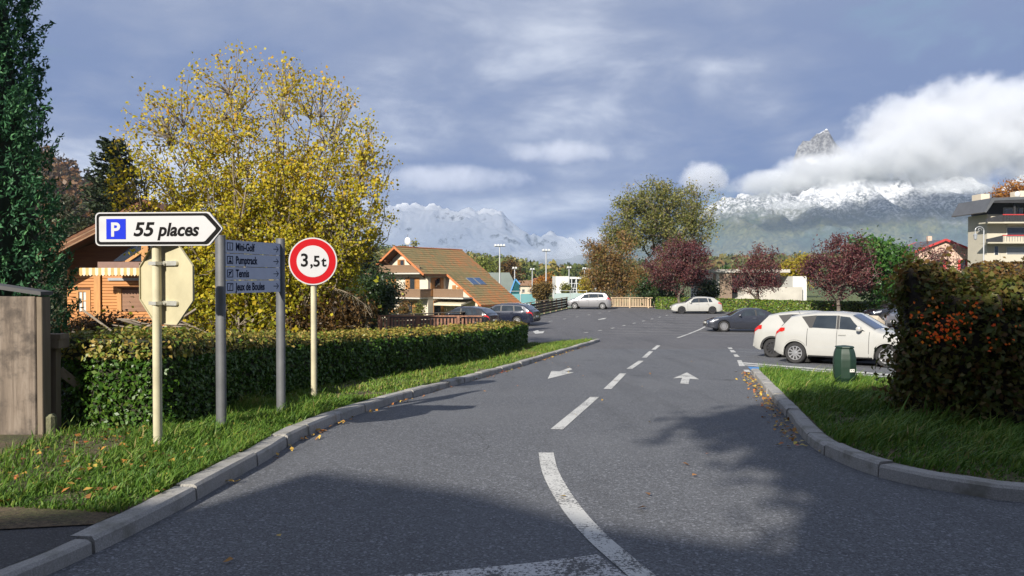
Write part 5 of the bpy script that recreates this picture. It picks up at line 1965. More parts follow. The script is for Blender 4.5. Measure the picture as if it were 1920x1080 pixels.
    for k, (x, d, nm, mt, wd, hh, z) in enumerate(span_z):
        put(MB().box((x + d * (0.0 if 'plate' not in nm else 0.014), 0, z), (0.03, wd, hh)), nm, mt, smooth=None)
    put(MB().tube([(spec['ws'][1] + 1.7 if L > 4.2 else L - 0.5, 0, float(np.interp(L - 0.6, tx, tz)) + 0.01), (L - 0.42, 0, float(np.interp(L - 0.6, tx, tz)) + 0.17)], 0.006, 5), 'aerial', M_TRIM)
    if spec.get('rails'):
        for sg in (1, -1):
            pts = [surf(x, 6.0, sg) + Vector((0, 0, 0.045 if 0 < i < 5 else 0.0)) for i, x in enumerate(np.linspace(spec['ws'][1] + 0.15, spec['rw'][0] - 0.1, 6))]
            put(MB().tube(pts, 0.014, 6), 'roof_rail', M_CHROME)
    ty, rm = wheel_meshes(wr, spec.get('ww', 0.20), spec.get('spokes', 10), spec.get('rim', M_RIM))
    for a in axl:
        for sg in (1, -1):
            w = link('wheel', ty, None, t, (a - L / 2, sg * (W / 2 - spec.get('ww', 0.2) / 2 - 0.012), wr))
            if sg < 0:
                w.rotation_euler = (0, 0, math.pi)
            link('rim', rm, None, w)
    return t


HATCH = dict(L=3.86, W=1.735, wb=2.45, fo=0.76, wr=0.305, sill=0.22, spokes=10,
             top=[(0, 0.50), (0.02, 0.62), (0.10, 0.72), (0.35, 0.88), (0.95, 0.985), (1.06, 1.02), (1.45, 1.27), (1.72, 1.44), (2.1, 1.49), (2.6, 1.485), (3.10, 1.43), (3.36, 1.37), (3.62, 1.10), (3.70, 1.02), (3.78, 0.96), (3.83, 0.70), (3.86, 0.46)],
             belt=[(0, 0.7), (1.0, 0.93), (2.2, 0.96), (3.0, 1.00), (3.86, 1.03)], ws=(1.07, 1.66), rw=(3.40, 3.64),
             win=[(1.30, 1.98, 1.72, 1.98), (2.07, 2.72, 2.07, 2.62)], pillar=[(1.99, 2.06, 1.99, 2.06), (2.72, 2.80, 2.62, 3.04)],
             doors=[(1.22, 1.18), (2.06, 2.03), (2.88, 2.84)], handles=[1.90], head=(0.12, 0.55, 3.1, 4.8), tail=(3.50, 3.80, 3.05, 4.05), mirror=1.42)


def mk(base, **kw):
    d = dict(base)
    d.update(kw)
    return d


def stretch(s, L, H):
    """the same body lines drawn to another length and height"""
    fx_, fz_ = L / s['L'], H / max(p[1] for p in s['top'])
    d = dict(s)
    d['L'] = L
    for k in ('top', 'belt'):
        d[k] = [(a * fx_, b * fz_) for a, b in s[k]]
    for k in ('ws', 'rw'):
        d[k] = tuple(a * fx_ for a in s[k])
    for k in ('win', 'pillar', 'doors'):
        d[k] = [tuple(a * fx_ for a in q) for q in s.get(k, [])]
    d['handles'] = [a * fx_ for a in s['handles']]
    d['mirror'] = s['mirror'] * fx_
    for k in ('head', 'tail'):
        q = s[k]
        d[k] = (q[0] * fx_, q[1] * fx_, q[2], q[3])
    d['wb'], d['fo'] = s['wb'] * fx_, s['fo'] * fx_
    return d


WAGON = dict(L=4.9, W=1.86, wb=2.84, fo=0.93, wr=0.33, sill=0.21, spokes=10,
             top=[(0, 0.48), (0.03, 0.62), (0.12, 0.72), (0.5, 0.84), (1.2, 0.94), (1.35, 0.97), (1.8, 1.22), (2.15, 1.40), (2.6, 1.46), (3.3, 1.46), (4.0, 1.42), (4.25, 1.36), (4.62, 1.08), (4.72, 1.00), (4.84, 0.94), (4.87, 0.70), (4.90, 0.46)],
             belt=[(0, 0.7), (1.3, 0.90), (2.6, 0.93), (4.0, 0.97), (4.9, 1.0)], ws=(1.36, 2.08), rw=(4.28, 4.64),
             win=[(1.62, 2.55, 2.12, 2.55), (2.66, 3.50, 2.66, 3.44), (3.60, 4.30, 3.54, 4.02)], pillar=[(2.55, 2.66, 2.55, 2.66), (3.50, 3.60, 3.44, 3.54)],
             doors=[(1.55, 1.50), (2.62, 2.60), (3.55, 3.40)], handles=[2.45, 3.40], head=(0.12, 0.65, 3.0, 4.8), tail=(4.45, 4.86, 3.0, 4.1), mirror=1.80, rails=True)
FIVE = dict(L=4.37, W=1.79, wb=2.64, fo=0.87, wr=0.32, sill=0.21, spokes=10, rim=M_RIM_D,
            top=[(0, 0.48), (0.03, 0.60), (0.10, 0.70), (0.45, 0.86), (1.05, 0.95), (1.18, 0.98), (1.62, 1.26), (1.92, 1.43), (2.3, 1.49), (2.9, 1.49), (3.5, 1.42), (3.72, 1.36), (4.10, 1.10), (4.20, 1.00), (4.30, 0.94), (4.34, 0.70), (4.37, 0.46)],
            belt=[(0, 0.7), (1.1, 0.90), (2.4, 0.94), (3.5, 0.99), (4.37, 1.02)], ws=(1.19, 1.86), rw=(3.76, 4.12),
            win=[(1.45, 2.30, 1.90, 2.30), (2.40, 3.15, 2.40, 3.05), (3.22, 3.52, 3.12, 3.36)], pillar=[(2.30, 2.40, 2.30, 2.40)],
            doors=[(1.40, 1.36), (2.36, 2.34), (3.25, 3.10)], handles=[2.20, 3.05], head=(0.12, 0.6, 3.1, 4.8), tail=(4.0, 4.33, 3.05, 4.05), mirror=1.62)
MPV = dict(L=4.45, W=1.85, wb=2.72, fo=0.87, wr=0.325, sill=0.22, spokes=7,
           top=[(0, 0.50), (0.03, 0.64), (0.10, 0.76), (0.4, 0.94), (0.85, 1.06), (0.95, 1.10), (1.45, 1.40), (1.80, 1.57), (2.3, 1.64), (3.2, 1.64), (3.75, 1.60), (3.92, 1.54), (4.22, 1.16), (4.30, 1.06), (4.38, 0.96), (4.42, 0.70), (4.45, 0.46)],
           belt=[(0, 0.75), (1.0, 0.98), (2.3, 1.03), (3.6, 1.08), (4.45, 1.10)], ws=(0.98, 1.74), rw=(3.95, 4.24),
           win=[(1.40, 2.20, 1.80, 2.20), (2.30, 3.15, 2.30, 3.10), (3.24, 3.78, 3.18, 3.62)], pillar=[(2.20, 2.30, 2.20, 2.30), (3.15, 3.24, 3.10, 3.18)],
           doors=[(1.30, 1.24), (2.26, 2.24), (3.22, 3.10)], handles=[2.10, 3.05], head=(0.14, 0.62, 3.1, 4.8), tail=(4.06, 4.36, 3.3, 4.6), mirror=1.52)
COUPE = dict(L=4.58, W=1.82, wb=2.64, fo=0.93, wr=0.33, sill=0.19, spokes=14, tumble=0.34,
             top=[(0, 0.46), (0.03, 0.58), (0.10, 0.66), (0.5, 0.80), (1.2, 0.90), (1.35, 0.93), (1.85, 1.22), (2.2, 1.36), (2.6, 1.40), (3.05, 1.37), (3.4, 1.27), (3.85, 1.04), (4.1, 1.01), (4.45, 0.98), (4.53, 0.92), (4.56, 0.70), (4.58, 0.46)],
             belt=[(0, 0.7), (1.3, 0.87), (2.4, 0.90), (3.6, 0.94), (4.58, 0.93)], ws=(1.37, 2.12), rw=(3.12, 3.80),
             win=[(1.68, 2.75, 2.18, 2.72), (2.84, 3.38, 2.82, 3.10)], pillar=[(2.75, 2.84, 2.72, 2.82)],
             doors=[(1.55, 1.50), (2.90, 2.85)], handles=[2.68], head=(0.12, 0.62, 3.0, 4.8), tail=(4.25, 4.55, 3.0, 4.1), mirror=1.85, hb=0)
SUV = dict(L=4.35, W=1.81, wb=2.64, fo=0.90, wr=0.355, sill=0.27, spokes=10, clad=True, archw=0.05,
           top=[(0, 0.56), (0.03, 0.74), (0.10, 0.86), (0.4, 0.98), (1.05, 1.08), (1.18, 1.12), (1.62, 1.40), (1.95, 1.55), (2.4, 1.60), (3.1, 1.60), (3.6, 1.54), (3.80, 1.48), (4.10, 1.16), (4.20, 1.08), (4.28, 1.0), (4.32, 0.74), (4.35, 0.5)],
           belt=[(0, 0.8), (1.1, 1.02), (2.4, 1.06), (3.6, 1.14), (4.35, 1.16)], ws=(1.20, 1.88), rw=(3.84, 4.12),
           win=[(1.45, 2.25, 1.92, 2.25), (2.34, 3.05, 2.34, 2.98), (3.14, 3.50, 3.06, 3.35)], pillar=[(2.25, 2.34, 2.25, 2.34)],
           doors=[(1.40, 1.36), (2.30, 2.28), (3.20, 3.05)], handles=[2.15, 3.0], head=(0.12, 0.62, 3.0, 4.6), tail=(4.0, 4.31, 3.0, 4.1), mirror=1.62)


def wheels_at(spec, rear_px, front_px, sg):
    """put a car so that its near-side wheels touch the ground at two pixels; sg = +1 when the near side is local +y"""
    a, b = G(*rear_px), G(*front_px)
    d = Vector((b.x - a.x, b.y - a.y, 0))
    h = math.atan2(d.y, d.x)
    u = d.normalized()
    # centre of the wheel contact line -> middle of the car
    fo, wb, L, W = spec['fo'], spec['wb'], spec['L'], spec['W']
    front = (a + b) / 2 + u * (wb / 2)
    c = front + u * fo - u * (L / 2)
    n = Vector((-u.y, u.x, 0))
    c = c + n * (W / 2 - 0.11) * sg
    c.z = gz(c.y)
    return c, h


SW = mk(HATCH, mm=M_CW)
c, h = wheels_at(SW, (1487, 681), (1672, 690), 1)
car('parked_car', 'white hatchback with red tail light and dark pillars behind the green bin', SW, c, h, M_CW)
C3 = mk(stretch(HATCH, 3.95, 1.50), clad=True, archw=0.05, tail=(3.62, 3.90, 3.0, 4.2), rim=M_RIM_D)
car('parked_car', 'white hatchback with black bumper, mostly hidden behind another white hatchback', C3, Vector((c.x + 0.25, c.y + 2.55, gz(c.y + 2.55))), h + R(3), M_CW)
CP = mk(COUPE)
c2 = G(1396, 622.5)
car('parked_car', 'dark blue coupe with bright multi-spoke wheels', CP, Vector((c2.x + 0.25, c2.y + 0.9, gz(c2.y + 0.9))), R(176), M_CG)
FV = mk(FIVE)
c3 = G(1309, 588.5)
car('parked_car', 'white five-door hatchback with dark wheels before the low hedge', FV, Vector((c3.x, c3.y + 0.9, gz(c3.y + 0.9))), R(174), M_CW)
MV = mk(MPV)
c4 = G(1107, 580)
car('parked_car', 'silver people carrier with red tail light beside the pale railing', MV, Vector((c4.x, c4.y + 0.9, gz(c4.y + 0.9))), R(168), M_CS)
WG = mk(WAGON)
c5 = G(965, 604)
car('parked_car', 'dark estate car with silver roof rails nosed to the fence', WG, Vector((-0.6, 51.5, gz(51.5))), R(160), M_CN)
HB = mk(stretch(FIVE, 4.25, 1.44), rim=M_RIM)
car('parked_car', 'glossy black hatchback standing beyond the clipped hedge and railing', HB, Vector((-3.0, 46.6, gz(46.6))), R(158), M_CB)
SV = mk(SUV)
c6 = G(1663, 608)
car('parked_car', 'dark crossover car with silver wheels half hidden by the beech hedge', SV, Vector((c6.x + 1.25, c6.y + 0.9, gz(c6.y + 0.9))), R(178), M_CB)
H2 = mk(stretch(FIVE, 4.2, 1.45))
c7 = at(1690, 600, 40)
car('parked_car', 'small grey car showing its red tail light beside the beech hedge', H2, Vector((at(1672, 600, 44).x + 2.1, 44, gz(44))), R(4), M_CS)
# ------------------------------------------------------------------ buildings
M_CREAM = plain('cream_render', (0.50, 0.44, 0.35), 0.9, 0, 0.06, 1.2, 0.1)
M_PALE = plain('pale_render', (0.42, 0.40, 0.36), 0.9, 0, 0.08, 1.0, 0.1)
M_WHITEP = plain('white_render', (0.50, 0.50, 0.48), 0.9, 0, 0.06, 0.8)
M_CONC = plain('board_marked_concrete', (0.38, 0.36, 0.32), 0.9, 0, 0.15, 0.7, 0.2)
M_SHUT = woodmat('varnished_shutter', (0.26, 0.11, 0.03), (0.42, 0.20, 0.06), (12, 12, 1.2), 0.55, 0.15)
M_BALC = woodmat('weathered_balcony_wood', (0.14, 0.085, 0.05), (0.28, 0.18, 0.11), (8, 8, 1.0), 0.85, 0.3)
M_BEAM = woodmat('dark_roof_timber', (0.09, 0.035, 0.015), (0.20, 0.08, 0.03), (1.2, 12, 12), 0.8, 0.3)
M_FASCIA = plain('orange_verge_tiles', (0.38, 0.13, 0.045), 0.85, 0, 0.25, 3)
M_DGLASS = plain('dark_window_glass', (0.02, 0.024, 0.03), 0.06, 0, 0.2, 1, spec=0.7)
M_SKYL = plain('blue_reflecting_glass', (0.03, 0.07, 0.16), 0.05, 0, 0.2, 1, spec=0.8)
M_GREYM = plain('grey_metal', (0.25, 0.26, 0.27), 0.45, 0.6, 0.1, 3)
M_STEELW = plain('white_steel', (0.52, 0.54, 0.55), 0.4, 0.2, 0.05, 3)
t = NT('clay_roof_tiles')
a = t.n('ShaderNodeAttribute', attribute_name='tint')
g = t.noise(9, 4, 0.7)
col = t.ramp(t.math('ADD', t.math('MULTIPLY', a.outputs['Fac'], 0.85), t.math('MULTIPLY', g, 0.15)), [(0.0, (0.12, 0.105, 0.045)), (0.42, (0.20, 0.16, 0.07)), (0.66, (0.27, 0.15, 0.06)), (0.9, (0.38, 0.14, 0.045))])
t.set(col, 0.85)
t.bump(g, 0.4, 0.02)
M_TILE = t.m


def tiles(name, parent, fn, nr, nc, tintf, seed, m=M_TILE, thick=0.04):
    """overlapping roof tiles; fn(u, v) gives the point at column u, row v (0..1), rows run downhill"""
    rng = np.random.default_rng(seed)
    V, T = [], []
    for r in range(nr):
        for c in range(nc):
            u0, u1 = c / nc, (c + 0.97) / nc
            v0, v1 = r / nr, (r + 1.06) / nr
            a, b, d, e = [Vector(fn(*q)) for q in ((u0, v0), (u1, v0), (u1, v1), (u0, v1))]
            if a is None:
                continue
            n = (b - a).cross(e - a).normalized()
            if n.z < 0:
                n = -n
            j = rng.uniform(0, 0.012)
            lo, hi = n * 0.01, n * (thick + j)
            V.append([a + lo, b + lo, d + hi, e + hi])
            V.append([e + hi, d + hi, d + n * 0.0, e + n * 0.0])
            k = tintf((u0 + u1) / 2, (v0 + v1) / 2, rng)
            T += [k, k]
    o = link(name, quads(name, np.array([[tuple(q) for q in f] for f in V]), np.clip(T, 0, 1)), m, parent)
    o['kind'] = 'stuff'
    return o


def wbox(nm, m, par, x0, x1, y0, y1, z0, z1):
    return MB().box(((x0 + x1) / 2, (y0 + y1) / 2, (z0 + z1) / 2), (abs(x1 - x0), abs(y1 - y0), abs(z1 - z0))).build(nm, m, par)


def railing(par, p0, p1, z0, h, m, board=0.16, gap=0.012, name='balcony_board', th=0.03):
    """balcony front of upright boards between two rails"""
    p0, p1 = Vector(p0), Vector(p1)
    d = p1 - p0
    L = d.length
    u = d.normalized()
    ang = math.atan2(d.y, d.x)
    for zz_, hh in ((z0 + h - 0.05, 0.10), (z0 + 0.08, 0.10)):
        MB().box((*((p0 + p1) / 2), zz_), (L, 0.08, hh), ang).build('balcony_rail', m, par)
    k = 0
    n = max(1, int(L / board))
    me = MB().box((0, 0, 0), (L / n - gap, th, h - 0.16), ang).mesh('balcony_board')
    for k in range(n):
        c = p0 + u * (L * (k + 0.5) / n)
        link(name, me, m, par, (c.x, c.y, z0 + h / 2))


def chalet():
    ang = math.atan2(-0.565, 0.825)
    A = (-12.9, 82.0)
    gz_ = -3.15
    t = empty('tiled_chalet', (A[0], A[1], gz_), ang, 'cream chalet with long orange tiled roof, wooden balconies and orange shutters', 'house')
    RZ, P = 8.1, 0.71
    roof = lambda r: RZ - P * abs(r)
    # walls
    MB().prism([(-3.6, 0), (3.7, 0), (3.7, roof(3.7) - 0.22), (0, RZ - 0.22), (-3.6, roof(3.6) - 0.22)], 1.3, 11.4).build('wall', M_CREAM, t)
    MB().prism([(3.69, 0), (8.1, 0), (8.1, roof(8.1) - 0.24), (3.69, roof(3.69) - 0.24)], 4.4, 11.2).build('wall', M_CREAM, t)
    # roof boarding
    th = 0.16

    def slab(r0, r1, e0, e1, nm='roof_boarding', m=M_BEAM):
        z0, z1 = roof(r0), roof(r1)
        return MB().prism([(r0, z0 - th), (r1, z1 - th), (r1, z1), (r0, z0)], e0, e1).build(nm, m, t)
    slab(0, 4.2, 0, 12.0); slab(4.2, 8.9, 3.9, 11.8); slab(-4.2, 0, 0, 12.0)
    tf = lambda u, v, rng: 0.46 + 0.55 * max(0, u - 0.55) + 0.5 * max(0, v - 0.68) * (0.5 if u < 0.35 else 1.2) + 0.28 * noise.noise(Vector((u * 5, v * 5, 1))) + rng.normal(0, 0.13)
    tiles('roof_tiles', t, lambda u, v: (0 + 4.2 * v, 12.0 * u, roof(4.2 * v) + 0.005), 12, 40, lambda u, v, r: tf(u, v * 0.47, r), 1)
    tiles('roof_tiles', t, lambda u, v: (4.15 + 4.75 * v, 3.9 + 7.9 * u, roof(4.15 + 4.75 * v) + 0.005), 14, 28, lambda u, v, r: tf(0.3 + u * 0.7, 0.47 + v * 0.53, r), 2)
    tiles('roof_tiles', t, lambda u, v: (-4.2 * v, 12.0 * u, roof(4.2 * v) + 0.005), 12, 40, lambda u, v, r: tf(u, v * 0.4, r), 3)
    MB().tube([(0, -0.05, RZ + 0.03), (0, 12.0, RZ + 0.03)], 0.09, 8).build('ridge_tiles', M_FASCIA, t, smooth=50)
    for (r0, r1, e) in ((0, 4.25, -0.03), (-4.25, 0, -0.03), (4.2, 8.95, 3.87)):
        MB().beam((r0, e, roof(r0) - 0.04), (r1, e, roof(r1) - 0.04), 0.10, 0.22).build('verge_board', M_FASCIA, t)
    MB().beam((4.2, 0.0, roof(4.2) - 0.1), (4.2, 3.9, roof(4.2) - 0.1), 0.10, 0.2).build('eaves_board', M_BEAM, t)
    MB().beam((8.92, 3.9, roof(8.9) - 0.1), (8.92, 11.8, roof(8.9) - 0.1), 0.10, 0.16).build('eaves_board', M_FASCIA, t)
    # purlins and braces under the gable
    for r in (-3.2, -1.6, 0, 1.6, 3.2):
        MB().beam((r, 0.15, roof(r) - 0.30), (r, 1.5, roof(r) - 0.30), 0.16, 0.2).build('purlin', M_BEAM, t)
        if r:
            MB().beam((r, 0.25, roof(r) - 0.40), (r, 1.3, roof(r) - 1.1), 0.12, 0.12).build('brace', M_BEAM, t)
    # balconies
    for (x0, x1, y0, y1, z) in ((-3.0, 3.5, 0.15, 1.3, 5.12), (-4.3, 3.7, -0.05, 1.3, 2.45), (3.7, 7.9, 2.1, 4.4, 2.45)):
        wbox('balcony_floor', M_PALE, t, x0, x1, y0, y1, z, z + 0.14)
    railing(t, (-2.95, 0.18), (3.5, 0.18), 5.26, 0.85, M_BALC)
    railing(t, (-4.3, 0.0), (3.7, 0.0), 2.59, 0.92, M_BALC)
    railing(t, (3.72, 0.0), (3.72, 2.1), 2.59, 0.92, M_BALC)
    railing(t, (3.75, 2.12), (7.9, 2.12), 2.59, 0.92, M_BALC)
    MB().beam((-4.6, 0.5, 2.7), (-2.9, 0.5, 5.2), 0.9, 0.12).build('outer_stair', M_PALE, t)
    MB().beam((-4.6, 0.02, 3.5), (-2.9, 0.02, 5.8), 0.06, 0.7).build('stair_side', M_BALC, t)

    def window(x0, x1, y, z0, z1, side=False, m=M_DGLASS, nm='window'):
        if not side:
            f = wbox(nm, M_SHUT, t, x0, x1, y - 0.05, y + 0.02, z0, z1)
            w = wbox('pane', m, f, x0 + 0.08, x1 - 0.08, y - 0.065, y - 0.045, z0 + 0.08, z1 - 0.08)
        else:
            f = wbox(nm, M_SHUT, t, y - 0.02, y + 0.05, x0, x1, z0, z1)
            w = wbox('pane', m, f, y + 0.045, y + 0.065, x0 + 0.08, x1 - 0.08, z0 + 0.08, z1 - 0.08)

    def shutter(x0, x1, y, z0, z1, side=False):
        if not side:
            o = wbox('shutter', M_SHUT, t, x0, x1, y - 0.06, y + 0.01, z0, z1)
            for zb in (0.2, 0.5, 0.8):
                wbox('shutter_batten', M_SHUT, o, x0 + 0.03, x1 - 0.03, y - 0.085, y - 0.055, z0 + (z1 - z0) * zb - 0.05, z0 + (z1 - z0) * zb + 0.05)
        else:
            wbox('shutter', M_SHUT, t, y - 0.01, y + 0.06, x0, x1, z0, z1)
    Y = 1.3
    shutter(-2.8, -1.95, Y, 2.62, 4.75); shutter(-1.85, -1.0, Y, 2.62, 4.75)
    shutter(0.45, 1.0, Y, 2.62, 4.75); window(1.05, 1.9, Y, 2.62, 4.75); shutter(1.95, 2.5, Y, 2.62, 4.75)
    window(-0.35, 0.3, Y, 5.7, 6.75); shutter(-0.72, -0.38, Y, 5.7, 6.75)
    shutter(1.75, 2.3, 3.7, 2.62, 4.75, True); window(2.35, 3.3, 3.7, 2.62, 4.75, True); shutter(3.35, 3.9, 3.7, 2.62, 4.75, True)
    shutter(4.6, 5.1, 4.4, 2.62, 3.9); shutter(5.2, 5.7, 4.4, 2.62, 3.7)
    for x in (-2.8, 0.6):
        shutter(x - 0.55, x, Y, 0.3, 2.2); window(x + 0.05, x + 0.95, Y, 0.3, 2.2); shutter(x + 1.0, x + 1.5, Y, 0.3, 2.2)
    window(2.2, 3.4, 3.7, 0.1, 2.2, True); shutter(3.5, 3.95, 3.7, 0.1, 2.2, True)
    window(5.0, 6.2, 4.4, 0.2, 2.0)
    aw = MB().prism([(4.4, 2.2), (4.4, 2.32), (2.0, 1.92), (2.0, 1.72)], 3.9, 7.7, plane='YZ').build('awning', plain('cream_awning', (0.50, 0.45, 0.33), 0.8), t)
    # skylights
    for e in (6.4, 7.75):
        r0, r1 = 4.9, 6.0
        MB().prism([(r0, roof(r0) + 0.05), (r1, roof(r1) + 0.05), (r1, roof(r1) + 0.13), (r0, roof(r0) + 0.13)], e, e + 1.2).build('skylight', M_GREYM, t)
        MB().prism([(r0 + 0.08, roof(r0 + 0.08) + 0.10), (r1 - 0.08, roof(r1 - 0.08) + 0.10), (r1 - 0.08, roof(r1 - 0.08) + 0.145), (r0 + 0.08, roof(r0 + 0.08) + 0.145)], e + 0.08, e + 1.12).build('skylight_pane', M_SKYL, t)
    # satellite dish and aerial on the ridge
    d = MB().lathe([(0.02, 0), (0.25, 0.03), (0.42, 0.10), (0.43, 0.11)], 18, axis='Y')
    d.v = [(x - 0.2, y + 2.2, z + RZ + 0.75) for x, y, z in d.v]
    d.build('satellite_dish', M_WHITEP, t, smooth=40)
    MB().tube([(-0.2, 2.35, RZ - 0.3), (-0.2, 2.35, RZ + 1.5)], 0.03, 6).build('aerial_mast', M_GREYM, t)


chalet()


def simple_house(name, label, loc, rz, w, d, hw, pitch, over, mwall, mroof, wins=(), ridge='x', seed=1, cat='house', group=None, chim=False, trim=None):
    """gabled house: ridge along local x or y"""
    t = empty(name, loc, rz, label, cat, group)
    half = (d if ridge == 'x' else w) / 2
    top = hw + half * pitch
    L = w if ridge == 'x' else d
    sec = [(-half, 0), (half, 0), (half, hw), (0, top), (-half, hw)]
    pl = 'YZ' if ridge == 'x' else 'XZ'
    MB().prism(sec, -L / 2, L / 2, plane=pl).build('wall', mwall, t)
    for s in (1, -1):
        q = [(0, top + 0.02), (s * (half + over), hw - over * pitch + 0.02), (s * (half + over), hw - over * pitch + 0.2), (0, top + 0.2)]
        o = MB().prism(q, -L / 2 - over, L / 2 + over, plane=pl).build('roof', mroof, t)
        if trim:
            for e in (-L / 2 - over - 0.04, L / 2 + over + 0.04):
                a, b = (0, top + 0.1), (s * (half + over), hw - over * pitch + 0.1)
                pa, pb = ((e, a[0], a[1]), (e, b[0], b[1])) if ridge == 'x' else ((a[0], e, a[1]), (b[0], e, b[1]))
                MB().beam(pa, pb, 0.08, 0.32).build('verge_board', trim, t)
    if chim:
        MB().box((L * 0.2 if ridge == 'x' else 0.6, 0.6 if ridge == 'x' else L * 0.2, top + 0.2), (0.6, 0.6, 1.6)).build('chimney', mwall, t)
    for (x, z, ww, hh, m, sh) in wins:
        yf = -d / 2
        f = wbox('window', M_WHITEP if not sh else sh, t, x - ww / 2 - 0.06, x + ww / 2 + 0.06, yf - 0.05, yf + 0.03, z - 0.06, z + hh + 0.06)
        wbox('pane', m, f, x - ww / 2, x + ww / 2, yf - 0.07, yf - 0.045, z, z + hh)
        if sh:
            for s in (-1, 1):
                wbox('shutter', sh, t, x + s * (ww * 0.78) - ww * 0.24, x + s * (ww * 0.78) + ww * 0.24, yf - 0.08, yf + 0.01, z, z + hh)
    return t


M_BROOF = plain('brown_tile_roof', (0.20, 0.115, 0.065), 0.9, 0, 0.3, 2, 0.4)
M_RROOF = plain('red_tile_roof', (0.26, 0.10, 0.06), 0.9, 0, 0.25, 1.5, 0.3)
M_GROOF = plain('grey_sheet_roof', (0.10, 0.105, 0.115), 0.55, 0.3, 0.15, 0.8)
M_REDP = plain('red_painted_wood', (0.36, 0.03, 0.03), 0.6, 0, 0.12, 4)
x, y, z = gpos(662, 88)
simple_house('low_house', 'low cream house with brown tiled roof half hidden behind the bush', (x - 1.5, 90, -3.15), R(4), 9.5, 7.0, 3.6, 0.42, 0.8, M_CREAM, M_BROOF, [(2.6, 1.2, 0.9, 1.1, M_DGLASS, None)], seed=3)
x = at(640, 520, 70).x
simple_house('low_shed', 'cream outbuilding with a flat dark roof edge beside the thicket', (x - 1.0, 72, -2.9), R(-6), 5.2, 4.0, 3.0, 0.2, 0.6, M_CREAM, M_GROOF, [(0.8, 1.0, 0.8, 1.0, M_DGLASS, None)], ridge='y')


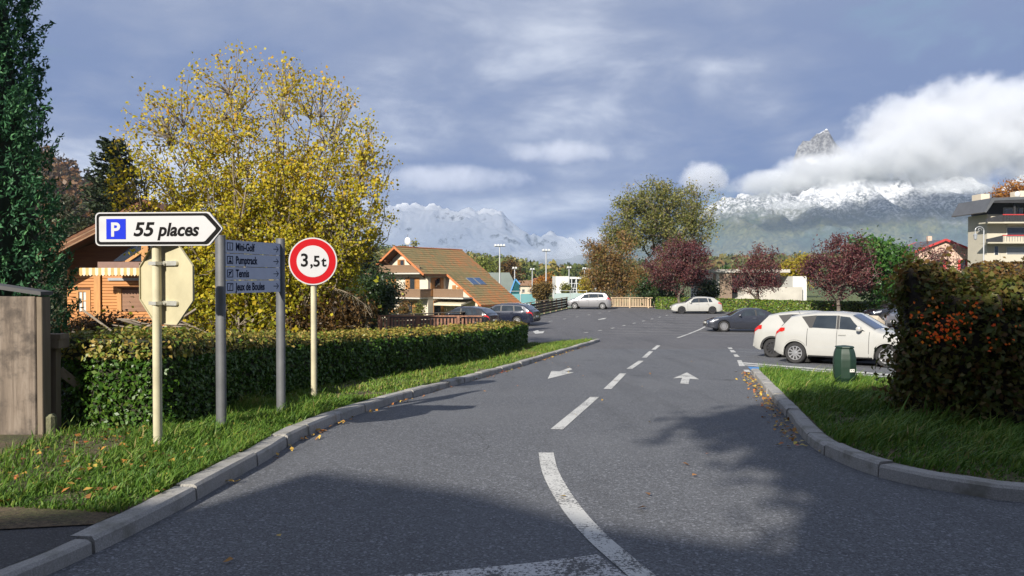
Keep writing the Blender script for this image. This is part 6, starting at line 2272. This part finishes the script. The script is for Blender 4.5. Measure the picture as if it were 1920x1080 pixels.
def left_chalet():
    """wooden house behind the cypress: plank walls, roller shutter, striped awning"""
    Y = 38.0
    zb = gz(36) + KH - 0.1
    M_PL = woodmat('orange_planks', (0.34, 0.125, 0.030), (0.60, 0.27, 0.075), (0.7, 9, 9), 0.6, 0.25)
    M_PO = woodmat('orange_posts', (0.34, 0.15, 0.04), (0.55, 0.28, 0.08), (9, 9, 0.8), 0.6, 0.2)
    X = lambda px: (px - 960) / F * Y
    Zp = lambda py: EYE + (520 - py) / F * Y - zb
    x0 = X(126)
    t = empty('wooden_chalet', (x0, Y, zb), 0, 'orange wooden plank chalet with striped awning and closed roller shutter', 'house')
    lx = lambda px: X(px) - x0
    W = lx(330)
    wbox('wall_core', M_BEAM, t, 0.05, W, 0.06, 7.0, -0.1, Zp(505))
    H = Zp(505)
    n = 22
    ph = H / n
    openings = [(lx(144), lx(170), Zp(584), Zp(544)), (lx(221), lx(292), Zp(584), Zp(544))]
    rg_ = random.Random(2)
    for k in range(n):
        z0, z1 = k * ph, (k + 1) * ph - 0.012
        segs = [(0.0, lx(177)), (lx(191), W)]
        for (a, b, c, d) in openings:
            if z0 < d and z1 > c:
                out = []
                for s in segs:
                    if b <= s[0] or a >= s[1]:
                        out.append(s)
                    else:
                        if a > s[0]:
                            out.append((s[0], a))
                        if b < s[1]:
                            out.append((b, s[1]))
                segs = out
        for a, b in segs:
            if b - a > 0.03:
                dy = rg_.uniform(-0.006, 0.006)
                MB().box(((a + b) / 2, 0.02 + dy, (z0 + z1) / 2), (b - a, 0.08, z1 - z0)).build('plank', M_PL, t, bevel=0.012)
    wbox('corner_post', M_PO, t, lx(178), lx(190), -0.12, 0.1, -0.1, H + 0.1)
    # window with curtains
    a, b, c, d = openings[0]
    f = wbox('window', M_DGLASS, t, a, b, 0.02, 0.05, c, d)
    for q in ((a, a + 0.1), (b - 0.22, b)):
        wbox('frame', M_PO, f, q[0], q[1], -0.05, 0.015, c, d)
    wbox('frame', M_PO, f, a + 0.101, b - 0.221, -0.046, 0.012, d - 0.08, d)
    wbox('glazing_bar', M_PO, f, (a + b) / 2 - 0.08, (a + b) / 2 - 0.04, -0.03, 0.0, c, d - 0.081)
    wbox('glazing_bar', M_PO, f, a + 0.101, b - 0.221, -0.026, 0.004, (c + d) / 2 - 0.02, (c + d) / 2 + 0.02)
    mb = MB()
    for k in range(14):
        u = a + 0.1 + (b - a - 0.32) * k / 14
        if 5 < k < 8:
            continue
        mb.box((u + 0.02, 0.012, (c + d) / 2), ((b - a) / 22, 0.006 + 0.006 * (k % 2), d - c))
    cu = mb.build('curtain', plain('white_curtain', (0.5, 0.5, 0.48), 0.9), f)
    cu['kind'] = 'stuff'
    # roller shutter
    a, b, c, d = openings[1]
    wbox('frame', M_PO, t, a - 0.02, a + 0.2, -0.07, 0.05, c, d + 0.08)
    ms = woodmat('brown_roller_slats', (0.20, 0.10, 0.055), (0.32, 0.17, 0.09), (0.6, 9, 9), 0.6, 0.1)
    sh = wbox('roller_shutter', ms, t, a + 0.2, b, 0.0, 0.03, c, d)
    ns = 17
    for k in range(ns):
        z = c + (d - c) * k / ns
        wbox('slat', ms, sh, a + 0.2, b, -0.022, -0.001, z + 0.006, z + (d - c) / ns - 0.012)
    # canopy box and awning with a scalloped edge
    za = Zp(522)
    wbox('awning_box', plain('brown_awning_box', (0.16, 0.085, 0.06), 0.5), t, lx(214), lx(330), -1.5, -0.8, Zp(503), Zp(492))
    mA = plain('cream_awning_cloth', (0.55, 0.50, 0.38), 0.85); mB_ = plain('ochre_awning_cloth', (0.46, 0.30, 0.11), 0.85)
    xa, xb = lx(182), lx(330)
    n = 26
    aw = empty('awning', (0, 0, 0)); aw.parent = t
    for k in range(n):
        u0, u1 = xa + (xb - xa) * k / n, xa + (xb - xa) * (k + 1) / n
        mm = mA if k % 2 else mB_
        mb = MB()
        mb.prism([(u0, Zp(515)), ((u0 + u1) / 2, Zp(518)), (u1, Zp(515)), (u1, Zp(503)), (u0, Zp(503))], -1.56, -1.53)
        mb.build('awning_stripe', mm, aw)
    wbox('lintel', M_GREYM, t, lx(204), lx(292), -0.10, 0.0, Zp(526), Zp(521))
    # gable roof: eave at the left, rising to the right
    P0, P1 = (lx(92), Zp(487)), (lx(215), Zp(424))
    sl = (P1[1] - P0[1]) / (P1[0] - P0[0])
    apex = lx(300)
    za_ = P0[1] + sl * (apex - P0[0])
    tin = M_BROOF
    for s, (xa_, xb_) in ((1, (P0[0], apex)), (-1, (2 * apex - P0[0], apex))):
        MB().prism([(xa_, P0[1] - 0.15), (xb_, za_ - 0.15), (xb_, za_), (xa_, P0[1])], -1.7, 8.0).build('roof', M_BEAM, t)
    tiles('roof_tiles', t, lambda u, v: (apex + (P0[0] - apex) * v, -1.75 + 9.8 * u, za_ + (P0[1] - za_) * v + 0.01), 16, 30, lambda u, v, rng: 0.55 + rng.normal(0, 0.15), 9, m=leafmat('pinkish_tiles', [(0.12, 0.075, 0.05), (0.24, 0.15, 0.11), (0.36, 0.25, 0.20)], 0.0, 0.9))
    for k in range(4):
        MB().beam((P0[0], -1.72, P0[1] - 0.12 - 0.10 * k), (apex, -1.72 + 0.03 * k, za_ - 0.12 - 0.10 * k), 0.05, 0.085).build('verge_board', M_BROOF if k % 2 else M_BEAM, t)
    # glazed gable above the awning
    MB().prism([(lx(218), Zp(490)), (lx(330), Zp(490)), (lx(330), Zp(455)), (lx(262), Zp(455))], -0.3, -0.26).build('gable_glass', M_DGLASS, t)
    MB().beam((lx(243), -0.36, Zp(492)), (lx(285), -0.36, Zp(464)), 0.09, 0.14).build('gable_brace', M_PO, t)
    wbox('gable_post', M_PO, t, lx(273), lx(285), -0.42, -0.31, Zp(490), Zp(455))
    MB().prism([(0.0, H), (W, H), (W, Zp(440)), (lx(218), Zp(440)), (0.0, Zp(475))], 0.03, 0.10).build('gable_wall', M_BEAM, t)


left_chalet()


def concrete_hall():
    Y = 98.0
    X = lambda px: (px - 960) / F * Y
    zb = gz(90)
    Z = lambda py: EYE + (520 - py) / F * Y - zb
    x0 = X(1336)
    t = empty('concrete_hall', (x0, Y, zb), 0, 'modern concrete hall with sloping ramp wall and glazed upper floor', 'building')
    lx = lambda px: X(px) - x0
    wbox('wall', M_CONC, t, 0, lx(1372), 0.0, 12, 0, Z(512))
    wbox('wall', M_CONC, t, lx(1372) + 0.01, lx(1478), 3.0, 12, 0, Z(512))
    wbox('wall', M_WHITEP, t, lx(1480), lx(1506), -1.2, 6, 0, Z(518))
    wbox('roof_slab', M_CONC, t, -0.2, lx(1480), -0.3, 12.4, Z(511), Z(505))
    MB().prism([(lx(1360), 0), (lx(1494), 0), (lx(1494), Z(538)), (lx(1425), Z(538)), (lx(1410), Z(541))], -1.9, -1.4).build('ramp_wall', M_CONC, t)
    for k in range(5):
        a, b = lx(1375 + 20 * k), lx(1391 + 20 * k)
        f = wbox('window', M_GREYM, t, a, b, 2.9, 3.02, Z(537), Z(518))
        wbox('pane', M_DGLASS, f, a + 0.07, b - 0.07, 2.87, 2.91, Z(537) + 0.07, Z(518) - 0.07)
    f = wbox('window', M_GREYM, t, lx(1373), lx(1395), 2.88, 2.98, Z(552), Z(540))
    wbox('pane', M_DGLASS, f, lx(1374), lx(1394), 2.84, 2.89, Z(551), Z(541))
    f = wbox('door', M_WHITEP, t, lx(1343), lx(1348), -0.06, 0.02, Z(565), Z(543))
    for k in range(24):
        a = lx(1337 + k * 1.5)
        if 1342 < 1337 + k * 1.5 < 1349:
            continue
        wbox('cladding_strip', M_BALC, t, a, a + 0.06, -0.05, 0.0, 0.2, Z(513))


concrete_hall()


def steel_hall():
    Y = 165.0
    X = lambda px: (px - 960) / F * Y
    zb = -3.2
    Z = lambda py: EYE + (520 - py) / F * Y - zb
    x0 = X(1042)
    t = empty('steel_hall', (x0, Y, zb), 0, 'white hall with an open steel frame beside the sports courts', 'building')
    lx = lambda px: X(px) - x0
    wbox('wall', M_WHITEP, t, 0, lx(1068), 0, 14, 0, Z(518))
    wbox('back_wall', M_GREYM, t, lx(1068) + 0.02, lx(1125), 9, 14, 0, Z(522))
    wbox('roof_edge', M_STEELW, t, lx(1068), lx(1127), -0.2, 14.2, Z(523), Z(519))
    for k in range(7):
        a = lx(1071 + 9 * k)
        wbox('column', M_STEELW, t, a, a + 0.18, -0.1, 0.1, 0, Z(523))
    for k in range(2):
        a, b = lx(1072 + 9 * k), lx(1080 + 9 * k)
        MB().beam((a, 0, 0.3), (b, 0, Z(523)), 0.09, 0.09).build('brace', M_STEELW, t)
    for k in range(3):
        wbox('cross_rail', M_STEELW, t, lx(1069), lx(1125), -0.07, -0.02, Z(532 + 9 * k), Z(531 + 9 * k))


steel_hall()


def grey_hall():
    Y = 140.0
    X = lambda px: (px - 960) / F * Y
    zb = -3.2
    Z = lambda py: EYE + (520 - py) / F * Y - zb
    x0 = X(900)
    t = empty('sports_hall', (x0, Y, zb), 0, 'grey-green sports hall with steep sheet roof and blue glazed end', 'building')
    lx = lambda px: X(px) - x0
    MB().prism([(0, 0), (lx(957), 0), (lx(965), Z(530)), (lx(955), Z(511)), (0, Z(511))], 0, 10).build('roof', plain('grey_green_sheet', (0.15, 0.18, 0.17), 0.5, 0.3, 0.1, 0.5), t)
    MB().prism([(lx(950), 0), (lx(974), 0), (lx(974), Z(532)), (lx(966), Z(523))], -0.3, -0.05).build('glazed_end', plain('teal_glass', (0.015, 0.07, 0.08), 0.1, 0, 0.2, 1), t)
    MB().beam((lx(951), -0.4, 0.4), (lx(966), -0.4, Z(523)), 0.2, 0.25).build('blue_frame', plain('blue_frame_paint', (0.06, 0.22, 0.45), 0.5), t)
    MB().beam((lx(966), -0.4, Z(523)), (lx(975), -0.4, Z(533)), 0.2, 0.25).build('blue_frame', bpy.data.materials['blue_frame_paint'], t)


grey_hall()


def court_screen(label, pxs, Y, y0, y1, col):
    zb = -3.2
    a, b = at(pxs[0], y0, Y), at(pxs[1], y0, Y)
    t = empty('court_fence', ((a.x + b.x) / 2, Y, zb), 0, label, 'fence')
    w = b.x - a.x
    zt = a.z - zb
    n = max(2, int(w / 2.6))
    m = plain('court_windbreak', col, 0.8, 0, 0.08, 1)
    for k in range(n + 1):
        MB().tube([(-w / 2 + w * k / n, 0, 0), (-w / 2 + w * k / n, 0, zt + 0.05)], 0.04, 6).build('post', M_STEELW, t)
    for k in range(n):
        wbox('windbreak_panel', m, t, -w / 2 + w * k / n + 0.06, -w / 2 + w * (k + 1) / n - 0.06, -0.01, 0.01, 0.1, zt - 0.4)
    MB().tube([(-w / 2, 0, zt), (w / 2, 0, zt)], 0.03, 6).build('top_rail', M_STEELW, t)


court_screen('pale blue-green court windbreak below the sports hall', (948, 1004), 112, 546, 565, (0.10, 0.24, 0.26))
court_screen('pale grey mesh court fence by the silver people carrier', (1038, 1100), 118, 545, 562, (0.26, 0.33, 0.33))


def apartment():
    Y = 100.0
    X = lambda px: (px - 960) / F * Y
    zb = gz(80)
    Z = lambda py: EYE + (520 - py) / F * Y - zb
    x0 = X(1830)
    t = empty('apartment_block', (x0, Y, zb), 0, 'beige apartment block with dark roof and red-railed balconies', 'building')
    lx = lambda px: X(px) - X(1806)
    M_BG = plain('beige_render', (0.40, 0.37, 0.30), 0.9, 0, 0.05, 1)
    M_DW = plain('black_stained_wood', (0.025, 0.025, 0.028), 0.6, 0, 0.2, 3)
    W = lx(2040)
    wbox('wall', M_BG, t, lx(1826), W, 0, 4.2, 0, Z(402))
    wbox('attic_wall', M_DW, t, lx(1832), W, 0.6, 4.2, Z(402) + 0.01, Z(372))
    MB().prism([(lx(1798), Z(401)), (lx(1812), Z(375)), (W + 1, Z(366)), (W + 1, Z(371)), (lx(1816), Z(380)), (lx(1801), Z(402))], -2.6, 4.8).build('roof', M_GROOF, t)
    wbox('eaves', M_DW, t, lx(1814), W + 1, -2.55, -2.35, Z(384), Z(379))
    wbox('chimney', M_CREAM, t, lx(1840), lx(1857), 3, 5, Z(371), Z(359))
    wbox('chimney', M_CREAM, t, lx(1915), lx(1932), 3, 5, Z(368), Z(353))
    d = MB().lathe([(0.02, 0), (0.25, 0.04), (0.40, 0.12), (0.41, 0.14)], 16, axis='Y')
    d.v = [(a + lx(1898), b + 1.5, c + Z(362)) for a, b, c in d.v]
    d.build('satellite_dish', M_WHITEP, t, smooth=40)
    for i, (yt, yb, red) in enumerate(((405, 418, 1), (443, 455, 1), (479, 492, 0))):
        wbox('balcony_floor', M_BG, t, lx(1810), W, -2.0, 0, Z(yb + 2) - 0.05, Z(yb) - 0.01)
        if i < 2:
            MB().prism([(lx(1806), Z(yb)), (lx(1837), Z(yb)), (lx(1837), Z(yt)), (lx(1806), Z(yt + 7))], -2.06, -1.98).build('balcony_panel', M_DW, t)
            r = MB().beam((lx(1836), -2.05, Z(yt)), (W, -2.05, Z(yt)), 0.10, 0.13).build('red_handrail', M_REDP, t)
            m = M_DW if i == 0 else M_GREYM
            n = 40
            me = MB().box((0, 0, 0), (0.05, 0.04, Z(yt) - Z(yb) - 0.1)).mesh('baluster')
            for k in range(n):
                link('baluster', me, m, t, (lx(1839) + (W - lx(1839)) * k / n, -2.03, (Z(yt) + Z(yb)) / 2))
            if i == 0:
                wbox('balcony_panel', M_DW, t, lx(1838), lx(1900), -2.0, -1.95, Z(yb), Z(yt + 2))
        else:
            wbox('balcony_panel', M_BG, t, lx(1800), lx(1832), -2.1, -1.95, Z(yb), Z(yt))
            wbox('balcony_panel', M_BG, t, lx(1832) + 0.02, W, -2.1, -1.95, Z(yb + 2), Z(yt - 1))
    for (a, b, yt, yb, m) in ((1862, 1885, 390, 404, M_DGLASS), (1888, 1897, 390, 404, M_DGLASS), (1908, 1925, 388, 404, M_DGLASS), (1863, 1897, 427, 443, M_DGLASS), (1912, 1930, 427, 441, M_DGLASS), (1863, 1897, 464, 478, M_GREYM), (1911, 1930, 464, 476, M_DGLASS), (1840, 1846, 462, 482, M_DGLASS)):
        yy_ = 0.55 if yt < 400 else -0.05
        f = wbox('window', M_WHITEP, t, lx(a) - 0.07, lx(b) + 0.07, yy_ - 0.03, yy_ + 0.08, Z(yb) - 0.05, Z(yt) + 0.07)
        wbox('pane', m, f, lx(a), lx(b), yy_ - 0.06, yy_ - 0.02, Z(yb), Z(yt))
    for a in (1858, 1907, 1950):
        wbox('roof_post', M_DW, t, lx(a), lx(a + 3), -1.9, -1.7, Z(405), Z(381))
    wbox('awning_box', M_CREAM, t, lx(1861), W, -0.5, -0.1, Z(423), Z(419))


apartment()
P_ = at(1772, 500, 112)
simple_house('pink_house', 'pink rendered house with red roof boards and red shutters behind the bare plum', (P_.x, 116, gz(80)), R(-8), 7.6, 10, 7.0, 0.42, 0.5, plain('pink_render', (0.46, 0.33, 0.26), 0.9, 0, 0.06, 1), M_GROOF,
             [(-0.6, 4.3, 0.9, 1.4, M_DGLASS, M_REDP), (2.6, 4.3, 0.7, 1.4, M_DGLASS, M_REDP), (-0.6, 1.2, 0.9, 1.3, M_DGLASS, M_REDP)], ridge='y', chim=True, trim=M_REDP)
for k, (px, py, Y, w, col, lab) in enumerate([(1012, 528, 330, 9, M_RROOF, 'far red-roofed house below the wood by the floodlight'), (1062, 522, 360, 9, M_WHITEP, 'far pale house above the white hall'), (985, 534, 300, 8, M_BROOF, 'far brown-roofed house between the masts'), (1032, 536, 310, 8, M_RROOF, 'far reddish house beside the orange tree'), (972, 524, 340, 7, M_BROOF, 'far small chalet high on the wooded slope')]):
    p = at(px, py, Y)
    simple_house('village_house', lab, (p.x, Y, p.z - 4.5), R(20 * k - 30), w, 7, 4.5, 0.45, 0.8, M_CREAM, col, [(-1.5, 1.5, 1.0, 1.2, M_DGLASS, None), (1.5, 1.5, 1.0, 1.2, M_DGLASS, None)], group='village houses on the slope')

# ------------------------------------------------------------------ masts and lamps
M_MAST = plain('galvanised_mast', (0.42, 0.43, 0.44), 0.45, 0.4, 0.05, 2)


def mast(label, px, Y, top, heads, w, zb=-3.2):
    p = at(px, top, Y)
    h = p.z - zb
    t = empty('floodlight_mast', (p.x, Y, zb), 0, label, 'floodlight', 'floodlight masts round the courts')
    MB().tube([(0, 0, 0), (0, 0, h)], [0.16, 0.09], 10).build('pole', M_MAST, t, smooth=40)
    MB().box((0, 0, h), (w, 0.12, 0.12)).build('crossbar', M_MAST, t)
    for k in range(heads):
        x = -w / 2 + w * (k + 0.5) / heads
        MB().prism([(x - w / heads * 0.42, h + 0.05), (x + w / heads * 0.42, h + 0.05), (x + w / heads * 0.3, h + 0.35), (x - w / heads * 0.3, h + 0.35)], -0.35, 0.3).build('floodlight', M_STEELW, t)


mast('tall floodlight mast beside the tiled roof', 937, 118, 462, 4, 1.8)
mast('floodlight mast left of the white hall', 1024, 122, 471, 3, 1.4)
mast('lower floodlight in front of the hillside houses', 998, 150, 506, 2, 1.0)
mast('small lamp standing before the white hall', 1067, 140, 503, 2, 0.9)
mast('lamp beside the slim yellow tree', 1096, 130, 505, 2, 0.8)
mast('short twin lamp by the steel frame', 1103, 128, 506, 2, 0.8)
mast('slim lamp mast next to the sports hall', 965, 140, 504, 2, 1.0)


def street_lamp():
    p = at(1843, 620, 62)
    zb = gz(62)
    h = EYE + (520 - 432) / F * 62 - zb
    t = empty('street_lamp', (p.x, 62, zb), 0, 'grey street lamp with a curled bracket and hanging lantern', 'lamp')
    MB().tube([(0, 0, 0), (0, 0, 1.0), (0, 0, h)], [0.09, 0.06, 0.045], 10).build('pole', M_MAST, t, smooth=40)
    pts = [(-0.36 + 0.36 * math.cos(R(a)), 0, h + 0.30 * math.sin(R(a))) for a in range(0, 181, 15)] + [(-0.70, 0, h - 0.25)]
    MB().tube(pts, 0.03, 6).build('bracket', M_MAST, t, smooth=40)
    sp = [(-0.36 + (0.20 - 0.015 * k) * math.cos(0.5 * k), 0, h + (0.20 - 0.015 * k) * math.sin(0.5 * k)) for k in range(12)]
    MB().tube(sp, 0.018, 5).build('scroll', M_MAST, t)
    MB().lathe([(0.04, h - 0.25), (0.17, h - 0.36), (0.15, h - 0.42), (0.10, h - 0.74), (0.03, h - 0.8)], 8, c=(-0.70, 0, 0)).build('lantern', plain('lantern_glass', (0.30, 0.32, 0.34), 0.2, 0.2), t)


street_lamp()

# ------------------------------------------------------------------ fences and railings
M_FENCE = woodmat('dark_fence_boards', (0.055, 0.036, 0.024), (0.12, 0.08, 0.055), (1.0, 14, 14), 0.85, 0.3)
M_FPOST = woodmat('pale_fence_posts', (0.18, 0.135, 0.09), (0.32, 0.25, 0.17), (12, 12, 1.0), 0.85, 0.3)
M_RAIL_B = woodmat('brown_railing', (0.19, 0.085, 0.05), (0.36, 0.19, 0.12), (10, 10, 1.2), 0.8, 0.3)
M_RAIL_P = woodmat('pale_railing', (0.34, 0.24, 0.15), (0.52, 0.40, 0.27), (10, 10, 1.2), 0.8, 0.3)


def board_fence(label, P, h, bay):
    t = empty('board_fence', (P[0][0], P[0][1], gz(P[0][1])), 0, label, 'fence')
    o = t.location
    for (a, b) in zip(P[:-1], P[1:]):
        a, b = Vector(a), Vector(b)
        L = (b - a).length
        n = max(1, round(L / bay))
        ang = math.atan2(b.y - a.y, b.x - a.x)
        nrm = Vector((-math.sin(ang), math.cos(ang)))
        for k in range(n + 1):
            c = a + (b - a) * k / n - nrm * 0.09
            z = gz(c.y)
            MB().box((c.x - o.x, c.y - o.y, z - o.z + h / 2 - 0.05), (0.14, 0.12, h + 0.1), ang).build('post', M_FPOST, t)
        for k in range(n):
            p, q = a + (b - a) * (k + 0.02) / n, a + (b - a) * (k + 0.98) / n
            for j in range(4):
                zz_ = 0.14 + j * (h - 0.16) / 4 + 0.06
                MB().beam((p.x - o.x, p.y - o.y, gz(p.y) - o.z + zz_), (q.x - o.x, q.y - o.y, gz(q.y) - o.z + zz_), 0.035, (h - 0.16) / 4 - 0.03).build('board', M_FENCE, t)
        MB().beam((a.x - o.x, a.y - o.y, gz(a.y) - o.z + h), (b.x - o.x, b.y - o.y, gz(b.y) - o.z + h), 0.18, 0.05).build('cap_rail', M_FPOST, t)


board_fence('dark board fence with pale posts along the left side of the car park', [(5.6, 75.2), (-3.0, 45.6), (-6.4, 39)], 1.12, 2.4)


def baluster_rail(label, a, b, h, step, m, th=0.05):
    a, b = Vector(a), Vector(b)
    t = empty('wooden_railing', (a.x, a.y, gz(a.y)), math.atan2(b.y - a.y, b.x - a.x), label, 'railing')
    L = (b - a).length
    dz = gz(b.y) - gz(a.y)
    n = int(L / step)
    me = MB().box((0, 0, 0), (step * 0.55, th * 0.5, h - 0.22)).mesh('baluster')
    for k in range(n):
        x = step * (k + 0.5)
        link('baluster', me, m, t, (x, 0, h / 2 + dz * x / L))
    for z in (h, 0.14):
        MB().beam((0, 0.0, z), (L, 0.0, z + dz), th * 2.0, th * 1.3).build('rail', m, t)
    for k in range(int(L / 1.9) + 1):
        x = min(L, k * 1.9)
        MB().box((x, 0.0 - 0.06, h / 2 - 0.05 + dz * x / L), (0.13, 0.10, h + 0.16)).build('post', m, t)


baluster_rail('brown wooden baluster railing behind the clipped hedge', (at(712, 600, 35.5).x, 35.5), (at(905, 600, 35.0).x, 35.0), 1.15, 0.17, M_RAIL_B)
baluster_rail('pale wooden baluster railing at the far end of the car park', (at(1147, 570, 77).x, 77), (at(1224, 570, 75.5).x, 75.5), 1.05, 0.17, M_RAIL_P)
q = at(1243, 575, 77)
t = empty('log_pile', (q.x, 77, gz(77)), 0, 'short stack of grey logs beside the low hedge', 'logs')
for k in range(4):
    MB().tube([(-1.0 + 0.1 * (k % 2), 0.1 * k, 0.12 + 0.17 * k), (1.0, 0.1 * k, 0.10 + 0.17 * k)], 0.1, 8).build('log', M_BARK_PALE, t, smooth=40)


def gate_corner():
    """weathered timber gate pillar, with the post-and-rail fence beside it"""
    n_ = NT('weathered_pillar')
    st = n_.noise(1.0, 6, 0.7, sc3=(11, 11, 0.9), dist=0.8)
    bl = n_.noise(2.6, 5, 0.65)
    cc = n_.ramp(st, [(0.3, (0.075, 0.058, 0.046)), (0.5, (0.15, 0.118, 0.092)), (0.72, (0.23, 0.19, 0.155))])
    cc = n_.mix(n_.smooth(bl, 0.45, 0.68), cc, (0.045, 0.036, 0.03))
    n_.set(cc, 0.9)
    n_.bump(st, 0.6, 0.01)
    mw = n_.m
    mr = woodmat('grey_fence_wood', (0.11, 0.085, 0.06), (0.23, 0.185, 0.135), (9, 9, 1.0), 0.9, 0.4)
    b = G(40, 812, KH)
    D = b.y
    b.z -= 0.06
    w = 0.60
    h = at(40, 556, D).z - b.z
    x1 = at(80, 800, D).x
    t = empty('gate_pillar', (x1 - w / 2, D + 0.08, b.z), 0, 'weathered brown gate pillar with a dark slate cap', 'pillar')
    MB().box((-0.035, 0, h / 2 - 0.1), (w - 0.07, 0.16, h + 0.2)).build('slab', mw, t, bevel=0.01)
    MB().box((w / 2 - 0.033, 0.004, h / 2 - 0.1), (0.062, 0.15, h + 0.19)).build('edge_board', mr, t, bevel=0.006)
    MB().prism([(-w / 2 - 0.06, h + 0.11), (w / 2 + 0.01, h + 0.012), (w / 2 + 0.01, h + 0.052), (-w / 2 - 0.06, h + 0.155)], -0.11, 0.11).build('cap', plain('slate_cap', (0.05, 0.05, 0.052), 0.7, 0, 0.2, 6), t)
    f = empty('rail_fence', (at(103, 800, D + 0.3).x, D + 0.3, gz(D + 0.3) + KH - 0.02), 0, 'low grey post and rail fence between pillar and hedge', 'fence')
    hz = at(105, 652, D + 0.3).z - f.location.z
    MB().box((0, 0, hz / 2 - 0.1), (0.09, 0.09, hz + 0.2)).build('post', mr, f)
    MB().box((-0.02, -0.0, hz + 0.05), (0.26, 0.2, 0.10)).build('beam_end', mr, f)
    MB().box((0.03, -0.02, hz + 0.13), (0.20, 0.16, 0.055)).build('beam_end', mr, f)
    MB().beam((0.02, 0.06, hz * 0.72), (0.20, 0.16, hz * 0.50), 0.05, 0.09).build('brace', mr, f)
    s = empty('boundary_stone', (at(93, 830, D + 0.1).x, D + 0.1, b.z), R(12), 'small mossy boundary stone at the foot of the pillar', 'stone')
    MB().box((0, 0, 0.08), (0.13, 0.12, 0.34)).build('stone', plain('mossy_stone', (0.14, 0.14, 0.08), 0.95, 0, 0.4, 14, 0.6), s, bevel=0.03)


gate_corner()


def bin_():
    b = G(1583, 722, KH)
    h = at(1583, 652, b.y).z - b.z
    t = empty('litter_bin', b, R(8), 'dark green barrel-shaped litter bin with a small label on the grass', 'bin')
    m = plain('dark_green_plastic', (0.010, 0.028, 0.018), 0.45, 0, 0.15, 8)
    pr = [(0.13, 0.0), (0.15, 0.08), (0.19, 0.14), (0.208, 0.35), (0.208, h * 0.70), (0.192, h * 0.86), (0.168, h * 0.97), (0.155, h)]
    MB().lathe(pr, 8).build('body', m, t, bevel=0.012)
    MB().lathe([(0.16, h), (0.172, h + 0.01), (0.164, h + 0.03), (0.05, h + 0.045)], 8).build('lid', m, t)
    q = MB().box((0.03, -0.196, h * 0.42), (0.09, 0.014, 0.055)).build('label_plate', M_PLATE, t)
    for dx in (-0.02, 0.02):
        MB().box((0.03 + dx, -0.204, h * 0.425), (0.014, 0.004, 0.014)).build('label_mark', M_NAVY, q)


bin_()

# pale block by the hedge, brown hedge on the terrace above
p = at(1668, 628, 30)
t = empty('stone_block', (p.x, 31.5, gz(31.5)), R(20), 'pale leaning stone block beside the grey car', 'stone')
MB().prism([(-0.55, 0), (0.5, 0), (0.45, 1.0), (0.1, 1.25), (-0.05, 0.75)], -0.25, 0.25).build('stone', plain('pale_stone', (0.40, 0.34, 0.27), 0.9, 0, 0.2, 4, 0.4), t)
hedge('terrace_hedge', [(at(1828, 500, 30).x, 30), (26, 29), (33, 28)], 1.4, 3.35, 0.16, 260, M_BEECH, 61, 'russet-topped clipped hedge in front of the apartment block', bump=0.1, sprout=0.03, tintf=lambda rng, P, t_, h: t_ * 0.5 + 0.45, base=0, core=M_CORE_BR)

# ------------------------------------------------------------------ the house behind the viewer, whose shadow lies across the mouth of the lane
K = 1 / math.tan(SUN_EL)


def back(x, y, Yb):
    """the point at the distance Yb whose shadow falls on (x, y)"""
    s = (y - Yb) / SH.y
    return x - SH.x * s, s / K + gz(y)


Yb = -11.0
prof = [G(px, py)[:2] for px, py in [(60, 985), (380, 952), (593, 884), (900, 925), (1120, 985), (1400, 1022), (1540, 1040)]]
sil = [back(x, y, Yb) for x, y in prof]
right = [back(x, y, Yb) for x, y in [(1.95, 4.7), (3.8, 8.2), (5.5, 11.5), (9.0, 11.4), (16, 11.0)]]
t = empty('town_house', (0, 0, 0), 0, 'tall brown town house standing behind the viewer across the street', 'house')
M_DIM = plain('brown_render', (0.12, 0.095, 0.075), 0.9)
xl = sil[0][0] - 14
MB().prism([(xl, -0.05), (sil[-1][0] + 0.4, -0.05), (sil[-1][0] + 0.4, sil[-1][1] - 0.1)] + [(a, b) for a, b in sil[::-1]] + [(xl, sil[0][1] - 0.4)], Yb - 9, Yb).build('wall', M_DIM, t)
xr = right[0][0]
MB().prism([(xr, -0.05), (xr + 22, -0.05), (xr + 22, right[-1][1])] + [(max(a, xr), b) for a, b in right[::-1][:-1]] + [(xr, right[1][1])], Yb - 10, Yb + 0.02).build('wing', M_DIM, t)
for k in range(5):
    f = wbox('window', M_WHITEP, t, -14 + 4 * k, -12.8 + 4 * k, Yb - 0.02, Yb + 0.06, 1.2, 2.6)
    wbox('pane', M_DGLASS, f, -13.93 + 4 * k, -12.87 + 4 * k, Yb + 0.055, Yb + 0.075, 1.27, 2.53)

tree('street_tree', 'big leafy tree beside the town house behind the viewer', 'tree', (-5.3, -8.8, 0), [(0.2, 0, 9.8, 0.9, 1.2, 1.3), (-0.9, 0, 11.0, 1.2, 1.2, 1.1), (0.3, 0, 11.4, 1.0, 1.2, 1.2)], 7.6, 0.25, 160, 7000, 0.28, L_OLIVE, M_BARK, 91, clump=0.35, bite=0.6)
